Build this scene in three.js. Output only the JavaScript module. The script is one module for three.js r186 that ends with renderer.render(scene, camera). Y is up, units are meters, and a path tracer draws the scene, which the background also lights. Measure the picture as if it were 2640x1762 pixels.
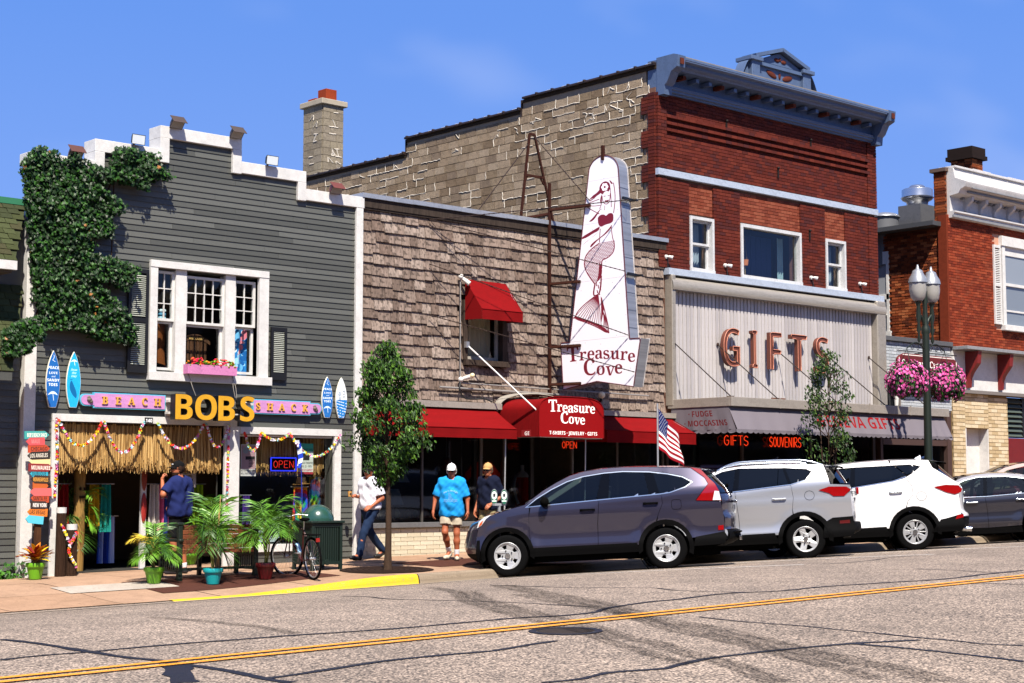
import * as THREE from 'three';
import { RoundedBoxGeometry } from 'three/addons/geometries/RoundedBoxGeometry.js';
import { TextGeometry } from 'three/addons/geometries/TextGeometry.js';
import { FontLoader } from 'three/addons/loaders/FontLoader.js';
import { mergeGeometries, toCreasedNormals } from 'three/addons/utils/BufferGeometryUtils.js';
const scene = new THREE.Scene();
const FPX = 4200, PCX = 1320, PCY = 881, EYE = new THREE.Vector3(0, 1.5, 24.5);
const camera = new THREE.PerspectiveCamera(2 * Math.atan(PCY / FPX) * 180 / Math.PI, 2640 / 1762, 0.1, 1500);
camera.rotation.order = 'YXZ';
camera.rotation.set(5.12 * Math.PI / 180, -42.2 * Math.PI / 180, 0);
camera.position.copy(EYE);
camera.updateMatrixWorld();
scene.add(camera);
const renderer = new THREE.WebGLRenderer({ antialias: true });
renderer.toneMapping = THREE.LinearToneMapping;
renderer.toneMappingExposure = 2.25;
renderer.shadowMap.enabled = true;
const SUN = new THREE.Vector3(-0.61, 1.67, 1).normalize();
{
const w = 1024, h = 512, d = new Float32Array(w * h * 4), v = new THREE.Vector3();
const hash = (x, y, z) => { const s = Math.sin(x * 127.1 + y * 311.7 + z * 74.7) * 43758.5453; return s - Math.floor(s); };
const n3 = (x, y, z) => {
const X = Math.floor(x), Y = Math.floor(y), Z = Math.floor(z), f = (t) => t * t * (3 - 2 * t), a = f(x - X), b = f(y - Y), c = f(z - Z);
const L = (p, q, t) => p + (q - p) * t;
return L(L(L(hash(X, Y, Z), hash(X + 1, Y, Z), a), L(hash(X, Y + 1, Z), hash(X + 1, Y + 1, Z), a), b), L(L(hash(X, Y, Z + 1), hash(X + 1, Y, Z + 1), a), L(hash(X, Y + 1, Z + 1), hash(X + 1, Y + 1, Z + 1), a), b), c);
};
const top = [0.027, 0.082, 0.28], mid = [0.066, 0.148, 0.395], low = [0.135, 0.218, 0.45];
for (let j = 0; j < h; j++) for (let i = 0; i < w; i++) {
const lat = ((j + .5) / h - .5) * Math.PI, lon = ((i + .5) / w - .5) * 2 * Math.PI;
v.set(Math.cos(lat) * Math.cos(lon), Math.sin(lat), Math.cos(lat) * Math.sin(lon));
const e = Math.max(0, v.y), t1 = Math.min(1, e / .28), t2 = Math.min(1, Math.max(0, (e - .28) / .6));
const s = Math.max(0, v.dot(SUN)), glow = .25 * Math.pow(s, 8) + .9 * Math.pow(s, 60);
const q = .9 / (e + .16), wx = v.x * q, wz = v.z * q;
let c = .5 * n3(wx * 2.2, wz * 5.5, 3) + .3 * n3(wx * 5, wz * 13, 7) + .2 * n3(wx * 11, wz * 30, 9);
c = Math.max(0, (c - .6)) * .4;
for (let k = 0; k < 3; k++) {
let x = low[k] + (mid[k] - low[k]) * t1; x += (top[k] - x) * t2;
x += glow * [.5, .52, .5][k]; x += (0.52 - x) * c;
if (v.y < 0) x *= Math.max(.25, 1 + v.y * 6);
d[(j * w + i) * 4 + k] = x;
}
d[(j * w + i) * 4 + 3] = 1;
}
const sky = new THREE.DataTexture(d, w, h, THREE.RGBAFormat, THREE.FloatType);
sky.mapping = THREE.EquirectangularReflectionMapping; sky.magFilter = THREE.LinearFilter; sky.minFilter = THREE.LinearFilter; sky.needsUpdate = true;
scene.background = sky; scene.environment = sky;
}
const sun = new THREE.DirectionalLight(new THREE.Color(1, .925, .80), 4.6);
sun.position.copy(SUN).multiplyScalar(80).add(new THREE.Vector3(22, 0, 5)); sun.target.position.set(22, 0, 5);
sun.castShadow = true; sun.shadow.mapSize.set(4096, 4096);
Object.assign(sun.shadow.camera, { left: -45, right: 45, top: 40, bottom: -40, near: 1, far: 200 });
scene.add(sun, sun.target);
let seed = 12345;
function rnd() { seed = (seed + 0x6D2B79F5) | 0; let t = Math.imul(seed ^ (seed >>> 15), 1 | seed); t = (t + Math.imul(t ^ (t >>> 7), 61 | t)) ^ t; return ((t ^ (t >>> 14)) >>> 0) / 4294967296; }
const rr = (a, b) => a + (b - a) * rnd();
const pick = (a) => a[Math.floor(rnd() * a.length)];
const V = (x, y, z) => new THREE.Vector3(x, y, z);
const clamp = (x, a, b) => Math.min(b, Math.max(a, x));
const sm = (t) => { t = clamp(t, 0, 1); return t * t * (3 - 2 * t); };
const lerp = (a, b, t) => a + (b - a) * t;
function rayOf(px, py) { return V((px - PCX) / FPX, (PCY - py) / FPX, -1).applyQuaternion(camera.quaternion); }
function onZ(px, py, z = 0) { const d = rayOf(px, py); return d.multiplyScalar((z - EYE.z) / d.z).add(EYE); }
function onX(px, py, x) { const d = rayOf(px, py); return d.multiplyScalar((x - EYE.x) / d.x).add(EYE); }
const used = {};
function numbered(n) { const k = used[n] = (used[n] ?? -1) + 1; return k ? n + '_' + String(k).padStart(3, '0') : n; }
function thing(name, label, category, pos = [0, 0, 0], group) {
const g = new THREE.Group(); g.name = numbered(name); g.position.set(...pos); g.userData = { label, category };
if (group) g.userData.group = group;
scene.add(g); return g;
}
function solo(name, geo, m, label, category, group) {
const o = new THREE.Mesh(geo, m); o.name = numbered(name); o.castShadow = o.receiveShadow = true; o.userData = { label, category };
if (group) o.userData.group = group;
scene.add(o); return o;
}
function structure(name, geo, m) { const o = geo ? new THREE.Mesh(geo, m) : new THREE.Group(); o.name = numbered(name); o.userData.kind = 'structure'; o.castShadow = o.receiveShadow = true; scene.add(o); return o; }
function offset(p) { const v = V(0, 0, 0); while (p && p !== scene) { v.add(p.position); p = p.parent; } return v; }
function part(name, geo, m, parent) { const o = new THREE.Mesh(geo, m); o.name = name; o.castShadow = o.receiveShadow = true; o.position.copy(offset(parent)).negate(); parent.add(o); return o; }
const UNIT = new THREE.BoxGeometry(1, 1, 1);
function piece(name, parent, m, c, s, geo = UNIT, rot) { const o = new THREE.Mesh(geo, m); o.name = name; o.castShadow = o.receiveShadow = true; const f = offset(parent); o.position.set(c[0] - f.x, c[1] - f.y, c[2] - f.z); o.scale.set(...s); if (rot) o.rotation.set(...rot); parent.add(o); return o; }
function stuff(name, geo, m, parent, items) {   // items: {p:[x,y,z], s:[..], r:Euler|Quaternion, c:Color}
const im = new THREE.InstancedMesh(geo, m, items.length), o = new THREE.Object3D(), f = offset(parent);
im.name = name; im.userData.kind = 'stuff'; im.castShadow = im.receiveShadow = true;
items.forEach((it, i) => {
o.position.set(it.p[0], it.p[1], it.p[2]); o.scale.set(...(it.s ?? [1, 1, 1]));
if (it.q) o.quaternion.copy(it.q); else o.rotation.set(...(it.r ?? [0, 0, 0]));
o.updateMatrix(); im.setMatrixAt(i, o.matrix); if (it.c) im.setColorAt(i, it.c);
});
im.position.copy(f).negate(); parent.add(im); return im;
}
function uvm(g, k = 1) {
g = g.index ? g.toNonIndexed() : g;
if (!g.attributes.normal) g.computeVertexNormals();
const p = g.attributes.position, n = g.attributes.normal, uv = new Float32Array(p.count * 2);
for (let i = 0; i < p.count; i++) {
const ax = Math.abs(n.getX(i)), ay = Math.abs(n.getY(i)), az = Math.abs(n.getZ(i));
let u, v;
if (ay > ax && ay > az) { u = p.getX(i); v = p.getZ(i); } else if (ax > az) { u = p.getZ(i); v = p.getY(i); } else { u = p.getX(i); v = p.getY(i); }
uv[i * 2] = u * k; uv[i * 2 + 1] = v * k;
}
g.setAttribute('uv', new THREE.BufferAttribute(uv, 2)); return g;
}
const card = (x0, x1, y0, y1, z) => quadG([x0, y0, z], [x1, y0, z], [x1, y1, z], [x0, y1, z]);
function boxG(x0, x1, y0, y1, z0, z1, r = 0) {
const w = Math.abs(x1 - x0), h = Math.abs(y1 - y0), d = Math.abs(z1 - z0);
const g = r ? new RoundedBoxGeometry(w, h, d, 2, Math.min(r, w / 2.01, h / 2.01, d / 2.01)) : new THREE.BoxGeometry(w, h, d);
g.translate((x0 + x1) / 2, (y0 + y1) / 2, (z0 + z1) / 2); return uvm(g);
}
function rotBox(w, h, d, pos, rot = [0, 0, 0], r = 0) {
const g = r ? new RoundedBoxGeometry(w, h, d, 2, r) : new THREE.BoxGeometry(w, h, d);
const m = new THREE.Matrix4().compose(V(...pos), new THREE.Quaternion().setFromEuler(new THREE.Euler(...rot)), V(1, 1, 1));
return uvm(g).applyMatrix4(m);
}
function prep(g) { g = g.index ? g.toNonIndexed() : g; for (const k of Object.keys(g.attributes)) if (!['position', 'normal', 'uv'].includes(k)) g.deleteAttribute(k); if (!g.attributes.uv) g.setAttribute('uv', new THREE.BufferAttribute(new Float32Array(g.attributes.position.count * 2), 2)); g.clearGroups(); return g; }
function merge(list) { return mergeGeometries(list.map(prep)); }
function tube(pts, r, seg = 0, rad = 6, closed = false, tension) {
const c = pts.length === 2 ? new THREE.LineCurve3(V(...pts[0]), V(...pts[1])) : new THREE.CatmullRomCurve3(pts.map((p) => V(...p)), closed, 'catmullrom', tension ?? .5);
return new THREE.TubeGeometry(c, seg || (pts.length === 2 ? 1 : pts.length * 4), r, rad, closed);
}
function bar(a, b, r0, r1 = r0, rad = 8) {
a = V(...a); b = V(...b); const L = a.distanceTo(b), g = new THREE.CylinderGeometry(r1, r0, L, rad, 1);
g.applyQuaternion(new THREE.Quaternion().setFromUnitVectors(V(0, 1, 0), b.clone().sub(a).normalize())); g.translate((a.x + b.x) / 2, (a.y + b.y) / 2, (a.z + b.z) / 2); return g;
}
function sbar(a, b, w, d = w) {
a = V(...a); b = V(...b); const L = a.distanceTo(b), g = new THREE.BoxGeometry(w, L, d);
g.applyQuaternion(new THREE.Quaternion().setFromUnitVectors(V(0, 1, 0), b.clone().sub(a).normalize())); g.translate((a.x + b.x) / 2, (a.y + b.y) / 2, (a.z + b.z) / 2); return uvm(g);
}
function quadG(a, b, c, d) {  // a b c d counter-clockwise, uv 0..1
const g = new THREE.BufferGeometry();
g.setAttribute('position', new THREE.Float32BufferAttribute([...a, ...b, ...c, ...a, ...c, ...d], 3));
g.setAttribute('uv', new THREE.Float32BufferAttribute([0, 0, 1, 0, 1, 1, 0, 0, 1, 1, 0, 1], 2));
g.computeVertexNormals(); return g;
}
function gridG(nu, nv, f, flip) {  // f(u,v) -> [x,y,z]
const p = [], uv = [], id = [];
for (let j = 0; j <= nv; j++) for (let i = 0; i <= nu; i++) { p.push(...f(i / nu, j / nv)); uv.push(i / nu, j / nv); }
for (let j = 0; j < nv; j++) for (let i = 0; i < nu; i++) { const a = j * (nu + 1) + i, b = a + 1, c = a + nu + 2, d = a + nu + 1; flip ? id.push(a, c, b, a, d, c) : id.push(a, b, c, a, c, d); }
const g = new THREE.BufferGeometry(); g.setAttribute('position', new THREE.Float32BufferAttribute(p, 3)); g.setAttribute('uv', new THREE.Float32BufferAttribute(uv, 2)); g.setIndex(id); g.computeVertexNormals(); return g;
}
function shapeOf(pts) { const s = new THREE.Shape(); pts.forEach((p, i) => i ? s.lineTo(p[0], p[1]) : s.moveTo(p[0], p[1])); s.closePath(); return s; }
function plate(shape, depth, bevel = 0) {
const g = new THREE.ExtrudeGeometry(shape, { depth, bevelEnabled: bevel > 0, bevelSize: bevel, bevelThickness: bevel, bevelSegments: 2, curveSegments: 10 });
g.computeBoundingBox(); const b = g.boundingBox, p = g.attributes.position, uv = g.attributes.uv;
for (let i = 0; i < p.count; i++) uv.setXY(i, (p.getX(i) - b.min.x) / (b.max.x - b.min.x), (p.getY(i) - b.min.y) / (b.max.y - b.min.y));
return g;
}
function tileNoise(n, per, sd) {
const lat = new Float32Array(per * per); let s = sd * 9301 + 49297; const R = () => { s = (s * 1103515245 + 12345) & 0x7fffffff; return s / 0x7fffffff; };
for (let i = 0; i < lat.length; i++) lat[i] = R();
return (x, y) => { x = ((x % 1) + 1) % 1 * per; y = ((y % 1) + 1) % 1 * per; const X = Math.floor(x), Y = Math.floor(y), a = sm(x - X), b = sm(y - Y), i = (p, q) => lat[(q % per) * per + p % per]; return lerp(lerp(i(X, Y), i(X + 1, Y), a), lerp(i(X, Y + 1), i(X + 1, Y + 1), a), b); };
}
function tex(w, h, fn, srgb = true, rep) {
const d = new Uint8Array(w * h * 4);
for (let j = 0; j < h; j++) for (let i = 0; i < w; i++) { const c = fn(i / w, j / h, i, j), o = (j * w + i) * 4; if (typeof c === 'number') d[o] = d[o + 1] = d[o + 2] = clamp(c, 0, 1) * 255; else { d[o] = clamp(c[0], 0, 1) * 255; d[o + 1] = clamp(c[1], 0, 1) * 255; d[o + 2] = clamp(c[2], 0, 1) * 255; } d[o + 3] = 255; }
const t = new THREE.DataTexture(d, w, h); t.magFilter = THREE.LinearFilter; t.minFilter = THREE.LinearMipmapLinearFilter; t.generateMipmaps = true; t.wrapS = t.wrapT = THREE.RepeatWrapping; if (srgb) t.colorSpace = THREE.SRGBColorSpace; if (rep) t.repeat.set(...rep); t.needsUpdate = true; return t;
}
function canvasTex(w, h, draw) { const c = document.createElement('canvas'); c.width = w; c.height = h; const x = c.getContext('2d'); draw(x, w, h); const t = new THREE.CanvasTexture(c); t.colorSpace = THREE.SRGBColorSpace; t.anisotropy = 8; return t; }
const mcache = {};
function M(color, rough = .8, o = {}) {
const key = Object.keys(o).length ? null : color + '|' + rough;
if (key && mcache[key]) return mcache[key];
const m = new THREE.MeshPhysicalMaterial({ color, roughness: rough, ...o });
m.side = o.side ?? THREE.DoubleSide; if (rough >= .8 && o.specularIntensity === undefined) m.specularIntensity = .3;
if (key) mcache[key] = m;
return m;
}
const fontB = await new FontLoader().loadAsync('fonts/droid/droid_sans_bold.typeface.json');
const fontR = await new FontLoader().loadAsync('fonts/droid/droid_sans_regular.typeface.json');
const fontS = await new FontLoader().loadAsync('fonts/droid/droid_serif_bold.typeface.json');
function textG(str, size, depth, font = fontB, sx = 1) { const g = new TextGeometry(str, { font, size, depth, curveSegments: 8, bevelEnabled: false }); g.computeBoundingBox(); const b = g.boundingBox; g.translate(-(b.min.x + b.max.x) / 2, -b.min.y, 0); g.scale(sx, 1, 1); return g; }
const N1 = tileNoise(0, 8, 1), N2 = tileNoise(0, 24, 2), N3 = tileNoise(0, 64, 3), N4 = tileNoise(0, 160, 4), N5 = tileNoise(0, 400, 5);
const fbm = (u, v) => .4 * N1(u, v) + .3 * N2(u, v) + .2 * N3(u, v) + .1 * N4(u, v);
const T_grain = tex(512, 512, (u, v) => .80 + .2 * (.5 * fbm(u, v) + .25 * N4(u, v) + .25 * N5(u, v)) * 1.3 - .06);
const T_bump = tex(512, 512, (u, v) => .5 * N4(u, v) + .5 * N5(u, v), false);
const T_stain = tex(512, 512, (u, v) => { const s = fbm(u, v), k = sm((s - .5) * 6); const w = .86 + .14 * N4(u, v) - .05 * k - .07 * sm((N3(u * 1, v) - .8) * 8); return [w, w * .985, w * .96]; });
const T_wood = tex(256, 256, (u, v) => { const g = .35 * tileNoiseA(u, v) + .65 * tileNoiseB(u, v); return .50 + .5 * g; });
function tileNoiseA(u, v) { return N3(u, v * .06); }
function tileNoiseB(u, v) { return N5(u * .6, v * .025); }
const gx = (x) => .017 * (clamp(x, -12, 75) - 18);
const ZK = 4.2, ZC = 13.5;
const crown = (z) => { const d = z < ZC ? z - ZK : 2 * ZC - ZK - z; return d > 0 ? .364 * (1 - (1 - Math.min(1, d / 9.3)) ** 2) : 0; };
const roadY = (x, z) => gx(x) + crown(z);
const kerbH = (x) => lerp(.012, .145, sm((x - 12.9) / 3.4));
const walkY = (x, z) => gx(x) + lerp(kerbH(x), .18, sm((ZK - z) / 2.8));
function roadHit(px, py, f = roadY) {
const d = rayOf(px, py).normalize(); let t = 5, p;
for (; t < 80; t += .1) { p = EYE.clone().addScaledVector(d, t); if (p.y < f(p.x, p.z)) break; }
let a = t - .1, b = t; for (let k = 0; k < 20; k++) { const m = (a + b) / 2; p = EYE.clone().addScaledVector(d, m); p.y < f(p.x, p.z) ? b = m : a = m; }
return p;
}
const T_asphalt = tex(1024, 1024, (u, v) => {
const a = N5(u, v), b = N5(u * 2.0 + .3, v * 2.0 + .7), c = N4(u, v), l = N1(u, v);
let g = .50 + .34 * (c - .5) + .26 * (a - .5) + .2 * (b - .5) + .06 * (l - .5);
if (c > .7) g += .09; if (c < .27) g -= .13; if (a < .2) g -= .1;
return [g * 1.035, g * .975, g * .925];
});
const T_asphaltB = tex(512, 512, (u, v) => .5 * N5(u, v) + .5 * N4(u, v), false);
for (const t of [T_asphalt, T_asphaltB]) t.repeat.set(1 / 2.3, 1 / 2.3);
const mRoad = new THREE.MeshStandardMaterial({ map: T_asphalt, bumpMap: T_asphaltB, bumpScale: .006, roughness: .92, vertexColors: true, color: new THREE.Color(.90, .80, .705) });
const mTar = M('#15141c', .55, { bumpMap: T_bump, bumpScale: .004 });
structure('ground', uvm(new THREE.PlaneGeometry(900, 900).rotateX(-Math.PI / 2).translate(0, -1.2, 0)), M('#6b6a66', .95));
const road = (() => {
const X = [], Z = []; for (let x = -60; x < -4; x += 2) X.push(x); for (let x = -4; x < 46; x += .3) X.push(x); for (let x = 46; x <= 130; x += 2) X.push(x);
for (let z = 4.0; z <= 23; z += .25) Z.push(z);
const p = [], uv = [], c = [], id = [];
for (const z of Z) for (const x of X) {
p.push(x, roadY(x, z), z); uv.push(x, z);
const n = fbm(x / 26 + .13, z / 26 + .31), m = fbm(x / 7 + .4, z / 7 + .2);
const lane = .05 * Math.sin((z - 13.5) * 1.9 + 1.2);
const s = .84 + .34 * (n - .45) + .34 * (m - .5) + lane * .6; c.push(s, s * .992, s * .985);
}
const nx = X.length; for (let j = 0; j < Z.length - 1; j++) for (let i = 0; i < nx - 1; i++) { const a = j * nx + i; id.push(a, a + nx, a + 1, a + 1, a + nx, a + nx + 1); }
const g = new THREE.BufferGeometry(); g.setAttribute('position', new THREE.Float32BufferAttribute(p, 3)); g.setAttribute('uv', new THREE.Float32BufferAttribute(uv, 2)); g.setAttribute('color', new THREE.Float32BufferAttribute(c, 3)); g.setIndex(id); g.computeVertexNormals();
return structure('road', g, mRoad);
})();
function ribbon(pts, w, lift = .004, f = roadY, wob = 0) {
const c = new THREE.CatmullRomCurve3(pts.map((p) => V(p[0], 0, p[1])), false, 'centripetal'), L = c.getLength(), n = Math.max(4, Math.ceil(L / .18)), p = [], uv = [], id = [], m = 4;
for (let i = 0; i <= n; i++) {
const a = c.getPointAt(i / n), t = c.getTangentAt(i / n), ww = (typeof w === 'function' ? w(i / n) : w) * (1 + wob * (rnd() - .5)), sh = wob * .35 * (rnd() - .5) * ww;
for (let k = 0; k <= m; k++) { const o = (k / m - .5) * ww + sh, x = a.x - t.z * o, z = a.z + t.x * o; p.push(x, f(x, z) + lift, z); uv.push(i / n * L, k / m); }
}
for (let i = 0; i < n; i++) for (let k = 0; k < m; k++) { const a = i * (m + 1) + k; id.push(a, a + 1, a + m + 2, a, a + m + 2, a + m + 1); }
const g = new THREE.BufferGeometry(); g.setAttribute('position', new THREE.Float32BufferAttribute(p, 3)); g.setAttribute('uv', new THREE.Float32BufferAttribute(uv, 2)); g.setIndex(id); g.computeVertexNormals();
const nn = g.attributes.normal; if (nn.getY(0) < 0) { for (let i = 0; i < nn.count; i++) nn.setXYZ(i, -nn.getX(i), -nn.getY(i), -nn.getZ(i)); }
return g;
}
const hitXZ = (o, s) => (q) => { const p = roadHit(o[0] + q[0] / s, o[1] + q[1] / s); return [p.x, p.z]; };
const A_ = hitXZ([0, 1440], 2.611), B_ = hitXZ([880, 1380], 2.611), C_ = hitXZ([1740, 1380], 2.611);
function alphaTex(w, h, fn) { return tex(w, h, fn, false); }
const T_wornA = alphaTex(512, 128, (u, v) => { const e = Math.min(v, 1 - v), n = .5 * N4(u, v * .25) + .5 * N5(u, v * .25); return n - .5 * sm((.12 - e) * 9) > .26 ? 1 : 0; }); T_wornA.repeat.set(1 / 1.7, 1);
const T_skidA = alphaTex(512, 128, (u, v) => { const e = Math.min(v, 1 - v), s = N5(v * .35 + .1, u * .05), g = N5(u, v * .3) * N4(u * .7, v * .5); return clamp((s - .38) * 2.4, 0, 1) * clamp(e * 5, 0, 1) * (.3 + g * 1.8); }); T_skidA.repeat.set(1 / 4, 1);
const mYellowLine = M('#d98a12', .75, { alphaMap: T_wornA, transparent: true });
const mWhiteLine = M('#cfcdc8', .75, { alphaMap: T_wornA, transparent: true });
const mSkid = M('#0e0c0b', .8, { alphaMap: T_skidA, transparent: true });
for (const dz of [-.105, .105]) { const pts = []; for (let x = -20; x <= 95; x += 2.5) pts.push([x, ZC + dz]); part('yellow_center_line', ribbon(pts, .1, .012), mYellowLine, road); }
const seals = [
[[[0, 550], [200, 570], [400, 600], [600, 632], [850, 670], [1050, 690], [1180, 712], [1400, 740], [1600, 775], [1780, 815], [1960, 841]].map(A_), .085],
[[...[[0, 688], [250, 660], [560, 637], [850, 610], [1200, 580], [1600, 550], [2000, 520]].map(A_), ...[[0, 658], [400, 630], [800, 595], [1200, 560], [1500, 545], [1720, 520], [1770, 500], [1950, 470], [2100, 450]].map(B_), ...[[0, 438], [300, 400], [500, 388], [700, 380], [1000, 350], [1400, 325], [1800, 300], [2100, 265], [2350, 240]].map(C_)], .07],
[[...[[1780, 815], [2000, 785]].map(A_), ...[[0, 895], [300, 850], [700, 810], [1000, 785], [1250, 745], [1450, 715]].map(B_)], .075],
[[...[[1350, 997], [1600, 975], [1800, 930], [2200, 900]].map(B_), ...[[0, 885], [200, 840], [500, 800], [800, 768], [1170, 735], [1400, 722], [1650, 710]].map(C_)], .06],
[[[1200, 735], [1500, 760], [1700, 780], [2000, 812], [2350, 855]].map(C_), .06],
[[[170, 555], [500, 590], [800, 610], [1100, 640], [1400, 668], [1700, 700], [1880, 712], [2050, 735], [2350, 748]].map(C_), .035],
[[[0, 415], [180, 418], [320, 433], [800, 445], [1100, 455], [1400, 470], [1700, 488]].map(B_), .035],
[[...[[1000, 340], [1500, 355], [1900, 358], [2100, 358], [2200, 370]].map(B_), ...[[0, 375], [300, 385], [500, 388]].map(C_)], .04],
[[[750, 215], [1000, 200], [1300, 175], [1500, 150], [2010, 115]].map(C_), .035],
[[[1600, 230], [1900, 240], [2100, 252], [2350, 258]].map(C_), .04],
[[[1190, 712], [1198, 760], [1215, 800], [1240, 841]].map(A_), .22],
[[[1990, 325], [2350, 335]].map(C_), .035],
];
for (const [pts, w] of seals) part('tar_seal', ribbon(pts, w, .005, roadY, .5), mTar, road);
const skids = [
[[[600, 355], [760, 385], [840, 445], [950, 480], [1100, 525], [1300, 575], [1450, 610], [1650, 660], [1800, 720], [2000, 775], [2200, 840], [2350, 875]].map(B_), .22],
[[...[[850, 380], [960, 440], [1100, 480], [1300, 530], [1600, 600], [1900, 690], [2150, 740]].map(B_), ...[[0, 780], [300, 850], [500, 920], [700, 997]].map(C_)], .3],
[[...[[1080, 340], [1300, 385], [1500, 420], [1700, 460], [1900, 510], [2100, 570]].map(B_), ...[[0, 590], [300, 650], [600, 720], [900, 790], [1200, 850], [1500, 910], [1800, 990]].map(C_)], .42],
[[...[[1200, 400], [1500, 460], [1800, 510], [2100, 590]].map(B_), ...[[0, 640], [300, 700], [700, 800], [1100, 900], [1400, 970]].map(C_)], .3],
[[[1000, 400], [1350, 425], [1700, 460], [2000, 510]].map(A_), .18],
];
for (const [pts, w] of skids) part('skid_mark', ribbon(pts, w, .0065), mSkid, road);
{ // round utility cover set in the centre line
const c = roadHit(880 + 1510 / 2.611, 1380 + 650 / 2.611), t = thing('manhole_cover', 'dark round manhole cover ringed with tar beside double yellow line', 'manhole', [c.x, roadY(c.x, c.z), c.z]);
const disc = (r0, r1, y) => gridG(48, 2, (u, v) => { const a = u * 6.2832, r = lerp(r0, r1, v), x = c.x + Math.cos(a) * r, z = c.z + Math.sin(a) * r; return [x, roadY(x, z) + y, z]; }, true);
part('lid', disc(.001, .25, .006), M('#37302c', .8, { map: T_stain }), t);
part('tar_ring', disc(.26, .33, .0075), mTar, t);
}
const T_conc = tex(512, 512, (u, v) => { const g = .80 + .16 * (fbm(u, v) - .5) + .12 * (N5(u, v) - .5) - .10 * sm((N3(u, v) - .80) * 9); return [g, g * .965, g * .925]; }); T_conc.repeat.set(.45, .45);
const mConc = M('#bfa28d', .9, { map: T_conc, bumpMap: T_bump, bumpScale: .003 }), mConc2 = M('#b99b85', .9, { map: T_conc, bumpMap: T_bump, bumpScale: .003 }), mConcG = M('#b3a9a0', .9, { map: T_conc, bumpMap: T_bump, bumpScale: .003 });
const sheetG = (x0, x1, z0, z1, lift, nx, nz, f = walkY) => { const g = gridG(nx, nz, (u, v) => { const x = lerp(x0, x1, u), z = lerp(z0, z1, v); return [x, f(x, z) + lift, z]; }, true); const p = g.attributes.position, uv = g.attributes.uv; for (let i = 0; i < p.count; i++) uv.setXY(i, p.getX(i), p.getZ(i)); return g; };
const walk = structure('sidewalk', sheetG(-40, 110, -4, 4.06, -.02, 200, 14), M('#3f3830', .95));
{
const zs = [-1.3, .02, 1.38, 2.72, 4.05];
for (let i = 0; i < 30; i++) for (let k = 0; k < 4; k++) {
const x0 = 3.2 + i * 1.62, x1 = x0 + 1.61; if (k === 0 && x0 > 9.6 && false) continue;
part('concrete_slab', sheetG(x0 + .004, x1 - .002, zs[k] + .005, zs[k + 1] - .005, rr(-.003, .003), 8, 6), rnd() < .3 ? mConc2 : mConc, walk);
}
part('concrete_slab', sheetG(51.8, 110, -1.3, 4.05, 0, 40, 8), mConc, walk);
part('concrete_slab', sheetG(-40, 3.19, -1.3, 4.05, 0, 40, 8), mConc, walk);
const apr = (x, z) => z < ZK ? walkY(x, z) : roadY(x, z);
part('driveway_apron', sheetG(-5, 13.6, 4.215, 4.85, .006, 40, 6, apr), mConcG, walk);
const a = roadHit(135, 1519, walkY), b = roadHit(375, 1508, walkY);
part('concrete_patch', sheetG(a.x, b.x + .35, b.z - .25, b.z + .4, .008, 10, 4), M('#c4bfba', .9, { map: T_conc }), walk);
const mPav = M('#4f2f27', .9, { map: T_stain, bumpMap: T_bump, bumpScale: .006 });
part('paver_band', sheetG(12.35, 15.55, 2.05, 3.3, .007, 20, 6), mPav, walk);
part('paver_band', sheetG(17.75, 31, 1.75, 3.1, .007, 60, 6), mPav, walk);
}
const kerbGeo = (x0, x1, n, dz = 0) => gridG(n, 6, (u, v) => {
const x = lerp(x0, x1, u), H = kerbH(x), k = v * 6, g = gx(x);
const prof = [[4.04, H + .010], [4.15, H + .010], [4.185, H - .012], [4.197, H - .035], [4.21, H * .45], [4.22, .0], [4.3, -.02]][Math.round(k)];
return [x, g + Math.max(prof[1], prof[0] > 4.29 ? -.02 : .006 - (prof[0] > 4.2 ? .012 : 0)), prof[0] + dz];
}, true);
const mKerb = M('#8f8273', .92, { map: T_stain, bumpMap: T_bump, bumpScale: .005 }), T_kerbY = tex(512, 512, (u, v) => { const n = .45 * N3(u, v) + .35 * N4(u, v) + .2 * N5(u, v), k = sm((n - .63) * 14), w = .92 + .16 * (N4(u, v) - .5); return [lerp(.85 * w, .55, k), lerp(.70 * w, .5, k), lerp(.02, .43, k)]; }), mKerbY = M('#ffffff', .75, { map: T_kerbY, bumpMap: T_bump, bumpScale: .004 });
const kerb = structure('kerb', uvm(kerbGeo(16.42, 110, 200)), mKerb);
part('painted_kerb', uvm(kerbGeo(12.0, 16.4, 50)), mKerbY, kerb);
part('concrete_gutter', sheetG(13.4, 60, 4.22, 4.62, .006, 90, 3, roadY), mConcG, kerb);
const HD = V(-.66, 0, -.75).normalize();
for (let k = 0; k < 6; k++) { const x0 = 16.55 + k * 3.55; part('white_stall_line', ribbon([[x0, 4.55], [x0 + 1.9, 4.55 + 2.16], [x0 + 3.75, 4.55 + 4.25]], .1, .008), mWhiteLine, road); }
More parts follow.
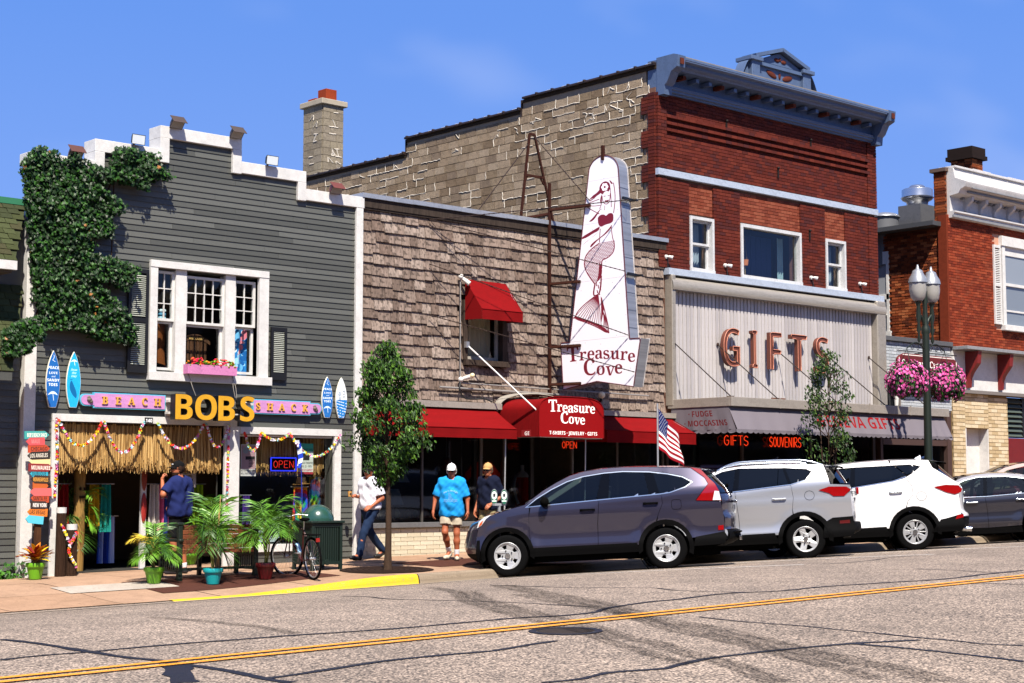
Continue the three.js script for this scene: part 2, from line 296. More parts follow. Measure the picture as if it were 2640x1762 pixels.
{
const o = structure('far_sidewalk', sheetG(-40, 110, 22.8, 31, 0, 60, 4, (x) => gx(x) + .12), mConc);
const cols = ['#5a4034', '#6b6258', '#4a3a34', '#75695c', '#513f38', '#5e5a55', '#463831'];
for (let i = 0; i < 14; i++) {  // unseen shop row, added so glass mirrors dark fronts instead of bright sky
const x0 = -42 + i * 12.5, H = 7.5 + (i * 37 % 5) * .7, b = gx(x0) - .2, t = thing('added_opposite_shop', ['brown', 'tan', 'dark red', 'beige', 'umber', 'grey', 'plum brown', 'stone grey', 'rust brown', 'pale clay', 'dark chocolate', 'sand', 'slate', 'brick orange'][i] + ' brick shop, unseen, added across the street for dark reflections', 'shop', [x0, b, 29.5]);
part('wall', merge([boxG(x0, x0 + 12.4, b + 3, b + H, 29.5, 36), boxG(x0, x0 + 1.2, b, b + 3, 29.5, 36), boxG(x0 + 11.2, x0 + 12.4, b, b + 3, 29.5, 36), boxG(x0 + 1.2, x0 + 11.2, b, b + 3, 31, 36)]), M(cols[i % 7], .9, { map: T_stain }), t);
for (let k = 0; k < 4; k++) part('window', boxG(x0 + 1.2 + k * 2.8, x0 + 2.6 + k * 2.8, b + 4.2, b + 6, 29.44, 29.49), M('#181b20', .1), t);
part('cornice', boxG(x0 - .02, x0 + 12.42, b + H, b + H + .4, 29.2, 36), M('#8a8378', .8), t);
}
}
const mTrim = M('#dedcd9', .6, { map: T_grain, bumpMap: T_bump, bumpScale: .002 });
const mBlackPaint = M('#0c0c0d', .5), mDark = M('#4a4540', .9), mDarkWood = M('#3a2a1e', .85);
const mInside = M('#57493e', .95);
const T_siding = tex(256, 256, (u, v) => .90 + .1 * (N5(u, v * .1) * .6 + fbm(u, v) * .4 - .3));
const mSid = [0, 1, 2, 3].map((i) => M(['#4a4b46', '#53544f', '#454641', '#575853'][i], .55, { map: T_siding, bumpMap: T_bump, bumpScale: .001 }));
const BX0 = 11.72, BX1 = 18.34;
const shopY = gx(15) + .1;
const beachShop = thing('beach_shop_building', 'grey clapboard shop building with stepped white parapet trim and ivy on its corner', 'building', [15, shopY, 0]);
const steps = [[11.72, 12.84, 6.9], [12.84, 14.12, 7.28], [14.12, 15.56, 7.68], [15.56, 17.0, 7.28], [17.0, 18.34, 6.96]];
const openings = [[12.17, 15.72, -1, 2.67], [15.62, 17.92, .34, 2.57], [13.89, 16.28, 3.31, 5.36]];
{
const s = new THREE.Shape(); s.moveTo(BX0 + .02, -.3);
s.lineTo(12.29, -.3); s.lineTo(12.29, 2.57); s.lineTo(15.42, 2.57); s.lineTo(15.42, -.3); s.lineTo(BX1 - .02, -.3);
for (const [a, b, h] of [...steps].reverse()) { s.lineTo(Math.min(b, BX1 - .02), h - .02); s.lineTo(Math.max(a, BX0 + .02), h - .02); } s.closePath();
for (const [a, b, c, d] of [[15.72, 17.76, .5, 2.43], [14.03, 16.08, 3.48, 5.22]]) { const h = new THREE.Path(); h.moveTo(a, c); h.lineTo(a, d); h.lineTo(b, d); h.lineTo(b, c); h.closePath(); s.holes.push(h); }
const g = new THREE.ExtrudeGeometry(s, { depth: .22, bevelEnabled: false }); g.translate(0, 0, -.24);
part('wall', uvm(g), mSid[2], beachShop);
part('side_wall', boxG(BX0 + .01, BX0 + .2, -.3, 5.6, -12, -.245), mSid[0], beachShop);
part('side_wall', boxG(BX1 - .2, BX1 - .03, -.3, 5.6, -12, -.245), mSid[0], beachShop);
part('back_wall', boxG(BX0, BX1 - .02, -.3, 5.6, -12.2, -12.01), mSid[0], beachShop);
part('roof', boxG(BX0 + .2, BX1 - .21, 5.4, 5.6, -12, -.25), mDark, beachShop);
part('upper_floor', boxG(BX0 + .21, BX1 - .21, 2.9, 3.15, -12, -.25), mInside, beachShop);
part('shop_floor', boxG(BX0 + .21, BX1 - .21, -.25, .115, -12, -.3), M('#3a3936', .9, { map: T_grain }), beachShop);
part('partition_wall', boxG(BX0 + .21, BX1 - .21, .12, 2.89, -4.2, -4.05), M('#6a5a4a', .9), beachShop);
part('partition_wall', boxG(BX0 + .21, BX1 - .21, 3.16, 5.39, -3.2, -3.05), M('#6a5a4a', .9), beachShop);
}
{
const wedge = (() => { const g = new THREE.BufferGeometry(), a = .002, b = .019; // x 0..1, y 0..1, thickness at bottom b, top a
const P = [[0, 0, 0], [1, 0, 0], [1, 0, b], [0, 0, b], [0, 1, 0], [1, 1, 0], [1, 1, a], [0, 1, a]], F = [[3, 2, 6, 7], [0, 1, 2, 3].reverse(), [7, 6, 5, 4], [0, 3, 7, 4], [2, 1, 5, 6]];
const p = [], uv = []; for (const f of F) for (const k of [0, 1, 2, 0, 2, 3]) { p.push(...P[f[k]]); uv.push(P[f[k]][0] * 3, P[f[k]][1] * .1); }
g.setAttribute('position', new THREE.Float32BufferAttribute(p, 3)); g.setAttribute('uv', new THREE.Float32BufferAttribute(uv, 2)); g.computeVertexNormals(); return g; })();
const wall = beachShop.children.find((c) => c.name === 'wall'), EXP = .102;
for (let r = 0; r < 76; r++) {
const y = .02 + r * EXP, yc = y + EXP * .5;
let spans = [];
for (const [a, b, h] of steps) if (yc < h - .17) { const l = spans[spans.length - 1]; const A = Math.max(a, BX0 + .14), B = Math.min(b, BX1 - .1); if (l && Math.abs(l[1] - a) < .2) l[1] = B; else spans.push([A, B]); }
for (const [a, b, c, d] of openings) if (yc > c && yc < d) spans = spans.flatMap(([p, q]) => [[p, Math.min(q, a)], [Math.max(p, b), q]]).filter(([p, q]) => q - p > .05);
spans = spans.flatMap(([p, q]) => { const o = []; let s = p; for (const j of [13.9 + (r * 7 % 5) * .42, 16.2 + (r * 11 % 4) * .31]) if (j > s + .5 && j < q - .5 && (r * 13 % 3) !== 0) { o.push([s, j - .002]); s = j + .002; } o.push([s, q]); return o; });
for (const [p, q] of spans) { const o = piece('clapboard', wall, pick(mSid), [p, y + rr(-.002, .002), -.018], [q - p, EXP + .012, 1], wedge); o.rotation.z = rr(-.0006, .0006); }
}
}
{
const g = (a, b, c, d, z0 = -.34, z1 = .055) => part('parapet_trim', boxG(a, b, c, d, z0, z1, .008), mTrim, beachShop);
g(11.66, 12.86, 6.72, 6.92); g(12.80, 14.16, 7.08, 7.29); g(14.02, 15.66, 7.49, 7.7); g(15.62, 17.06, 7.08, 7.29); g(16.98, 18.40, 6.76, 6.97);
g(12.80, 12.98, 6.70, 7.079, -.33, .06); g(14.02, 14.20, 7.06, 7.489, -.33, .06); g(15.48, 15.66, 7.06, 7.489, -.33, .06); g(16.88, 17.06, 6.74, 7.079, -.33, .06);
const c = (a, b, y0, y1, z0, z1) => part('corner_trim', boxG(a, b, y0, y1, z0, z1, .006), mTrim, beachShop);
c(11.66, 11.86, -.1, 6.718, -.14, .05); c(18.22, 18.38, -.1, 6.758, -.14, .05);
const d = (a, b, y0, y1, z1 = .04, z0 = -.2) => part('door_trim', boxG(a, b, y0, y1, z0, z1, .005), mTrim, beachShop);
d(12.17, 15.66, 2.57, 2.69); d(12.17, 12.29, .0, 2.568, .035); d(15.42, 15.72, .0, 2.568, .035);
const w = (a, b, y0, y1, z1 = .04, z0 = -.2) => part('shop_window_trim', boxG(a, b, y0, y1, z0, z1, .005), mTrim, beachShop);
w(15.724, 17.93, 2.44, 2.565, .045); w(17.77, 17.92, .0, 2.438, .04); w(15.724, 17.768, .36, .49, .055); w(15.724, 17.76, 2.40, 2.436, -.02, -.16);
for (let k = 0; k < 3; k++) part('knee_board', boxG(15.725, 17.765, .03 + k * .11, .135 + k * .11, -.06, .012 - .008 * (k % 2)), mSid[k], beachShop);
}
const mGlass = M('#ffffff', .03, { transmission: 1, thickness: 0, ior: 1.5, color: '#eef3f2' });
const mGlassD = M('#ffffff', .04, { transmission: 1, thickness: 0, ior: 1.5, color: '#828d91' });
function sash(parent, x0, x1, y0, y1, z, cols, rows, fr = .045, bars = .016, m = mTrim, gl = mGlass, d = .045) {
const s = part('sash', merge([boxG(x0, x1, y0, y0 + fr, z, z + d), boxG(x0, x1, y1 - fr, y1, z, z + d), boxG(x0, x0 + fr, y0 + fr, y1 - fr, z, z + d), boxG(x1 - fr, x1, y0 + fr, y1 - fr, z, z + d)]), m, parent);
const X = (i) => lerp(x0 + fr, x1 - fr, i / cols), Y = (j) => lerp(y0 + fr, y1 - fr, j / rows);
for (let i = 1; i < cols; i++) part('glazing_bar', boxG(X(i) - bars / 2, X(i) + bars / 2, y0 + fr, y1 - fr, z + .004, z + d - .008), m, s);
for (let j = 1; j < rows; j++) part('glazing_bar', boxG(x0 + fr, x1 - fr, Y(j) - bars / 2, Y(j) + bars / 2, z + .006, z + d - .01), m, s);
for (let i = 0; i < cols; i++) for (let j = 0; j < rows; j++) part('pane', quadG([X(i), Y(j), z + .014], [X(i + 1), Y(j), z + .014], [X(i + 1), Y(j + 1), z + .014 + rr(-.001, .001)], [X(i), Y(j + 1), z + .014 + rr(-.001, .001)]), gl, s);
return s;
}
{
const w = part('upper_window', merge([boxG(13.89, 16.28, 5.24, 5.36, -.2, .06, .005), boxG(13.87, 16.34, 3.31, 3.455, -.2, .1, .005), boxG(13.89, 14.03, 3.457, 5.238, -.2, .05), boxG(16.08, 16.28, 3.457, 5.238, -.2, .05), boxG(14.41, 14.62, 3.457, 5.238, -.2, .0), boxG(15.41, 15.61, 3.457, 5.238, -.2, .0)]), mTrim, beachShop);
sash(w, 14.03, 14.41, 4.34, 5.2, -.1, 2, 3); sash(w, 14.03, 14.41, 3.5, 4.345, -.16, 1, 1);
sash(w, 14.62, 15.41, 4.32, 5.16, -.1, 4, 3); sash(w, 14.62, 15.41, 3.5, 4.325, -.16, 1, 1);
sash(w, 15.61, 16.06, 4.34, 5.16, -.1, 2, 3); sash(w, 15.61, 16.06, 3.5, 4.345, -.16, 1, 1);
}
function shutter(x0, x1, y0, y1, mids, label) {
const t = thing('window_shutter', label, 'shutter', [(x0 + x1) / 2, y0, .02]), f = .055, top = .07, bot = .13;
part('frame', merge([boxG(x0, x0 + f, y0, y1, .015, .055), boxG(x1 - f, x1, y0, y1, .015, .055), boxG(x0 + f, x1 - f, y0, y0 + bot, .015, .055), boxG(x0 + f, x1 - f, y1 - top, y1, .015, .055), ...mids.map((y) => boxG(x0 + f, x1 - f, y - .04, y + .04, .016, .054))]), mBlackPaint, t);
part('back_board', boxG(x0 + f, x1 - f, y0 + bot, y1 - top, .005, .014), mBlackPaint, t);
const ms = M('#8d9087', .6);
for (let y = y0 + bot + .02; y < y1 - top - .015; y += .034) if (!mids.some((m) => Math.abs(m - y) < .05)) piece('slat', t, ms, [(x0 + x1) / 2, y, .036], [x1 - x0 - 2 * f, .026, .007], UNIT, [-.75, 0, 0]);
}
shutter(13.48, 13.86, 3.42, 5.18, [4.31], 'tall black louvred shutter beside the ivy, two panels high');
shutter(16.34, 16.68, 3.42, 4.37, [], 'short black louvred shutter right of white window, single panel');
{
const t = thing('welcome_chair', 'brown wooden slatted chair with WELCOME carved arch behind upper window', 'chair', [15.1, 3.6, -.6]);
const mw = M('#6d4424', .7, { map: T_wood });
for (let k = 0; k < 6; k++) part('back_slat', boxG(14.95 + k * .07, 15.0 + k * .07, 3.55, 4.1, -.55, -.52), mw, t);
const s = new THREE.Shape(); s.moveTo(14.85, 4.08); s.quadraticCurveTo(15.12, 4.32, 15.42, 4.08); s.lineTo(15.42, 4.02); s.quadraticCurveTo(15.12, 4.2, 14.85, 4.02); s.closePath();
part('top_rail', new THREE.ExtrudeGeometry(s, { depth: .04, bevelEnabled: false }).translate(0, 0, -.55), mw, t);
part('seat', boxG(14.88, 15.4, 3.5, 3.55, -.9, -.5), mw, t);
const tw = textG('WELCOME', .045, .006); tw.translate(15.13, 4.1, -.505); part('lettering', tw, M('#c8a060', .6), t);
const b = thing('printed_towel', 'blue printed beach towel hanging inside upper window', 'towel', [15.84, 3.6, -.3]);
const tt = canvasTex(128, 256, (c, w, h) => { c.fillStyle = '#2c7fc4'; c.fillRect(0, 0, w, h); for (let i = 0; i < 60; i++) { c.fillStyle = ['#6fb7e8', '#1c5fa4', '#9fd2f0', '#d97a8a', '#e8eef4'][i % 5]; c.beginPath(); c.ellipse((i * 53) % w, (i * 97) % h, 8 + i % 14, 20 - i % 12, i, 0, 7); c.fill(); } });
part('cloth', gridG(12, 10, (u, v) => [15.63 + u * .4, 3.5 + v * .84, -.3 + .03 * Math.sin(u * 14)]), M('#ffffff', .9, { map: tt }), b);
const d = thing('brown_drape', 'brown blanket draped inside left sash of upper window', 'blanket', [14.22, 3.6, -.35]);
part('cloth', gridG(10, 10, (u, v) => [14.02 + u * .4, 3.72 + v * .62 - u * .12 * (1 - v), -.35 + .03 * Math.sin(u * 9 + v * 3)]), M('#7d4722', .9, { map: T_stain }), d);
const cb = thing('folded_shirts', 'stack of folded shirts, rust and pale blue, behind upper left sash', 'shirts', [14.2, 4.4, -.3]);
part('shirt', boxG(14.07, 14.21, 4.38, 4.53, -.4, -.25, .04), M('#7a3a1e', .9), cb); for (let k = 0; k < 3; k++) part('shirt', boxG(14.25, 14.38, 4.38 + k * .065, 4.44 + k * .065, -.4, -.25, .025), M(['#9fc4d8', '#4f87a8', '#c9dbe4'][k], .9), cb);
}
{
const t = thing('window_box', 'pink wooden window box on white sill with red flowers', 'window box', [15.02, 3.45, .12]);
part('box', merge([boxG(14.52, 15.5, 3.44, 3.6, .235, .25), boxG(14.52, 15.5, 3.44, 3.6, .1, .115), boxG(14.52, 14.535, 3.44, 3.6, .115, .235), boxG(15.485, 15.5, 3.44, 3.6, .115, .235), boxG(14.535, 15.485, 3.44, 3.46, .115, .235)]), M('#c97fb4', .8, { map: T_stain }), t);
part('soil', boxG(14.54, 15.48, 3.56, 3.575, .116, .234), M('#1c130c', 1), t);
const it = [], leafG = new THREE.IcosahedronGeometry(1, 0);
for (let i = 0; i < 170; i++) { const x = rr(14.55, 15.48), red = Math.abs(x - 14.75) < .12 || Math.abs(x - 15.2) < .13; it.push({ p: [x, 3.58 + rr(0, red ? .14 : .1), rr(.12, .26)], s: [rr(.012, .03), rr(.008, .02), rr(.01, .03)], r: [rnd() * 3, rnd() * 3, 0], c: new THREE.Color(red && rnd() < .75 ? pick(['#b5123a', '#c92a4a', '#d0561e']) : pick(['#4f7a1c', '#6f9a2a', '#8f8a2a', '#2f5a14', '#c96a1e'])) }); }
stuff('flowers', leafG, M('#ffffff', .8), t, it);
}
const mLilac = M('#cf8fc9', .7, { map: T_grain }), mAqua = M('#4fa3bd', .6), mGold = M('#c9963a', .5), mYellowFace = M('#e0a520', .5, { map: T_grain });
function lilacSign(x0, xb, x1, flip, word, label) {
const cx = (v) => flip ? x0 + x1 - v : v;
const t = thing('lilac_sign_board', label, 'sign', [(x0 + x1) / 2, 2.93, .05]);
const out = (k) => { const y0 = 2.80 + k, y1 = 3.06 - k, tip = x0 + k, b = xb + k; const s = new THREE.Shape(); const P = []; P.push([x1 - k, y0], [x1 - k, y1], [b, y1], [b, 3.03 - k]); for (let i = 0; i <= 10; i++) { const a = Math.PI / 2 + Math.PI * i / 10; P.push([tip + .09 + Math.cos(a) * .09, 2.93 + Math.sin(a) * (.1 - k)]); } P.push([b, 2.83 + k], [b, y0]); return shapeOf(P.map(([x, y]) => [cx(x), y])); };
part('border', plate(out(0), .05), mAqua, t).position.z += .03; part('panel', plate(out(.018), .006), mLilac, t).position.z += .0815;
const n = word.length; for (let i = 0; i < n; i++) { const g = textG(word[i], .125, .022, fontS, 1.0); const lx = flip ? lerp(x0 + .1, x1 - .38, i / (n - 1)) : lerp(xb + .2, x1 - .16, i / (n - 1)); g.translate(lx, 2.87, .088); part('letter', g, mGold, t); }
const sx = cx(x0 + .16); for (const [a, b, r] of [[0, 0, .045], [.03, -.03, .035], [-.01, .035, .03]]) part('shell_ornament', new THREE.SphereGeometry(r, 10, 8).scale(1, .8, .6).translate(sx + a, 2.935 + b, .1), M('#6a6258', .7, { map: T_stain }), t);
return t;
}
lilacSign(12.62, 12.86, 14.2, false, 'BEACH', 'lilac sign board with rounded end reading BEACH in gold letters');
lilacSign(15.95, 16.2, 17.44, true, 'SHACK', 'lilac sign board with rounded end reading SHACK in gold letters');
{
const word = 'BOBS', xs = [14.4, 14.83, 15.24, 15.66], t = thing('yellow_letter_sign', 'large yellow channel letters BOBS with black sides above shop door', 'sign', [15.02, 2.64, .2]);
for (let i = 0; i < 4; i++) { const g = textG(word[i], .43, .17, fontB, 1.12); g.translate(xs[i], 2.645, .18); part('letter', g, [mYellowFace, mBlackPaint], t); const o = textG(word[i], .445, .004, fontB, 1.14); o.translate(xs[i], 2.638, .345); part('black_rim', o, mBlackPaint, t); const f = t.children[t.children.length - 2]; f.position.z += .003; }
part('mounting_rail', merge([boxG(14.2, 15.9, 2.74, 2.78, .06, .18), boxG(14.2, 15.9, 2.94, 2.98, .06, .18), boxG(14.22, 14.34, 2.7, 3.02, .03, .06), boxG(15.72, 15.84, 2.7, 3.02, .03, .06)]), M('#b9b5b0', .6), t);
part('wire', merge([tube([[14.62, 3.45, .1], [14.64, 3.2, .22], [14.68, 3.06, .26]], .006), tube([[15.52, 3.44, .1], [15.46, 3.25, .2], [15.47, 3.05, .26]], .006), tube([[15.5, 3.44, .1], [15.51, 3.25, .2], [15.5, 3.05, .26]], .006)]), M('#77716a', .5), t);
}
{ // number plate
const t = canvasTex(128, 80, (c, w, h) => { c.fillStyle = '#0c0d10'; c.fillRect(0, 0, w, h); c.fillStyle = '#f2f2f2'; c.font = 'bold 66px sans-serif'; c.textAlign = 'center'; c.fillText('140', w / 2, 64); });
const o = solo('house_number', plate(shapeOf([[13.83, 2.572], [13.98, 2.572], [13.98, 2.672], [13.83, 2.672]]), .012).translate(0, 0, .045), [M('#ffffff', .5, { map: t }), mBlackPaint], 'small black house number plate reading 140 on white door header', 'number plate');
}
function surfboard(cx, y0, y1, w, label, draw, edge = '#d8d4c4') {
const s = new THREE.Shape(), h = y1 - y0; s.moveTo(cx, y1); s.bezierCurveTo(cx + w * .42, y1 - h * .2, cx + w * .52, y0 + h * .5, cx + w * .48, y0 + h * .38); s.bezierCurveTo(cx + w * .46, y0 + h * .2, cx + w * .28, y0 + .03, cx + w * .22, y0); s.lineTo(cx - w * .22, y0); s.bezierCurveTo(cx - w * .28, y0 + .03, cx - w * .46, y0 + h * .2, cx - w * .48, y0 + h * .38); s.bezierCurveTo(cx - w * .52, y0 + h * .5, cx - w * .42, y1 - h * .2, cx, y1);
const t = canvasTex(192, 768, draw);
solo('decorative_surfboard', plate(s, .025, .006).translate(0, 0, .03), [M('#ffffff', .35, { map: t }), M(edge, .5)], label, 'surfboard');
}
const waveNoise = (c, w, h, col, n, a) => { c.fillStyle = col; for (let i = 0; i < n; i++) { c.globalAlpha = a; c.fillRect((i * 71) % w, (i * 131) % h, 4 + i % 13, 3 + i % 9); } c.globalAlpha = 1; };
function palmArt(c, x, y, r) { c.strokeStyle = '#dcecf5'; c.lineWidth = 7; for (let i = 0; i < 9; i++) { const a = Math.PI * (1 + i / 8); c.beginPath(); c.moveTo(x, y); c.quadraticCurveTo(x + Math.cos(a) * r * .7, y + Math.sin(a) * r, x + Math.cos(a) * r, y + Math.sin(a) * r * .2 + r * .3); c.stroke(); } c.beginPath(); c.moveTo(x, y); c.lineTo(x + 12, y + r * 1.5); c.stroke(); }
const peaceArt = (top) => (c, w, h) => {
c.fillStyle = '#1d5fa8'; c.fillRect(0, 0, w, h); waveNoise(c, w, h, '#2f79c2', 120, .5); c.strokeStyle = '#e8f1f6'; c.lineWidth = 9; c.strokeRect(-3, -3, w + 6, h + 6); c.fillStyle = '#eef5f8'; c.textAlign = 'center';
c.lineWidth = 6; c.beginPath(); c.moveTo(w * .42, 130); c.quadraticCurveTo(w * .6, 90, w * .5, 60); c.moveTo(w * .42, 130); c.lineTo(w * .62, 150); c.stroke();
c.font = 'bold 52px sans-serif'; c.fillText('PEACE', w / 2, 250, w * .86); c.font = 'bold 44px serif'; c.fillText('LOVE', w / 2, 318, w * .8); c.font = 'italic 30px serif'; c.fillText('and', w / 2, 360); c.font = 'bold 52px sans-serif'; c.fillText('SANDY', w / 2, 418, w * .88); c.fillText('TOES', w / 2, 478, w * .7); palmArt(c, w / 2, 580, 62);
};
surfboard(12.15, 2.79, 3.70, .24, 'dark blue surfboard sign reading PEACE LOVE and SANDY TOES nearest white corner post', peaceArt());
surfboard(12.51, 2.80, 3.70, .25, 'turquoise surfboard sign with whale reading Seas the Day', (c, w, h) => {
c.fillStyle = '#1fa3d6'; c.fillRect(0, 0, w, h); waveNoise(c, w, h, '#53c3ea', 160, .5); waveNoise(c, w, h, '#1479b3', 60, .5); c.strokeStyle = '#cfeaf4'; c.lineWidth = 7; c.strokeRect(-2, -2, w + 4, h + 4); c.fillStyle = '#d9f2fa'; c.font = 'italic 40px serif'; c.textAlign = 'center'; c.fillText('Seas', w / 2, 262); c.fillText('the', w / 2, 306); c.fillText('Day', w / 2, 350);
c.fillStyle = '#0d5f96'; c.beginPath(); c.moveTo(60, 400); c.bezierCurveTo(20, 480, 60, 590, 130, 640); c.bezierCurveTo(160, 600, 120, 500, 70, 400); c.moveTo(30, 370); c.quadraticCurveTo(60, 410, 100, 366); c.quadraticCurveTo(62, 392, 30, 370); c.fill(); palmArt(c, w / 2, 130, 40);
});
surfboard(17.58, 2.78, 3.52, .24, 'mid blue mottled surfboard sign with palm right of SHACK sign', (c, w, h) => { peaceArt()(c, w, h); waveNoise(c, w, h, '#7fc4e4', 200, .5); });
surfboard(17.9, 2.78, 3.52, .25, 'white and blue surfboard sign reading Surfin U.S.A.', (c, w, h) => {
c.fillStyle = '#dfe6ea'; c.fillRect(0, 0, w, h); c.fillStyle = '#2273b8'; c.fillRect(0, h * .55, w, h * .45); c.fillStyle = '#e8f2f8'; for (let i = 0; i < 40; i++) { c.beginPath(); c.arc((i * 47) % w, h * .57 + (i * 67) % (h * .42), 9, 0, 7); c.fill(); }
c.save(); c.translate(w * .42, h * .6); c.rotate(-Math.PI / 2); c.fillStyle = '#1c3f66'; c.font = 'italic bold 58px serif'; c.fillText('Surfin', 0, 0); c.restore(); c.save(); c.translate(w * .8, h * .5); c.rotate(-Math.PI / 2); c.fillStyle = '#1a2c44'; c.font = 'bold 56px sans-serif'; c.fillText('U.S.A.', 0, 0); c.restore();
});
{
const spots = [[172, 362, 'rusty brown floodlight half hidden in ivy on low parapet', '#5a3324', .5], [315, 320, 'black floodlight with pale glass on the step left of the peak', '#17171a', -.4], [405, 293, 'brown floodlight on left corner of the top parapet step', '#4a3a30', .3], [542, 316, 'brown floodlight on right corner of the top parapet step', '#4a3d34', .2], [622, 368, 'black floodlight with clear glass on the step right of the peak', '#151517', -.4], [770, 449, 'rusty brown floodlight on lowest step above right corner trim', '#6a3226', .6]];
spots.forEach(([px, py, label, col, tilt], i) => {
const p = onZ(px * 1.1239, py * 1.1239, .14), top = i === 0 ? 6.92 : i === 1 ? 7.29 : i === 2 || i === 3 ? 7.7 : i === 4 ? 7.29 : 6.97;
const t = thing('floodlight', label, 'floodlight', [p.x, top, .05], 'floodlights on the stepped parapet'), m = M(col, .6, { map: T_grain }), y = Math.max(p.y, top + .07);
part('bracket', merge([bar([p.x, top, .0], [p.x, y - .03, .06], .018), bar([p.x, y - .03, .06], [p.x, y - .01, .12], .016)]), mBlackPaint, t);
const h = new THREE.BufferGeometry(); { const a = [.07, .05], b = [.125, .085], P = [[-a[0], a[1], -.07], [a[0], a[1], -.07], [a[0], -a[1], -.07], [-a[0], -a[1], -.07], [-b[0], b[1], .06], [b[0], b[1], .06], [b[0], -b[1], .06], [-b[0], -b[1], .06]], F = [[0, 1, 2, 3], [4, 5, 1, 0], [5, 6, 2, 1], [6, 7, 3, 2], [7, 4, 0, 3]], q = []; for (const f of F) for (const k of [0, 1, 2, 0, 2, 3]) q.push(...P[f[k]]); h.setAttribute('position', new THREE.Float32BufferAttribute(q, 3)); h.computeVertexNormals(); }
const up = tilt < 0, mx = new THREE.Matrix4().makeTranslation(p.x, y, .12).multiply(new THREE.Matrix4().makeRotationX(up ? .15 : .75));
part('housing', uvm(h.applyMatrix4(mx)), m, t);
part('glass', boxG(-.115, .115, -.075, .075, .055, .062).applyMatrix4(mx), M(up ? '#cfd6da' : '#8d8a84', .15), t);
if (!up) part('hood', boxG(-.135, .135, .088, .096, -.06, .13).applyMatrix4(mx), m, t);
});
}
{
const hx = 4.5, t = thing('green_roof_house', 'grey house with green shingled roofs left of the ivy corner', 'house', [9, gx(9), -.4]);
const wall = part('wall', boxG(hx, 11.63, -.4, 5.9, -6, -.06), mSid[2], t);
const wedge2 = beachShop.children.find((c) => c.name === 'wall').children[0].geometry;
for (let r = 0; r < 43; r++) piece('clapboard', wall, pick(mSid), [hx, -.22 + r * .102, -.058], [11.62 - hx, .114, 1], wedge2);
const mSh = [0, 1, 2, 3].map((i) => M(['#454c30', '#3f4630', '#4d5538', '#4a4a34'][i], .95, { map: T_stain, bumpMap: T_bump, bumpScale: .006 }));
const pitch = (name, y0, y1) => {
const z0 = .75, L = Math.hypot(y1 - y0, z0), a = Math.atan2(y1 - y0, z0), xe = (v) => lerp(11.12, 11.62, v), r = part(name, gridG(1, 1, (u, v) => [lerp(hx, xe(v), u), lerp(y0, y1, v) - .025, lerp(z0, 0, v)]), mSh[1], t), rows = Math.ceil(L / .125);
for (let j = 0; j < rows; j++) { const v = (j + .5) / rows; for (let x = xe(v) - (j % 2) * .1; x > 8.6; x -= .2) piece('roof_shingle', r, pick(mSh), [x - .095, lerp(y0, y1, v) + rr(0, .006), lerp(z0, 0, v)], [.19, .014 + rr(0, .012), .17], UNIT, [a - .09, 0, rr(-.03, .03)]); }
};
pitch('main_roof', 5.02, 6.04); part('ridge_cap', sbar([hx, 6.07, -.01], [11.62, 6.07, -.01], .1), M('#2f6a4e', .8), t);
part('eave_board', boxG(hx, 11.14, 4.86, 5.0, .71, .79), mTrim, t); part('soffit', boxG(hx, 11.1, 4.82, 4.86, -.04, .7), mDark, t);
pitch('porch_roof', 3.3, 4.7);
part('fascia', boxG(hx, 11.12, 3.14, 3.27, .68, .76), mSid[0], t);
}
const mRed = M('#7e0509', .9, { map: T_grain, bumpMap: T_bump, bumpScale: .001, specularIntensity: .25 }), mRust = M('#3a1d14', .85, { map: T_stain, bumpMap: T_bump, bumpScale: .003 }), mAlu = M('#a9aaad', .35, { metalness: .7 }), mFlash = M('#a7a29c', .5, { metalness: .3, map: T_stain });
const mGreyWood = M('#3d332d', .9, { map: T_wood });
const TX0 = 18.4, TX1 = 26.84;
const cove = thing('shingled_gift_shop', 'gift shop building clad in weathered brown wood shingles with red awnings', 'building', [22.6, gx(22.6) + .12, 0]);
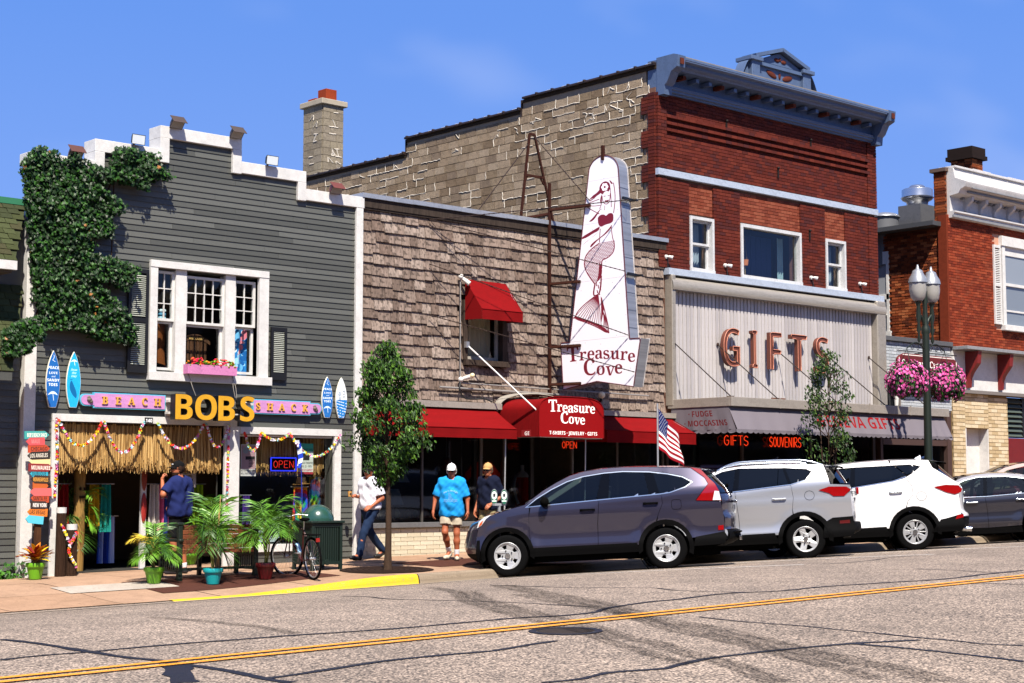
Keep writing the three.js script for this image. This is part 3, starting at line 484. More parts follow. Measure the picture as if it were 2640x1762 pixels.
{
const s = new THREE.Shape(); s.moveTo(TX0, 2.55); s.lineTo(TX1, 2.55); s.lineTo(TX1, 6.9); s.lineTo(TX0, 6.9); s.closePath();
const h = new THREE.Path(); h.moveTo(21.0, 4.02); h.lineTo(21.0, 5.2); h.lineTo(21.92, 5.2); h.lineTo(21.92, 4.02); h.closePath(); s.holes.push(h);
const wall = part('wall', uvm(new THREE.ExtrudeGeometry(s, { depth: .2, bevelEnabled: false }).translate(0, 0, -.26)), mGreyWood, cove);
part('side_wall', boxG(TX0, TX0 + .12, -.2, 6.8, -13, -.27), mGreyWood, cove); part('side_wall', boxG(TX1 - .13, TX1 - .005, -.2, 6.75, -13, -.27), mGreyWood, cove);
part('back_wall', boxG(TX0, TX1, -.2, 6.8, -13.2, -13.01), mGreyWood, cove); part('roof', boxG(TX0 + .13, TX1 - .14, 6.45, 6.6, -13, -.27), M('#4a4742', .95), cove);
part('upper_floor', boxG(TX0 + .13, TX1 - .14, 2.75, 2.95, -13, -.27), mInside, cove); part('shop_floor', boxG(TX0 + .13, TX1 - .14, .05, .3, -13, -.3), M('#5a4d42', .9), cove);
part('partition_wall', boxG(TX0 + .13, TX1 - .14, .31, 2.74, -4.0, -3.9), M('#5d4f44', .95), cove);
const T_sh = tex(256, 256, (u, v) => { const g = .35 * N3(u, v * .05) + .4 * N5(u * .5, v * .02) + .25 * N4(u * .6, v * .04), e = .5 * sm((v - .82) * 8) * N4(u, v); const k = .52 + .46 * g - .1 * e - .18 * sm((N2(u, v * .3) - .62) * 7); return [k, k * .97, k * .94]; });
const cols = ['#a8988f', '#998a82', '#b3a49b', '#887971', '#9f9088', '#bcaea6', '#918077', '#aa9a92'];
const mats = cols.flatMap((c) => [0, 1].map((k) => { const t = T_sh.clone(); t.repeat.set(.33, 1); t.offset.set(rnd(), k * .31); t.needsUpdate = true; return M(c, .95, { map: t, bumpMap: t, bumpScale: .006 }); })).slice(0, 16);
const sg = (() => { const g = new THREE.BoxGeometry(1, 1, 1), p = g.attributes.position; for (let i = 0; i < p.count; i++) if (p.getY(i) > 0) p.setZ(i, p.getZ(i) > 0 ? -.3 : -.5); g.translate(0, .5, .5); g.computeVertexNormals(); return g; })();
const list = [];
for (let r = 0; r < 19; r++) {
let x = TX0 + .02; const y = 2.98 + r * .212;
while (x < TX1 - .03) {
const w = Math.min(pick([.15, .19, .22, .25, .28, .33]) * rr(.9, 1.1), TX1 - .02 - x), cx = x + w / 2, lo = rnd() < .22 ? rr(-.045, .03) : rr(-.012, .012);
x += w + .006; if (w < .06) continue;
const yb = y + lo, top = Math.min(yb + .3, 6.8);
if (top - yb < .06) continue;
if (cx > 20.86 && cx < 22.12 && yb < 5.25 && top > 3.97) { if (cx > 20.97 && cx < 22.0 && yb + .2 < 5.3 && yb > 3.78) continue; if (cx > 20.86 && cx < 22.12 && yb + .2 < 5.25 && yb > 3.9) continue; }
list.push({ p: [cx, yb, -.058], s: [w - .004, top - yb, rr(.05, .07)], r: [.02, 0, rr(-.012, .012)], d: (cx - 18) + Math.abs(yb - 4) * .2 });
}
}
list.sort((a, b) => a.d - b.d);
list.slice(0, 300).forEach((o) => piece('shingle', wall, pick(mats), o.p, o.s, sg, o.r));
const tr = T_sh.clone(); tr.repeat.set(.33, 1); tr.needsUpdate = true;
list.slice(300).forEach((o) => { o.c = new THREE.Color(pick(cols)); });
const groups = [[], [], []]; list.slice(300).forEach((o, i) => groups[i % 3].push(o));
groups.forEach((gp, i) => { const t = T_sh.clone(); t.repeat.set(.33, 1); t.offset.set(i * .29 + .1, i * .2); t.needsUpdate = true; stuff('shingles', sg, M('#ffffff', .95, { map: t, bumpMap: t, bumpScale: .006 }), wall, gp); });
part('fascia', merge([boxG(TX0 - .02, TX1 + .02, 6.8, 6.97, -.1, .03), boxG(TX0 - .02, TX1 + .02, 6.76, 6.805, -.08, .012)]), M('#4a3f38', .9, { map: T_wood }), cove);
for (let k = 0; k < 7; k++) part('coping', boxG(TX0 - .05 + k * 1.222, TX0 - .055 + (k + 1) * 1.222, 6.972 + .004 * (k % 2), 7.06 + .004 * (k % 2), -.35, .07), M('#a9b0bd', .45, { metalness: .5, map: T_stain }), cove);
const mOld = M('#a7a29b', .8, { map: T_stain }), mOldWood = M('#4d4038', .9, { map: T_wood });
const w = part('upper_window', merge([boxG(20.9, 22.08, 3.92, 4.03, -.06, .1), boxG(20.9, 21.0, 4.03, 5.22, -.06, .03), boxG(21.92, 22.05, 4.03, 5.22, -.06, .05), boxG(21.0, 21.92, 5.14, 5.22, -.06, .02)]), mOldWood, cove);
sash(w, 21.0, 21.92, 4.04, 5.14, -.14, 1, 1, .07, .02, mOld, mGlass);
part('curtain', gridG(30, 4, (u, v) => [lerp(21.28, 21.86, u), lerp(4.1, 5.1, v), -.3 + .025 * Math.sin(u * 26 + v)]), M('#b9a88e', .95), w);
part('curtain', gridG(10, 4, (u, v) => [lerp(21.03, 21.2, u), lerp(4.1, 5.1, v), -.3 + .02 * Math.sin(u * 9)]), M('#8f8270', .95), w);
}
function shedAwning(name, label, x0, x1, yb, yf, zf, yv, zb = .03, lean = 0) {
const t = thing(name, label, 'awning', [(x0 + x1) / 2, yv, zb]);
const n = 14; const wav = (u, a) => a * Math.sin(u * (x1 - x0) * 4.1) * (.5 + .5 * Math.sin(u * 9));
part('roof_panel', gridG(n, 6, (u, v) => [lerp(x0, x1, u), lerp(yb, yf, v) - .018 * Math.sin(v * 3.14) + wav(u, .004), lerp(zb, zf, v)]), mRed, t);
part('valance', gridG(40, 3, (u, v) => [lerp(x0, x1, u), lerp(yf, yv, v), zf + .004 + .008 * v * Math.sin(u * (x1 - x0) * 11)]), mRed, t);
for (const x of [x0, x1]) part('side_panel', (() => { const g = new THREE.BufferGeometry(); g.setAttribute('position', new THREE.Float32BufferAttribute([x, yb, zb, x, yf, zf, x, yv, zf, x, yb, zb, x, yv, zf, x, yv + .02, zb], 3)); g.computeVertexNormals(); return g; })(), mRed, t);
part('hem', merge([tube([[x0, yf, zf + .006], [x1, yf, zf + .006]], .009), tube([[x0, yv, zf + .006], [x1, yv, zf + .006]], .006)]), mRed, t);
part('frame', merge([bar([x0 + .02, yf - .01, zf - .02], [x1 - .02, yf - .01, zf - .02], .012), bar([x0 + .02, yb - .03, zb], [x0 + .02, yf - .02, zf - .02], .012), bar([x1 - .02, yb - .03, zb], [x1 - .02, yf - .02, zf - .02], .012)]), mAlu, t);
return t;
}
shedAwning('window_awning', 'small red awning over the upper window among shingles', 20.93, 22.02, 5.63, 5.0, .54, 4.8);
shedAwning('shop_awning', 'long red awning left of the arched entry canopy, behind street tree', 18.42, 21.62, 3.12, 2.64, .8, 2.45);
shedAwning('shop_awning', 'long red awning right of the arched entry canopy, beside flag', 24.0, 26.75, 3.1, 2.67, .95, 2.43);
part('flashing', merge([boxG(18.4, 21.75, 3.14, 3.17, -.05, .22), boxG(18.4, 21.75, 3.05, 3.14, .2, .22)]).rotateX(0), mFlash, cove);
part('flashing', merge([boxG(23.9, 26.95, 3.1, 3.13, -.05, .26), boxG(23.9, 26.95, 3.02, 3.1, .24, .26)]), mFlash, cove);
{ // arched entry canopy
const t = thing('entry_canopy', 'arched red entry canopy lettered Treasure Cove over shop door', 'canopy', [22.72, 2.49, .6]);
const x0 = 21.82, x1 = 23.62, yv = 2.49, ys = 2.95, yt = 3.3, zf = 1.22;
const arc = []; for (let i = 0; i <= 24; i++) { const u = i / 24, a = Math.PI * (1 - u), k = .35; const cx = Math.cos(a), s = Math.sign(cx) * Math.pow(Math.abs(cx), .6), yy = Math.pow(Math.sin(a), .6); arc.push([lerp(x0, x1, (s + 1) / 2), lerp(ys, yt, yy)]); }
const outline = [[x0, yv], ...arc, [x1, yv]];
const face = shapeOf([...outline].reverse());
const ft = canvasTex(1024, 512, (c, w, h) => {
c.fillStyle = '#7e0509'; c.fillRect(0, 0, w, h); c.fillStyle = '#f4efe9'; c.textAlign = 'center';
const word = (s, x, y, sz, dy) => { let cx = x; c.textAlign = 'left'; for (let i = 0; i < s.length; i++) { c.save(); c.translate(cx, y + dy[i % dy.length]); c.rotate([-.03, .02, .05, -.02][i % 4]); c.font = 'bold ' + (i ? sz : sz * 1.25) + 'px serif'; c.fillText(s[i], 0, 0); const w_ = c.measureText(s[i]).width; c.restore(); cx += w_ * .94; } };
word('Treasure', 150, 190, 165, [6, 0, 4, 10, 2, 6, 0, 10]); word('Cove', 330, 335, 160, [4, 0, 4, 8]);
c.font = 'bold 60px sans-serif'; c.textAlign = 'center'; c.fillText('T-SHIRTS · JEWELRY · GIFTS', w / 2 + 30, 480, 830);
});
const fg = new THREE.ShapeGeometry(face, 6); { const p = fg.attributes.position, uv = fg.attributes.uv; for (let i = 0; i < p.count; i++) uv.setXY(i, (p.getX(i) - x0) / (x1 - x0), (p.getY(i) - yv) / (yt - yv)); fg.translate(0, 0, zf); }
part('front_panel', fg, M('#ffffff', .9, { map: ft, specularIntensity: .25 }), t);
part('top_cover', gridG(26, 5, (u, v) => { const q = outline[Math.round(u * 26)]; return [q[0], q[1] + .03 * Math.sin(v * 3.14) * (q[1] > ys ? 1 : 0) * -1, lerp(.02, zf, v)]; }), mRed, t);
part('trim_cord', tube(outline.map((q) => [q[0], q[1], zf + .004]), .01, 60), mRed, t);
const gt = canvasTex(128, 64, (c, w, h) => { c.fillStyle = '#7e0509'; c.fillRect(0, 0, w, h); c.fillStyle = '#efe8e2'; c.font = 'bold 52px sans-serif'; c.fillText('GE', 40, 52); });
part('side_lettering', quadG([x0 - .004, 2.5, .72], [x0 - .004, 2.5, 1.0], [x0 - .004, 2.63, 1.0], [x0 - .004, 2.63, .72]), M('#ffffff', .75, { map: gt }), t);
part('back_hood', gridG(16, 1, (u, v) => { const a = Math.PI * (1 - u); return [22.72 + Math.cos(a) * 1.0, 3.12 + Math.sin(a) * .28 + v * .05, lerp(.2, .04, v)]; }), mFlash, t);
part('frame', merge([bar([x0 + .03, yv, .05], [x0 + .03, yv, zf - .02], .014), bar([x1 - .03, yv, .05], [x1 - .03, yv, zf - .02], .014), bar([x0 + .03, yv, zf - .02], [x1 - .03, yv, zf - .02], .014)]), mAlu, t);
}
{
const t = thing('awning_brace', 'long white brace pole from window to entry canopy', 'pole', [20.95, 4.3, .06]);
part('pole', bar([20.95, 4.32, .06], [21.86, 2.98, 1.16], .016), M('#d8d6d2', .5), t); part('clamp', boxG(20.91, 20.99, 4.26, 4.38, .0, .1), mAlu, t);
const c = thing('electrical_conduit', 'grey electrical conduit with globe lamps running over the shingles', 'conduit', [20.8, 3.4, .06]);
const mg = M('#8e8a86', .5, { metalness: .4 }), mw = M('#c9c6c0', .5);
part('vertical_pipe', bar([20.78, 3.65, .06], [20.78, 5.62, .06], .014), mg, c); part('lamp_socket', merge([new THREE.SphereGeometry(.055, 12, 10).translate(20.78, 5.66, .08), bar([20.8, 5.64, .08], [20.9, 5.52, .2], .035, .05)]), mw, c);
part('lamp_socket', merge([new THREE.SphereGeometry(.055, 12, 10).translate(20.78, 3.62, .08), bar([20.8, 3.63, .08], [20.92, 3.68, .2], .03, .045)]), mw, c); part('bulb', new THREE.SphereGeometry(.05, 12, 10).translate(20.96, 3.7, .22), M('#d9c9a0', .2), c);
part('horizontal_pipe', bar([20.8, 3.55, .07], [26.2, 3.5, .07], .016), mg, c); part('horizontal_pipe', bar([20.24, 3.45, .08], [23.6, 3.42, .08], .022), mg, c);
part('cable', tube([[20.76, 3.58, .09], [20.72, 3.4, .12], [20.86, 3.26, .1], [21.1, 3.24, .12], [21.3, 3.26, .16], [21.5, 3.2, .2]], .016, 30), mBlackPaint, c);
const gl = thing('globe_lamp', 'white globe lamp hanging under right end of mermaid sign', 'lamp', [24.6, 3.4, .3]); part('globe', new THREE.SphereGeometry(.075, 16, 12).translate(24.45, 3.44, .35), M('#e8d9b8', .3), gl); part('stem', bar([24.45, 3.35, .35], [24.45, 3.1, .06], .03), mBlackPaint, gl);
}
{
const a = 12 * Math.PI / 180, H = V(Math.sin(a), 0, Math.cos(a)), O = V(23.25, 0, 0), NX = V(-Math.cos(a), 0, Math.sin(a));
const t = thing('mermaid_sign', 'tall white tapering sign with maroon mermaid drawing, lettered Treasure Cove', 'sign', [23.25, 3.4, .1]);
const mx = new THREE.Matrix4().makeBasis(H, V(0, 1, 0), NX).setPosition(O); // local x outwards from wall, y up, z towards the viewer's side
const arch = []; for (let i = 0; i <= 14; i++) { const q = Math.PI * (1 - i / 14); arch.push([1.37 + Math.cos(q) * .36, 7.96 + Math.sin(q) * .33]); }
const out = [[.36, 3.51], [1.19, 3.65], [2.06, 3.51], [2.23, 4.48], [1.97, 4.48], ...arch.reverse(), [.53, 4.48], [.30, 4.48]];
const X = (x) => (x - 258) / 261.5 + .30, Y = (y) => 8.29 - (y - 52) / 309.7;
const st = canvasTex(768, 1900, (c, w, h) => {
const x0 = .30, x1 = 2.23, y0 = 3.51, y1 = 8.29; c.fillStyle = '#dbd8de'; c.fillRect(0, 0, w, h);
c.save(); c.scale(w / (1.93 * 261.5), h / (4.78 * 309.7)); c.translate(-258, -52);
const red = '#6a0f22', L = (pts, lw = 3, close) => { c.lineWidth = lw; c.strokeStyle = red; c.beginPath(); pts.forEach((p, i) => i ? c.lineTo(p[0], p[1]) : c.moveTo(p[0], p[1])); if (close) c.closePath(); c.stroke(); };
const Q = (pts, lw = 3, fill) => { c.lineWidth = lw * 1.5; c.strokeStyle = red; c.fillStyle = red; c.beginPath(); c.moveTo(...pts[0]); for (let i = 1; i < pts.length - 1; i++) { const m = i < pts.length - 2 ? [(pts[i][0] + pts[i + 1][0]) / 2, (pts[i][1] + pts[i + 1][1]) / 2] : pts[i + 1]; c.quadraticCurveTo(pts[i][0], pts[i][1], m[0], m[1]); } fill ? c.fill() : c.stroke(); };
c.strokeStyle = '#a9a6ad'; c.lineWidth = 2; for (const y of [205, 480, 845, 1222]) { c.beginPath(); c.moveTo(250, y + 12); c.lineTo(780, y - 12); c.stroke(); }
c.fillStyle = '#8d8a92'; for (let i = 0; i < 46; i++) { c.beginPath(); c.arc(300 + (i * 83) % 440, 100 + (i * 211) % 1390, 2.2, 0, 7); c.fill(); }
Q([[528, 250], [500, 285], [470, 300], [440, 330], [470, 318], [500, 305], [530, 285], [528, 250]], 3, true); Q([[530, 270], [480, 320], [450, 335]], 4); Q([[590, 230], [570, 205], [585, 245], [600, 240], [590, 230]], 3, true);
c.fillStyle = red; c.beginPath(); c.ellipse(545, 262, 34, 42, .2, 0, 7); c.fill(); c.fillStyle = '#efecef'; for (let i = 0; i < 6; i++) { c.beginPath(); c.ellipse(545 + Math.cos(i * 1.05) * 14, 256 + Math.sin(i * 1.05) * 17, 9, 10, i, 0, 7); c.fill(); } c.fillStyle = red; c.beginPath(); c.arc(545, 256, 6, 0, 7); c.fill();
c.fillStyle = '#dbd8de'; c.beginPath(); c.ellipse(556, 325, 27, 42, 0, 0, 7); c.fill(); Q([[528, 310], [530, 350], [555, 372], [580, 350], [580, 300]], 3); L([[538, 316], [550, 314]], 4); L([[564, 314], [576, 316]], 4); Q([[545, 345], [557, 350], [570, 343]], 6); Q([[526, 300], [510, 340], [525, 370], [500, 400], [530, 375], [526, 300]], 3, true);
Q([[600, 235], [612, 300], [608, 380], [600, 430]], 3); Q([[575, 240], [585, 300], [586, 390]], 2.5); Q([[510, 330], [440, 345], [428, 370], [470, 400], [510, 425]], 3); Q([[520, 370], [470, 372], [455, 366]], 2.5); L([[545, 375], [542, 405]], 2.5);
Q([[525, 385], [490, 420], [470, 445], [438, 470], [470, 466], [500, 425], [525, 385]], 3, true);
Q([[500, 450], [510, 432], [540, 430], [552, 445], [570, 425], [598, 430], [600, 470], [590, 492], [545, 498], [520, 512], [500, 490], [500, 450]], 3, true);
Q([[512, 505], [450, 535], [400, 560], [388, 578], [430, 568], [470, 545], [512, 530], [512, 505]], 3, true); Q([[505, 540], [440, 585], [395, 620], [430, 590], [480, 560], [505, 540]], 3, true); Q([[588, 505], [540, 560], [480, 595], [450, 620], [452, 640], [500, 590], [550, 560], [590, 520], [588, 505]], 3, true);
Q([[515, 520], [512, 560], [510, 608]], 3); Q([[585, 505], [586, 560], [598, 605]], 3);
const tail = [[510, 612], [598, 602], [606, 650], [575, 706], [520, 722], [526, 790], [482, 872], [430, 800], [410, 725], [440, 655]]; c.save(); c.beginPath(); tail.forEach((p, i) => i ? c.lineTo(...p) : c.moveTo(...p)); c.closePath(); c.clip();
for (let j = 0; j < 34; j++) for (let i = 0; i < 22; i++) { c.strokeStyle = red; c.lineWidth = 3; c.beginPath(); c.arc(400 + i * 11 + (j % 2) * 5.5, 598 + j * 8.5, 5.5, .2, 2.9); c.stroke(); } c.restore();
Q([[510, 612], [440, 650], [405, 725], [430, 805], [482, 875]], 4); Q([[600, 605], [612, 665], [560, 715], [520, 720], [528, 790], [485, 870]], 4); Q([[508, 730], [528, 770], [522, 830], [490, 865], [505, 800], [508, 730]], 3, true);
Q([[480, 872], [468, 930], [478, 950], [518, 930], [520, 820]], 6); c.fillStyle = red; for (let i = 0; i < 22; i++) c.fillRect(484 + (i * 13) % 32, 860 + (i * 17) % 80, 6, 5);
for (let i = 0; i <= 11; i++) { const u = i / 11; Q([[500, 940], [lerp(440, 512, u), lerp(975, 1040, u)], [lerp(340, 520, u), lerp(1082, 1160, u)]], 2.5); }
Q([[478, 950], [400, 1000], [338, 1080], [420, 1110], [500, 1150], [568, 1198], [560, 1120], [520, 960]], 4); Q([[338, 1078], [420, 1105], [500, 1145], [568, 1196], [568, 1180], [510, 1130], [420, 1090], [345, 1064], [338, 1078]], 3, true);
Q([[516, 950], [540, 1010], [530, 1070], [514, 1140], [520, 1060], [516, 950]], 3, true); for (let i = 0; i < 5; i++) Q([[530, 1050], [540 + i * 4, 1100], [532 + i * 9, 1165 + i * 6]], 2.5);
const word = (s, x, y, sz, sp, dy) => { c.textAlign = 'left'; c.fillStyle = red; for (let i = 0; i < s.length; i++) { c.save(); c.translate(x, y + dy[i % dy.length]); c.rotate([-.06, 0, .06, -.03][i % 4]); c.scale(1, 1.12); c.font = 'bold ' + (i ? sz : sz * 1.3) + 'px serif'; c.fillText(s[i], 0, 0); x += c.measureText(s[i]).width * sp; c.restore(); } };
word('Treasure', 300, 1355, 92, .98, [4, -2, -8, -6, -2, 2, 8, 24]); word('Cove', 402, 1452, 98, .96, [0, -2, 2, -4]);
c.restore();
});
const body = plate(shapeOf(out), .34); body.translate(0, 0, -.34);
part('sign_body', body.applyMatrix4(mx), [M('#ffffff', .45, { map: st }), M('#a7abb4', .4, { metalness: .55, map: T_stain })], t);
part('maroon_edge', tube(out.map((p) => [p[0], p[1], .004]), .011, 220, 6, true, 0).applyMatrix4(mx), M('#4d0f1c', .6), t);
part('back_panel', plate(shapeOf(out.map((p) => [lerp(1.3, p[0], 1.0), p[1] + .02])), .02).translate(.0, 0, -.38).applyMatrix4(mx), M('#c9c6c8', .5, { map: T_stain }), t);
for (const [y, x] of [[7.36, 1.82], [5.8, 1.93]]) part('strap', merge([boxG(x - .3, x + .12, y - .02, y + .02, -.42, -.35), boxG(x + .0, x + .05, y - .025, y + .025, -.36, .02)]).applyMatrix4(mx), mBlackPaint, t);
for (let k = 0; k < 9; k++) { const y = 4.7 + k * .36, x = lerp(1.96, 1.72, (y - 4.48) / 3.5); part('seam_plate', boxG(x + .0, x + .012, y, y + .02, -.33, -.01).applyMatrix4(mx), M('#6f737c', .4, { metalness: .6 }), t); }
const f = thing('rusty_sign_frame', 'rusty steel post and roof A-frame holding up mermaid sign', 'frame', [23.22, 3.4, .05]);
part('post', boxG(23.19, 23.24, 3.4, 7.85, .04, .09), mRust, f);
for (const y of [7.28, 5.72, 4.4, 3.62]) part('bracket_arm', sbar([23.22, y, .06], [23.22 + Math.sin(a) * (y > 7 ? 1.0 : .75), y, .06 + (y > 7 ? 1.0 : .75)], .05), mRust, f);
const LF = [22.95, 7.05, -.55], RF = [23.95, 7.05, -.55], TL = [23.22, 9.0, -.55], TR = [23.36, 9.0, -.55];
part('leg', sbar(LF, TL, .045), mRust, f); part('leg', sbar(RF, TR, .04), mRust, f); part('cap_bar', sbar(TL, TR, .05), mRust, f); part('cross_bar', sbar([23.08, 8.1, -.55], [23.6, 8.1, -.55], .05), mRust, f); part('cross_bar', sbar([22.96, 7.16, -.55], [23.9, 7.16, -.55], .035), mRust, f);
part('knee_brace', sbar([23.08, 7.95, -.55], [23.16, 8.1, -.55], .03), mRust, f); part('knee_brace', sbar([23.64, 7.95, -.55], [23.52, 8.1, -.55], .03), mRust, f); part('tie_bar', sbar([23.05, 7.16, -.55], [23.22, 7.2, .06], .05), mRust, f);
part('mast', boxG(23.5, 23.56, 8.2, 8.5, 1.3, 1.36), mRust, f);
const ch = thing('guy_chains', 'thin rusty guy chains bracing sign to shingled wall and roof frame', 'chain', [21, 5, .2]), mC = M('#3a2c26', .7, { metalness: .4 });
const P = (u, y) => { const v = V(u, y, .03).applyMatrix4(mx); return [v.x, v.y, v.z]; };
const link = (p, q, r = .007) => { const A = V(...p), B = V(...q), n = Math.ceil(A.distanceTo(B) / .05), L = []; for (let i = 0; i < n; i++) { const c = A.clone().lerp(B, (i + .5) / n); const b = new THREE.BoxGeometry(i % 2 ? .012 : .02, .044, i % 2 ? .02 : .012); b.applyQuaternion(new THREE.Quaternion().setFromUnitVectors(V(0, 1, 0), B.clone().sub(A).normalize())); b.translate(c.x, c.y, c.z); L.push(b); } return merge(L); };
for (const [p, q] of [[[20.0, 6.72, .04], P(2.0, 7.3)], [[20.0, 6.72, .04], P(1.9, 5.85)], [[20.0, 5.85, .04], P(1.96, 4.55)], [[20.0, 4.85, .04], P(2.1, 3.8)], [[23.3, 8.95, -.5], P(1.05, 7.38)], [[21.6, 7.1, -.4], [23.2, 8.8, -.55]]]) part('chain', link(p, q), mC, ch);
for (const [p, q] of [[[20.0, 6.72, .04], [21.2, 5.7, .1]], [[20.0, 5.85, .04], [20.5, 4.9, .06]], [[24.9, 7.0, 0], P(2.02, 7.35)], [[25.1, 4.3, .03], P(1.96, 5.8)]]) part('wire', bar(p, q, .005, .005, 5), mC, ch);
}
{
const mW = [0, 1, 2].map((i) => M(['#cfc8b4', '#c9c1ac', '#d4cdba'][i], .7, { map: T_stain }));
const k = thing('painted_brick_wall', 'low cream painted brick wall under gift shop window', 'wall', [19.8, gx(19.8) + .17, 0]);
part('mortar_core', boxG(18.4, 21.45, -.05, .735, -.26, -.012), mW[1], k);
for (let r = 0; r < 9; r++) { let x = 18.4 - (r % 2) * .16; while (x < 21.44) { const a = Math.max(18.4, x), b = Math.min(21.45, x + .31); if (b - a > .04) piece('painted_brick', k, pick(mW), [(a + b) / 2, .035 + r * .08, -.01 + rr(-.002, .002)], [b - a - .006, .073, .03]); x += .32; } }
part('sill', boxG(18.4, 21.5, .737, .83, -.26, .07, .005), M('#77787c', .5, { metalness: .3, map: T_stain }), k);
const f = part('shop_window', merge([boxG(18.4, 18.46, .83, 2.6, -.1, -.04), boxG(21.4, 21.46, .83, 2.6, -.1, -.04), boxG(19.9, 19.94, .83, 2.6, -.1, -.04)]), M('#5a5550', .5, { metalness: .5 }), cove);
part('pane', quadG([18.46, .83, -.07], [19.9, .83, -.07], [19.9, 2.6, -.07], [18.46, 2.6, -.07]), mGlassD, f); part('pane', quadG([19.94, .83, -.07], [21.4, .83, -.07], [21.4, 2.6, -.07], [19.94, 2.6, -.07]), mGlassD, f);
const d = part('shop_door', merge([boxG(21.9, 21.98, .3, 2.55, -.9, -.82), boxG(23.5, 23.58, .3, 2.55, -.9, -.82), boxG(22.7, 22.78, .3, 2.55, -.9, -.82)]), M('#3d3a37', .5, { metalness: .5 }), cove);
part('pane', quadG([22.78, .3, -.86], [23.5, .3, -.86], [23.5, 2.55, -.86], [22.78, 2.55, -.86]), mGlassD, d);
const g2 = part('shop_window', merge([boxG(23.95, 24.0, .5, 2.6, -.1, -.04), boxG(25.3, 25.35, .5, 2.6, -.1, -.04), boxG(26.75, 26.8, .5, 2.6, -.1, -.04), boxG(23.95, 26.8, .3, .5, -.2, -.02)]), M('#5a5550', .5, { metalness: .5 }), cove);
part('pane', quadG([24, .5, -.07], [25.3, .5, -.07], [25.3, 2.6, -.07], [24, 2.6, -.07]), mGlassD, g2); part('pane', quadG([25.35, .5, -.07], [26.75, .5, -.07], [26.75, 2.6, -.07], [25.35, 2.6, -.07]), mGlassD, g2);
for (const x of [21.5, 23.72, 26.6]) part('slim_post', bar([x, .25, .55], [x, 2.5, .6], .014), M('#c9c9c9', .35, { metalness: .6 }), cove);
}
function neonAt(word, pl, pr, pt, pb, z, col, label) { const a = onZ(pl, pb, z), b = onZ(pr, pb, z), c = onZ(pl, pt, z), h = c.y - a.y, n = [...word].reduce((k, q) => k + (q === 'I' ? .5 : 1), 0), w = (b.x - a.x) / (n * 1.36); return neon(word, a.x, a.y, z, h, col, label, .96, w); }
function neon(word, x, y, z, size, col, label, sp = .95, width) {
const t = thing('neon_sign', label, 'neon sign', [x, y, z]), m = M('#000000', .4, { emissive: new THREE.Color(col), emissiveIntensity: .5 });
const S = { O: [[[.5, 1], [.1, .8], [0, .5], [.1, .2], [.5, 0], [.9, .2], [1, .5], [.9, .8], [.5, 1]]], P: [[[0, 0], [0, 1], [.7, 1], [1, .78], [.7, .5], [0, .5]]], E: [[[1, 1], [0, 1], [0, 0], [1, 0]], [[0, .5], [.8, .5]]], N: [[[0, 0], [0, 1], [1, 0], [1, 1]]], G: [[[.95, .85], [.6, 1], [.1, .8], [0, .5], [.1, .2], [.6, 0], [1, .2], [1, .5], [.6, .5]]], I: [[[.5, 0], [.5, 1]]], F: [[[1, 1], [0, 1], [0, 0]], [[0, .5], [.75, .5]]], T: [[[0, 1], [1, 1]], [[.5, 1], [.5, 0]]], S: [[[.95, .85], [.5, 1], [.05, .8], [.15, .57], [.8, .43], [.95, .2], [.5, 0], [0, .15]]], U: [[[0, 1], [.02, .25], [.5, 0], [.98, .25], [1, 1]]], V: [[[0, 1], [.5, 0], [1, 1]]], R: [[[0, 0], [0, 1], [.7, 1], [1, .78], [.7, .5], [0, .5], [1, 0]]] };
const smooth = 'OGSU'; let cx = x; const w = width ?? size * .62;
for (const ch of word) { const gs = (S[ch] ?? []).map((pl) => { const q = pl.map(([a, b]) => [cx + a * (ch === 'I' ? w * .5 : w), y + b * size, z]); return smooth.includes(ch) ? tube(q, size * .04, 40) : merge(q.slice(1).map((p, i) => bar(q[i], p, size * .04, size * .04, 6))); }); part('letter_tube', merge(gs), m, t); cx += (ch === 'I' ? w * .5 : w) * 1.42 * sp; }
return t;
}
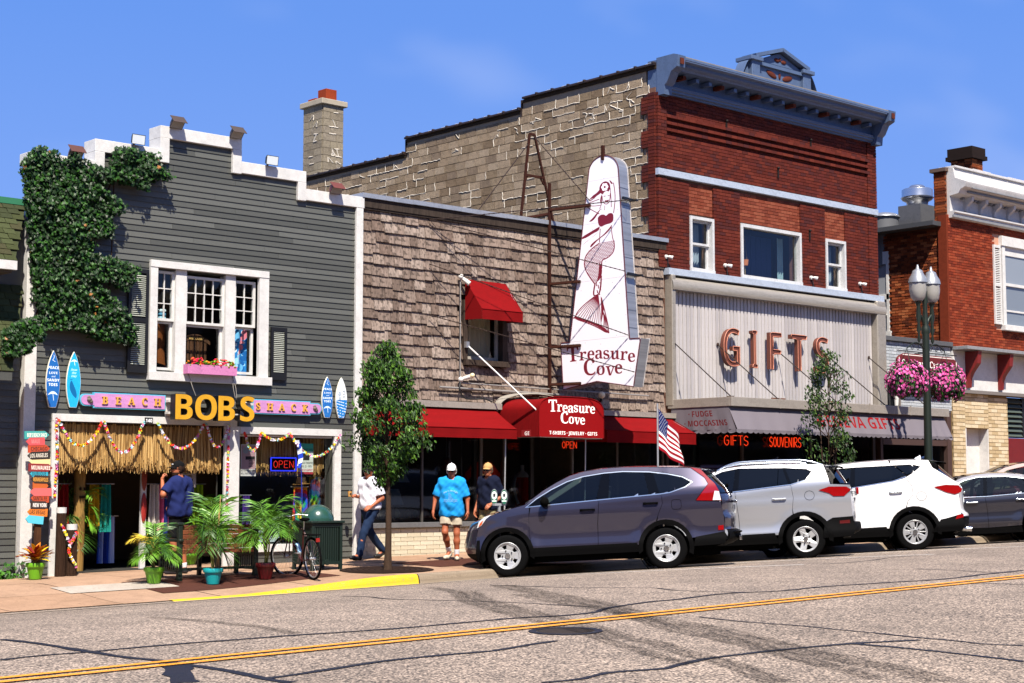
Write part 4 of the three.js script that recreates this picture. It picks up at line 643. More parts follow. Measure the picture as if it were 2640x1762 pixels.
{
const n = neonAt('OPEN', 1450, 1489, 1139, 1156, -.02, '#ff3a10', 'orange neon sign reading OPEN inside gift shop door under canopy');
const shirt = (x, y, z, s, col, label, name = 'hanging_shirt') => { const q = shapeOf([[-.22, 0], [.22, 0], [.22, .42], [.36, .3], [.42, .42], [.2, .62], [.08, .62], [0, .57], [-.08, .62], [-.2, .62], [-.42, .42], [-.36, .3], [-.22, .42]].map(([a, b]) => [a * s, b * s])); const t = thing(name, label, 'shirt', [x, y, z]); part('cloth', plate(q, .04, .012).translate(x, y, z), M(col, .9), t); part('hanger', tube([[x, y + .6 * s, z + .02], [x, y + .68 * s, z + .02], [x + .03, y + .72 * s, z + .02]], .006), mAlu, t); return t; };
shirt(22.35, 1.3, -1.1, 1.15, '#a02a16', 'orange red t-shirt hanging in gift shop doorway', 'hanging_shirt');
const tg = canvasTex(128, 64, (c, w, h) => { c.fillStyle = '#c9b27a'; c.fillRect(0, 0, w, h); c.fillStyle = '#1a1410'; c.font = 'bold 40px sans-serif'; c.fillText('11.99', 12, 46); });
solo('price_card', card(22.23, 22.47, 1.66, 1.78, -1.02), M('#ffffff', .7, { map: tg }), 'small tan price card reading 11.99 on orange shirt', 'price card');
{ // mannequin torso in red top
const x = 23.6, y = 1.05, z = -1.2, t = thing('mannequin', 'white mannequin wearing red tank top in gift shop window', 'mannequin', [x, y, z]);
const pr = [[.02, 0], [.14, .0], [.16, .15], [.12, .35], [.16, .55], [.17, .68], [.1, .76], [.045, .8], [.045, .92], [.01, .93]].map(([r, h]) => new THREE.Vector2(r, h));
part('torso', new THREE.LatheGeometry(pr, 18).scale(1.1, 1, .7).translate(x, y, z), M('#d8d2cc', .5), t);
part('red_top', new THREE.LatheGeometry([[.165, .02], [.172, .15], [.132, .35], [.172, .55], [.178, .66]].map(([r, h]) => new THREE.Vector2(r, h)), 18).scale(1.1, 1, .7).translate(x, y, z), M('#b01c14', .85), t);
for (const s of [-1, 1]) part('arm', tube([[x + s * .17, y + .7, z], [x + s * .26, y + .5, z + .02], [x + s * .24, y + .25, z + .06], [x + s * .2, y + .1, z + .1]], .032, 20), M('#d8d2cc', .5), t);
}
{ // striped umbrella cloth and display goods behind the left window
const t = thing('striped_beach_umbrella', 'half folded blue and white striped beach umbrella in gift shop window', 'umbrella', [19.6, 1.5, -.7]);
for (let k = 0; k < 8; k++) part('panel', gridG(2, 6, (u, v) => { const a = lerp(k, k + 1, u) / 8 * 6.283; const r = v * .55; return [19.6 + Math.cos(a) * r - (1 - v) * .1, 2.5 - v * .9, -.75 + Math.sin(a) * r * .6]; }), M(k % 2 ? '#c9c9cf' : '#23355f', .8), t);
const b = thing('red_beach_ball', 'red ball hanging in gift shop window', 'ball', [20.9, 1.95, -.5]); part('ball', new THREE.SphereGeometry(.12, 16, 12).translate(20.9, 1.97, -.5), M('#8e1a14', .5), b); part('string', bar([20.9, 2.09, -.5], [20.9, 2.6, -.5], .004), mAlu, b);
const ls = thing('table_lamp', 'small lamp with pale pleated shade in gift shop window', 'lamp', [19.5, .85, -.4]); part('shade', new THREE.CylinderGeometry(.1, .19, .3, 18, 1, true).translate(19.5, 1.32, -.4), M('#b9b4b0', .8), ls); part('stem', bar([19.5, .85, -.4], [19.5, 1.3, -.4], .03), M('#6a4a2a', .6), ls);
const shelf = thing('display_shelf', 'dark display shelf with small souvenirs behind gift shop window', 'shelf', [19.9, .85, -.6]); part('board', boxG(18.6, 21.3, .86, .9, -.8, -.2), mDarkWood, shelf);
for (let i = 0; i < 26; i++) { const x = 18.7 + i * .1, s = rr(.04, .1); piece('souvenir', shelf, M(pick(['#8a6a3a', '#3a5f8a', '#a0543a', '#c9b98a', '#4a6a4a', '#8a2a3a']), .6), [x, .9 + s, rr(-.7, -.25)], [s * .7, s, s * .7], new THREE.SphereGeometry(1, 8, 6)); }
}
}
const BKX0 = 26.63, BKX1 = 34.93;
const bigBrick = thing('brick_gift_building', 'tall dark red brick building with blue grey cornice and concrete block side wall', 'building', [30.8, gx(30.8) + .15, 0]);
const brickCols = ['#5c241b', '#562119', '#63281e', '#50211c', '#692d22', '#5b2520', '#4c2323', '#60271f'];
const mBrick = brickCols.map((c) => M(c, .85, { map: T_stain, bumpMap: T_bump, bumpScale: .003 }));
const mBrickL = ['#7d3d2c', '#854534', '#73382a', '#8c4d3a', '#6f3c2e'].map((c) => M(c, .85, { map: T_stain }));
const mMortar = M('#7c5a4c', .95, { map: T_grain });
function brickList(u0, u1, v0, v1, keep, { bw = .2, bh = .067, j = .011, proud = .012, half = true } = {}) {
const out = []; let r = 0;
for (let v = v0; v + bh < v1 + .02; v += bh + j, r++) { let u = u0 - (half && r % 2 ? (bw + j) / 2 : 0); while (u < u1 - .02) { const a = Math.max(u, u0), b = Math.min(u + bw, u1); if (b - a > .03 && keep((a + b) / 2, v + bh / 2)) out.push([(a + b) / 2, v + bh / 2, b - a, bh, r]); u += bw + j; } }
return out;
}
const wW = [[27.68, 28.51, 6.4, 7.68], [29.47, 31.76, 6.4, 7.70], [32.74, 33.56, 6.4, 7.67]];
{
const s = shapeOf([[BKX0, 3.0], [BKX1, 3.0], [BKX1, 10.5], [BKX0, 10.5]]);
for (const [a, b, c, d] of wW) { const h = new THREE.Path(); h.moveTo(a, c); h.lineTo(a, d); h.lineTo(b, d); h.lineTo(b, c); h.closePath(); s.holes.push(h); }
const wall = part('front_wall', uvm(new THREE.ExtrudeGeometry(s, { depth: .3, bevelEnabled: false }).translate(0, 0, -.36)), mMortar, bigBrick);
const inPanel = (x, y) => wW.some(([a, b, c, d]) => x > a && x < b && y > d && y < 8.49);
const all = [];
for (const [bx, y, bw, h, r] of brickList(BKX0, BKX1, 6.41, 10.36, (x, y) => !(y > 8.46 && y < 8.66))) {
let sp = [[bx - bw / 2, bx + bw / 2]]; for (const e of [26.91, 34.55, ...(y < 8.49 ? wW.flatMap((q) => [q[0], q[1]]) : [])]) sp = sp.flatMap(([p, q]) => e > p && e < q ? [[p, e], [e, q]] : [[p, q]]);
for (const [p, q] of sp) { const x = (p + q) / 2, w = q - p; if (w < .012 || wW.some(([a, b, c, d]) => x > a && x < b && y > c && y < d + .02)) continue;
const pier = x < 26.91 || x > 34.55, infill = inPanel(x, y), corb = y > 9.45 && y < 9.88 && !pier; all.push({ x, y, w, h, z: corb ? (r % 2 ? -.085 : -.005) : pier ? -.02 : infill ? -.075 : -.045, infill }); }
}
all.sort((a, b) => a.x - b.x);
all.slice(0, 300).forEach((o) => piece('brick', wall, pick(o.infill ? mBrickL : mBrick), [o.x, o.y, o.z + rr(-.002, .002)], [o.w, o.h, .09]));
const rest = all.slice(300).map((o) => ({ p: [o.x, o.y, o.z + rr(-.002, .002)], s: [o.w, o.h, .09], c: new THREE.Color(pick(o.infill ? ['#7d3d2c', '#854534', '#73382a', '#8c4d3a'] : brickCols)) }));
stuff('bricks', UNIT, M('#ffffff', .85, { map: T_stain }), wall, rest);
part('recess_back', merge(wW.map(([a, b, c, d]) => boxG(a, b, d, 8.5, -.2, -.12))), mMortar, wall);
part('roof', boxG(BKX0 + .3, BKX1 - .3, 10.0, 10.2, -16, -.37), M('#3a3836', .95), bigBrick);
part('rear_wall', boxG(BKX0 + .3, BKX1, -.2, 10.2, -16.3, -16), mMortar, bigBrick); part('right_side_wall', boxG(BKX1 - .3, BKX1 - .01, -.2, 10.3, -16, -.37), M('#5a2a20', .9, { map: T_stain }), bigBrick);
part('upper_floor', boxG(BKX0 + .3, BKX1 - .31, 3.2, 3.5, -16, -.37), mInside, bigBrick); part('room_wall', boxG(BKX0 + .3, BKX1 - .31, 3.51, 9.9, -4, -3.9), M('#5a5f6a', .9), bigBrick);
part('shop_floor', boxG(BKX0 + .1, BKX1 - .31, -.1, .36, -16, -.37), mInside, bigBrick); part('shop_partition', boxG(BKX0 + .3, BKX1 - .31, .37, 3.19, -3.2, -3.1), M('#5a4d42', .95), bigBrick);
const mBand = M('#a9b6cc', .55, { map: T_stain });
part('string_course', boxG(BKX0 - .02, BKX1 + .02, 8.49, 8.64, -.06, .05, .006), mBand, bigBrick);
part('sill_band', boxG(BKX0 + .2, BKX1 + .08, 6.24, 6.39, -.06, .14, .006), mBand, bigBrick);
const mWin = M('#c9ccd2', .5, { map: T_stain });
const frame = (a, b, c, d, f) => merge([boxG(a, b, d - f, d, -.14, .03), boxG(a, b, c, c + f, -.14, .05), boxG(a, a + f, c + f, d - f, -.14, .03), boxG(b - f, b, c + f, d - f, -.14, .03)]);
for (const i of [0, 2]) { const [a, b, c, d] = wW[i]; const w = part('window', frame(a, b, c, d, .07), mWin, bigBrick); sash(w, a + .07, b - .07, lerp(c, d, .5), d - .07, -.12, 1, 1, .05, .02, mWin, mGlass); sash(w, a + .07, b - .07, c + .07, lerp(c, d, .5) + .03, -.165, 1, 1, .05, .02, mWin, mGlass); part('curtain', gridG(16, 2, (u, v) => [lerp(b - .36, b - .1, u), lerp(c + .1, d - .1, v), -.4 + .03 * Math.sin(u * 20)]), M('#8a97a6', .95), w); }
{ const [a, b, c, d] = wW[1]; const w = part('picture_window', frame(a, b, c, d, .08), mWin, bigBrick); part('pane', quadG([a + .08, c + .08, -.08], [b - .08, c + .08, -.08], [b - .08, d - .08, -.08], [a + .08, d - .08, -.08]), mGlass, w); for (let k = 0; k < 9; k++) part('blind_panel', boxG(a + .1 + k * .2, a + .285 + k * .2, c + .1, d - .12, -.62, -.6), M('#16264f', .8), w); part('curtain', gridG(10, 2, (u, v) => [lerp(b - .3, b - .1, u), lerp(c + .1, d - .1, v), -.5 + .02 * Math.sin(u * 14)]), M('#7d97a0', .95), w); }
{ const x = 30.05, t = thing('hanging_planter', 'small hanging pot behind the big blue upstairs window', 'planter', [x, 6.85, -.35]); part('pot', new THREE.CylinderGeometry(.09, .07, .14, 14).translate(x, 6.85, -.35), M('#b9714a', .8), t); part('cords', merge([bar([x - .08, 6.9, -.35], [x, 7.5, -.35], .004), bar([x + .08, 6.9, -.35], [x, 7.5, -.35], .004), bar([x, 6.78, -.35], [x, 6.5, -.35], .01)]), M('#8a7a5a', .9), t); }
{ const x = 33.0, y = 6.58, t = thing('white_ornament', 'small white ornament inside right upstairs window', 'ornament', [x, y, -.3]); part('figure', merge([new THREE.TorusGeometry(.07, .02, 8, 20, 4.6).translate(x, y + .17, -.3), new THREE.TorusGeometry(.08, .02, 8, 20, 4.4).rotateZ(2.4).translate(x, y, -.3)]), M('#b9bcc4', .5), t); }
for (const [x, y] of [[29.0, 9.97], [32.2, 9.98], [30.9, 9.1], [32.1, 7.7]]) part('wall_anchor', merge([boxG(x - .02, x + .02, y - .14, y + .1, -.01, .03), new THREE.SphereGeometry(.035, 8, 6).translate(x, y + .1, .03)]), M('#1d1614', .7, { metalness: .5 }), bigBrick);
}
{ // block side wall, stepped, with coping tiles and patchy pale repointing
const X = BKX0, st = [[0, -4.5, 11.02], [-4.5, -9.06, 10.76], [-9.06, -13.7, 10.36]];
const core = merge(st.map(([a, b, h]) => boxG(X + .03, X + .3, -.2, h - .04, b + .001, a - (a === 0 ? .36 : 0))));
const wall = part('block_side_wall', core, M('#978a7c', .95, { map: T_stain }), bigBrick);
const T_blk = tex(256, 256, (u, v) => { const g = .72 + .26 * (fbm(u, v) - .5) + .34 * (N5(u * .5, v * .5) - .5) - .35 * sm((N4(u, v) - .78) * 9) + .3 * sm((N5(u * .45 + .2, v * .45) - .86) * 9); return [g, g * .975, g * .93]; });
const cols = ['#b3a18c', '#bca994', '#a79580', '#c4b29e', '#9d8a76', '#b5a491', '#c9b8a5', '#a19080'], mats = cols.map((c) => { const t = T_blk.clone(); t.repeat.set(.55, .28); t.offset.set(rnd(), rnd()); t.needsUpdate = true; return M(c, .95, { map: t, bumpMap: t, bumpScale: .012 }); });
const bg = new RoundedBoxGeometry(1, 1, 1, 1, .03);
const L = [], seg = [], bh = .198, top = (z) => { for (const [a, b, h] of st) if (z <= a && z > b) return h; return 10.36; };
for (let r = 0; r < 24; r++) { const y = 6.42 + r * bh; let z = -.24 - (r % 2) * .2 - (r % 3 === 0 ? .02 : 0); let zs = z; while (zs > -13.6) { const w = rr(.38, .43), zc = zs - w / 2; if (y + bh < top(zc) - .06 && y + bh < top(zs - w + .05) - .06) { L.push({ p: [X + .035, y + bh / 2, zc], s: [.08, bh - .012, w - .012] }); seg.push([y, zs, w]); } zs -= w; } }
L.sort((a, b) => b.p[2] - a.p[2]);
L.slice(0, 300).forEach((o) => piece('concrete_block', wall, pick(mats), [o.p[0] + rr(-.004, .004), o.p[1], o.p[2]], o.s, bg));
const tr = T_blk.clone(); tr.repeat.set(.55, .28); tr.needsUpdate = true;
const rest = L.slice(300).map((o) => ({ ...o, p: [o.p[0] + rr(-.004, .004), o.p[1], o.p[2]], c: new THREE.Color(pick(cols)) }));
const gr = [[], []]; rest.forEach((o, i) => gr[i % 2].push(o)); gr.forEach((g, i) => { const t = T_blk.clone(); t.repeat.set(.55, .28); t.offset.set(i * .4, i * .3); t.needsUpdate = true; stuff('concrete_blocks', bg, M('#ffffff', .95, { map: t, bumpMap: t, bumpScale: .012 }), wall, g); });
const beads = []; const bead = (y0, z0, y1, z1) => { const n = Math.max(2, Math.ceil(Math.hypot(y1 - y0, z1 - z0) / .09)), P = []; for (let i = 0; i <= n; i++) P.push([X - .012, lerp(y0, y1, i / n) + rr(-.012, .012), lerp(z0, z1, i / n) + rr(-.014, .014)]); beads.push(tube(P, rr(.005, .010), n * 2, 4)); };
for (const [y, z, w] of seg) { const k = N1(z / 9 + .3, y / 9), pr = .05 + .5 * sm((k - .47) * 5); if (rnd() < pr) bead(y, z, y, z - w); if (rnd() < pr * .9) bead(y, z, y + bh, z); }
for (let i = 0; i < 16; i++) { const hi = rnd() < .7, z = hi ? rr(-4.2, -.6) : rr(-11, -4.6), y = top(z) - rr(.25, hi ? 1.0 : .7); let a = y, b = z; for (let k = 0; k < 3; k++) { const na = a + rr(-.13, .13), nb = b + rr(-.24, .2); if (na < top(nb) - .2) bead(a, b, na, nb); a = na; b = nb; } }
part('mortar_repair', merge(beads), M('#d6cec2', .9), wall);
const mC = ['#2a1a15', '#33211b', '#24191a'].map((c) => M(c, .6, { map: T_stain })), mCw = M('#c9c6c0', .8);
for (const [a, b, h] of st) {
part('painted_shade_band', boxG(X - .01, X + .28, h - .1, h - .03, b + .01, a - .02), M('#3b3129', .95, { map: T_stain }), wall);  // dark strip paints the shadow of the tile overhang
for (let z = a - .03; z > b + .1; z -= .55) { const e = Math.max(z - .54, b); part('coping_tile', merge([boxG(X - .09, X + .4, h - .03, h + .025, e, z, .012), boxG(X - .1, X + .42, h + .0, h + .05, z - .06, z + .005, .012)]), pick(mC), wall); if (rnd() < .8) part('painted_sun_patch', boxG(X - .04, X + .3, h + .02, h + .045, lerp(e, z, .45), z - .07, .01), mCw, wall); }  // pale pads paint the spots where tile tops catch the sun
part('step_end', boxG(X - .02, X + .3, h - .45, h - .03, b - .03, b - .001), mC[0], wall);
}
const q = []; for (let r = 0; r < 51; r++) { const d = (Math.floor(r / 5) % 2 ? .44 : .22); for (let z = -.055; z > -d; z -= .21) q.push([X + .015, 6.45 + r * .078, Math.max(z - .1, -d + .0), .2]); }
q.forEach((o) => piece('corner_brick', wall, pick(mBrick), [o[0], o[1], o[2]], [.11, .067, o[3]]));
const c0 = onZ(832, 300, -13.0), c1 = onZ(884, 300, -13.0), zl = onX(784, 300, c0.x).z, yt = onZ(832, 268, -13).y, cx = [c0.x, c1.x], cz = [-13.0, Math.max(zl, -14.6)];
const ch = part('block_chimney', boxG(cx[0] + .02, cx[1] - .02, 8, yt, cz[1] + .02, cz[0] - .02), M('#8a8478', .95, { map: T_stain }), bigBrick);
const mg = ['#b4ab9c', '#beb5a3', '#a9a092', '#b9b0a3'].map((c) => { const t = T_blk.clone(); t.repeat.set(.5, .25); t.offset.set(rnd(), rnd()); t.needsUpdate = true; return M(c, .95, { map: t, bumpMap: t, bumpScale: .008 }); });
const W = cx[1] - cx[0], Dp = cz[0] - cz[1];
for (let r = 0; r < 18; r++) { const y = yt - .1 - r * .21; if (y < 8) break; const k = r % 2 ? .36 : .64; piece('chimney_block', ch, pick(mg), [cx[0] + W * k / 2, y, cz[0]], [W * k - .012, .2, .06], bg); piece('chimney_block', ch, pick(mg), [cx[0] + W * (1 + k) / 2, y, cz[0]], [W * (1 - k) - .012, .2, .06], bg); const kk = r % 2 ? .6 : .4; piece('chimney_block', ch, pick(mg), [cx[0], y, cz[0] - Dp * kk / 2], [.06, .2, Dp * kk - .012], bg); piece('chimney_block', ch, pick(mg), [cx[0], y, cz[0] - Dp * (1 + kk) / 2], [.06, .2, Dp * (1 - kk) - .012], bg); }
const cb = []; for (let i = 0; i < 22; i++) { const y = yt - .2 - Math.floor(rnd() * 9) * .21, f = rnd() < .6; const P = []; const a = rr(.1, .7); for (let k = 0; k < 4; k++) { const u = rnd() < .5 && i % 2 ? a : a + k * .08; P.push(f ? [cx[0] + W * Math.min(u, .97), y + (u === a ? k * .07 : rr(-.01, .01)), cz[0] + .035] : [cx[0] - .035, y + (u === a ? k * .07 : rr(-.01, .01)), cz[0] - Dp * Math.min(u, .97)]); } cb.push(tube(P, .013, 8, 4)); }
part('mortar_repair', merge(cb), M('#d6cec2', .9), ch);
part('chimney_cap', boxG(cx[0] - .1, cx[1] + .1, yt, yt + .16, cz[1] - .1, cz[0] + .1, .02), M('#aaa294', .95, { map: T_stain }), ch);
const fm = M('#8e3a1e', .8, { map: T_stain }); const fx = lerp(cx[0], cx[1], .55);
part('clay_flue', boxG(fx - .18, fx + .2, yt + .16, yt + .52, cz[0] - .55, cz[0] - .15, .01), fm, ch); part('clay_flue', boxG(fx - .3, fx + .1, yt + .16, yt + .28, cz[1] + .05, cz[1] + .42, .01), fm, ch);
}
{ // sheet-metal cornice, running profile in (z, y)
const m = M('#53678a', .5, { map: T_stain, metalness: .1 }), mR = M('#5a2c22', .9, { map: T_stain }), mHi = m;
const prof = (pts, x0, x1) => { const g = new THREE.ExtrudeGeometry(shapeOf(pts), { depth: x1 - x0, bevelEnabled: false }); g.rotateY(Math.PI / 2); g.scale(1, 1, -1); const p = g.attributes.position; for (let i = 0; i < p.count; i++) { } g.translate(x0, 0, 0); const idx = g.index; g.computeVertexNormals(); return uvm(toCreasedNormals(g, .5)); };
const c = part('cornice', prof([[-.3, 10.36], [.06, 10.36], [.06, 10.39], [.12, 10.41], [.12, 10.45], [.16, 10.47], [.16, 10.5], [.03, 10.5], [.03, 10.8], [.4, 10.84], [.42, 10.88], [.47, 10.9], [.5, 10.95], [.5, 10.98], [.56, 11.0], [.6, 11.05], [.6, 11.1], [-.3, 11.13]], BKX0 + .02, BKX1 + .05), m, bigBrick);
part('bead_moulding', merge([tube([[BKX0 + .3, 10.52, .15], [BKX1 - .3, 10.52, .15]], .018), tube([[BKX0 + .3, 10.93, .49], [BKX1 - .3, 10.93, .49]], .014), tube([[BKX0 + .3, 11.02, .58], [BKX1 - .3, 11.02, .58]], .016)]), mHi, c);
for (const x of [BKX0 + .13, BKX1 - .1]) { const b = part('end_bracket', prof([[-.02, 10.3], [.2, 10.3], [.22, 10.5], [.3, 10.56], [.42, 10.78], [.6, 10.86], [.63, 11.12], [.5, 11.16], [-.02, 11.16]], x - .125, x + .135), mHi, c); part('bracket_face', boxG(x - .05, x + .07, 10.92, 11.06, .63, .645), mR, b); }
for (let k = 0; k < 17; k++) { const x = lerp(BKX0 + .6, BKX1 - .6, k / 16); part('modillion', boxG(x - .055, x + .055, 10.70, 10.79, .03, .3, .01), k % 3 ? m : mR, c); }
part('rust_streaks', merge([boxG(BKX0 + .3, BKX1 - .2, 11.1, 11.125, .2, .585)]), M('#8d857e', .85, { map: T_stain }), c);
const px = 30.45, z = .5, p = part('pediment', merge([boxG(px - 1.0, px + 1.0, 11.12, 11.5, z - .3, z - .05), boxG(px - 1.12, px - .82, 11.12, 11.52, z - .35, z + .04, .02), boxG(px + .82, px + 1.12, 11.12, 11.52, z - .35, z + .04, .02), boxG(px - 1.2, px - .76, 11.5, 11.6, z - .4, z + .1, .015), boxG(px + .76, px + 1.2, 11.5, 11.6, z - .4, z + .1, .015), boxG(px - .84, px + .84, 11.44, 11.52, z - .32, z + .02)]), m, c);
const tri = new THREE.ExtrudeGeometry(shapeOf([[px - .86, 11.55], [px + .86, 11.55], [px, 11.86]]), { depth: .3, bevelEnabled: false }).translate(0, 0, z - .33); part('tympanum', uvm(tri), mHi, p);
for (const s of [-1, 1]) part('raking_moulding', sbar([px + s * 1.02, 11.62, z - .12], [px, 11.93, z - .12], .085, .42), m, p);
for (const s of [-1, 1]) { part('scroll', gridG(12, 1, (u, v) => [px + s * (1.12 + u * .28), 11.52 - .38 * (1 - Math.cos(u * 1.57)) - .0, lerp(z - .3, z, v)]), m, p); part('scroll_side', uvm(new THREE.ExtrudeGeometry(shapeOf([[px + s * 1.1, 11.12], [px + s * 1.42, 11.12], [px + s * 1.25, 11.22], [px + s * 1.15, 11.4], [px + s * 1.1, 11.5]]), { depth: .2, bevelEnabled: false }).translate(0, 0, z - .28)), m, p); }
for (const [dx, dy, w, h] of [[-.12, 11.67, .1, .05], [0, 11.7, .035, .05], [.14, 11.66, .1, .05], [-.3, 11.3, .2, .07], [0, 11.3, .04, .08], [.3, 11.29, .2, .07]]) part('rusty_ornament', new THREE.SphereGeometry(1, 12, 8).scale(w, h, .025).rotateZ(dx * .9).translate(px + dx, dy, dy > 11.5 ? z - .025 : z - .045), mR, p);
}
{ // ribbed metal sign front with rounded hood
const mP = [0, 1, 2].map((i) => M(['#b9b6ba', '#c2bfc3', '#b0adb2'][i], .5, { map: T_stain })), mF = M('#aaa49c', .45, { metalness: .4, map: T_stain });
const f = part('ribbed_metal_front', boxG(27.0, 34.6, 3.3, 6.1, -.055, -.0), mP[0], bigBrick);
for (let k = 0; k < 60; k++) { const x = 27.02 + k * .1265; piece('metal_rib', f, pick(mP), [x + .045, 4.7, .012], [.085, 2.8, .024 + rr(0, .004)]); }
part('side_frame', boxG(26.87, 27.0, 3.3, 6.24, -.05, .18, .02), mF, f); part('side_frame', boxG(34.6, 34.98, 3.3, 6.24, -.05, .2, .04), mF, f);
part('rounded_hood', gridG(40, 12, (u, v) => { const a = v * Math.PI * .62; return [lerp(26.87, 34.98, u), 6.2 - .17 + Math.cos(a) * .17 - (v > .5 ? (v - .5) * .12 : 0), .02 + Math.sin(a) * .2]; }), mF, f);
part('hood_soffit', boxG(26.9, 34.97, 5.9, 5.93, -.05, .2), mF, f);
const mB = M('#5d3024', .6), mN = M('#b0705a', .5);
const t = thing('metal_letter_sign', 'brown metal letters spelling GIFTS outlined with salmon tubing on ribbed front', 'sign', [30.5, 4.28, .1]);
[['G', 28.84, .56], ['I', 29.67, .17], ['F', 30.45, .42], ['T', 31.34, .6], ['S', 32.24, .48]].forEach(([ch, x, w]) => {
const fit = (size, depth, grow, y) => { const g = textG(ch, size, depth, fontR); g.computeBoundingBox(); const b = g.boundingBox; g.translate(0, -b.min.y, 0); g.scale((w + grow) / (b.max.x - b.min.x), (.87 + grow) / (b.max.y - b.min.y), 1); g.translate(x, y, 0); return g; };
part('letter', fit(.9, .1, 0, 4.28).translate(0, 0, .12), mB, t);
const shp = fontR.generateShapes(ch, .9), all = shp.flatMap((q) => q.getPoints(6)), xa = Math.min(...all.map((q) => q.x)), xb = Math.max(...all.map((q) => q.x)), ya = Math.min(...all.map((q) => q.y)), yb = Math.max(...all.map((q) => q.y));
for (const s of shp) for (const pts of [s.getPoints(6), ...s.holes.map((h) => h.getPoints(6))]) { const u = pts.filter((q, i) => !i || q.distanceTo(pts[i - 1]) > .004); if (u[0].distanceTo(u[u.length - 1]) < .004) u.pop(); part('neon_tube', tube(u.map((q) => [x + ((q.x - xa) / (xb - xa) - .5) * w, 4.28 + (q.y - ya) / (yb - ya) * .87, .232]), .012, u.length * 3, 5, true, 0), mN, t); }
});
for (const [zx, zy, wh] of [[245, 190, 'beside the shingled wall'], [725, 260, 'between narrow window and big blue window'], [1420, 360, 'between big blue window and the window with ornament'], [1815, 410, 'at the far brick corner pier']]) { const p = onZ(1650 + zx / 3.135, 600 + zy / 3.135, .15), s = thing('wall_spotlight', 'small white spotlight on dark brick wall ' + wh, 'spotlight', [p.x, p.y, .0], 'small white spotlights above the ribbed front'), mw = M('#c9c6c2', .5); part('base', new THREE.CylinderGeometry(.045, .045, .05, 14).rotateX(1.57).translate(p.x, p.y, .02), mw, s); part('head', merge([bar([p.x, p.y, .04], [p.x + .03, p.y - .01, .1], .022), bar([p.x + .02, p.y, .08], [p.x + .08, p.y - .03, .16], .03, .045, 12)]), mw, s); part('cable', tube([[p.x + .03, p.y - .04, .05], [p.x + .02, p.y - .2, .06], [p.x + .0, p.y - .3, .05]], .01), mBlackPaint, s); }
}
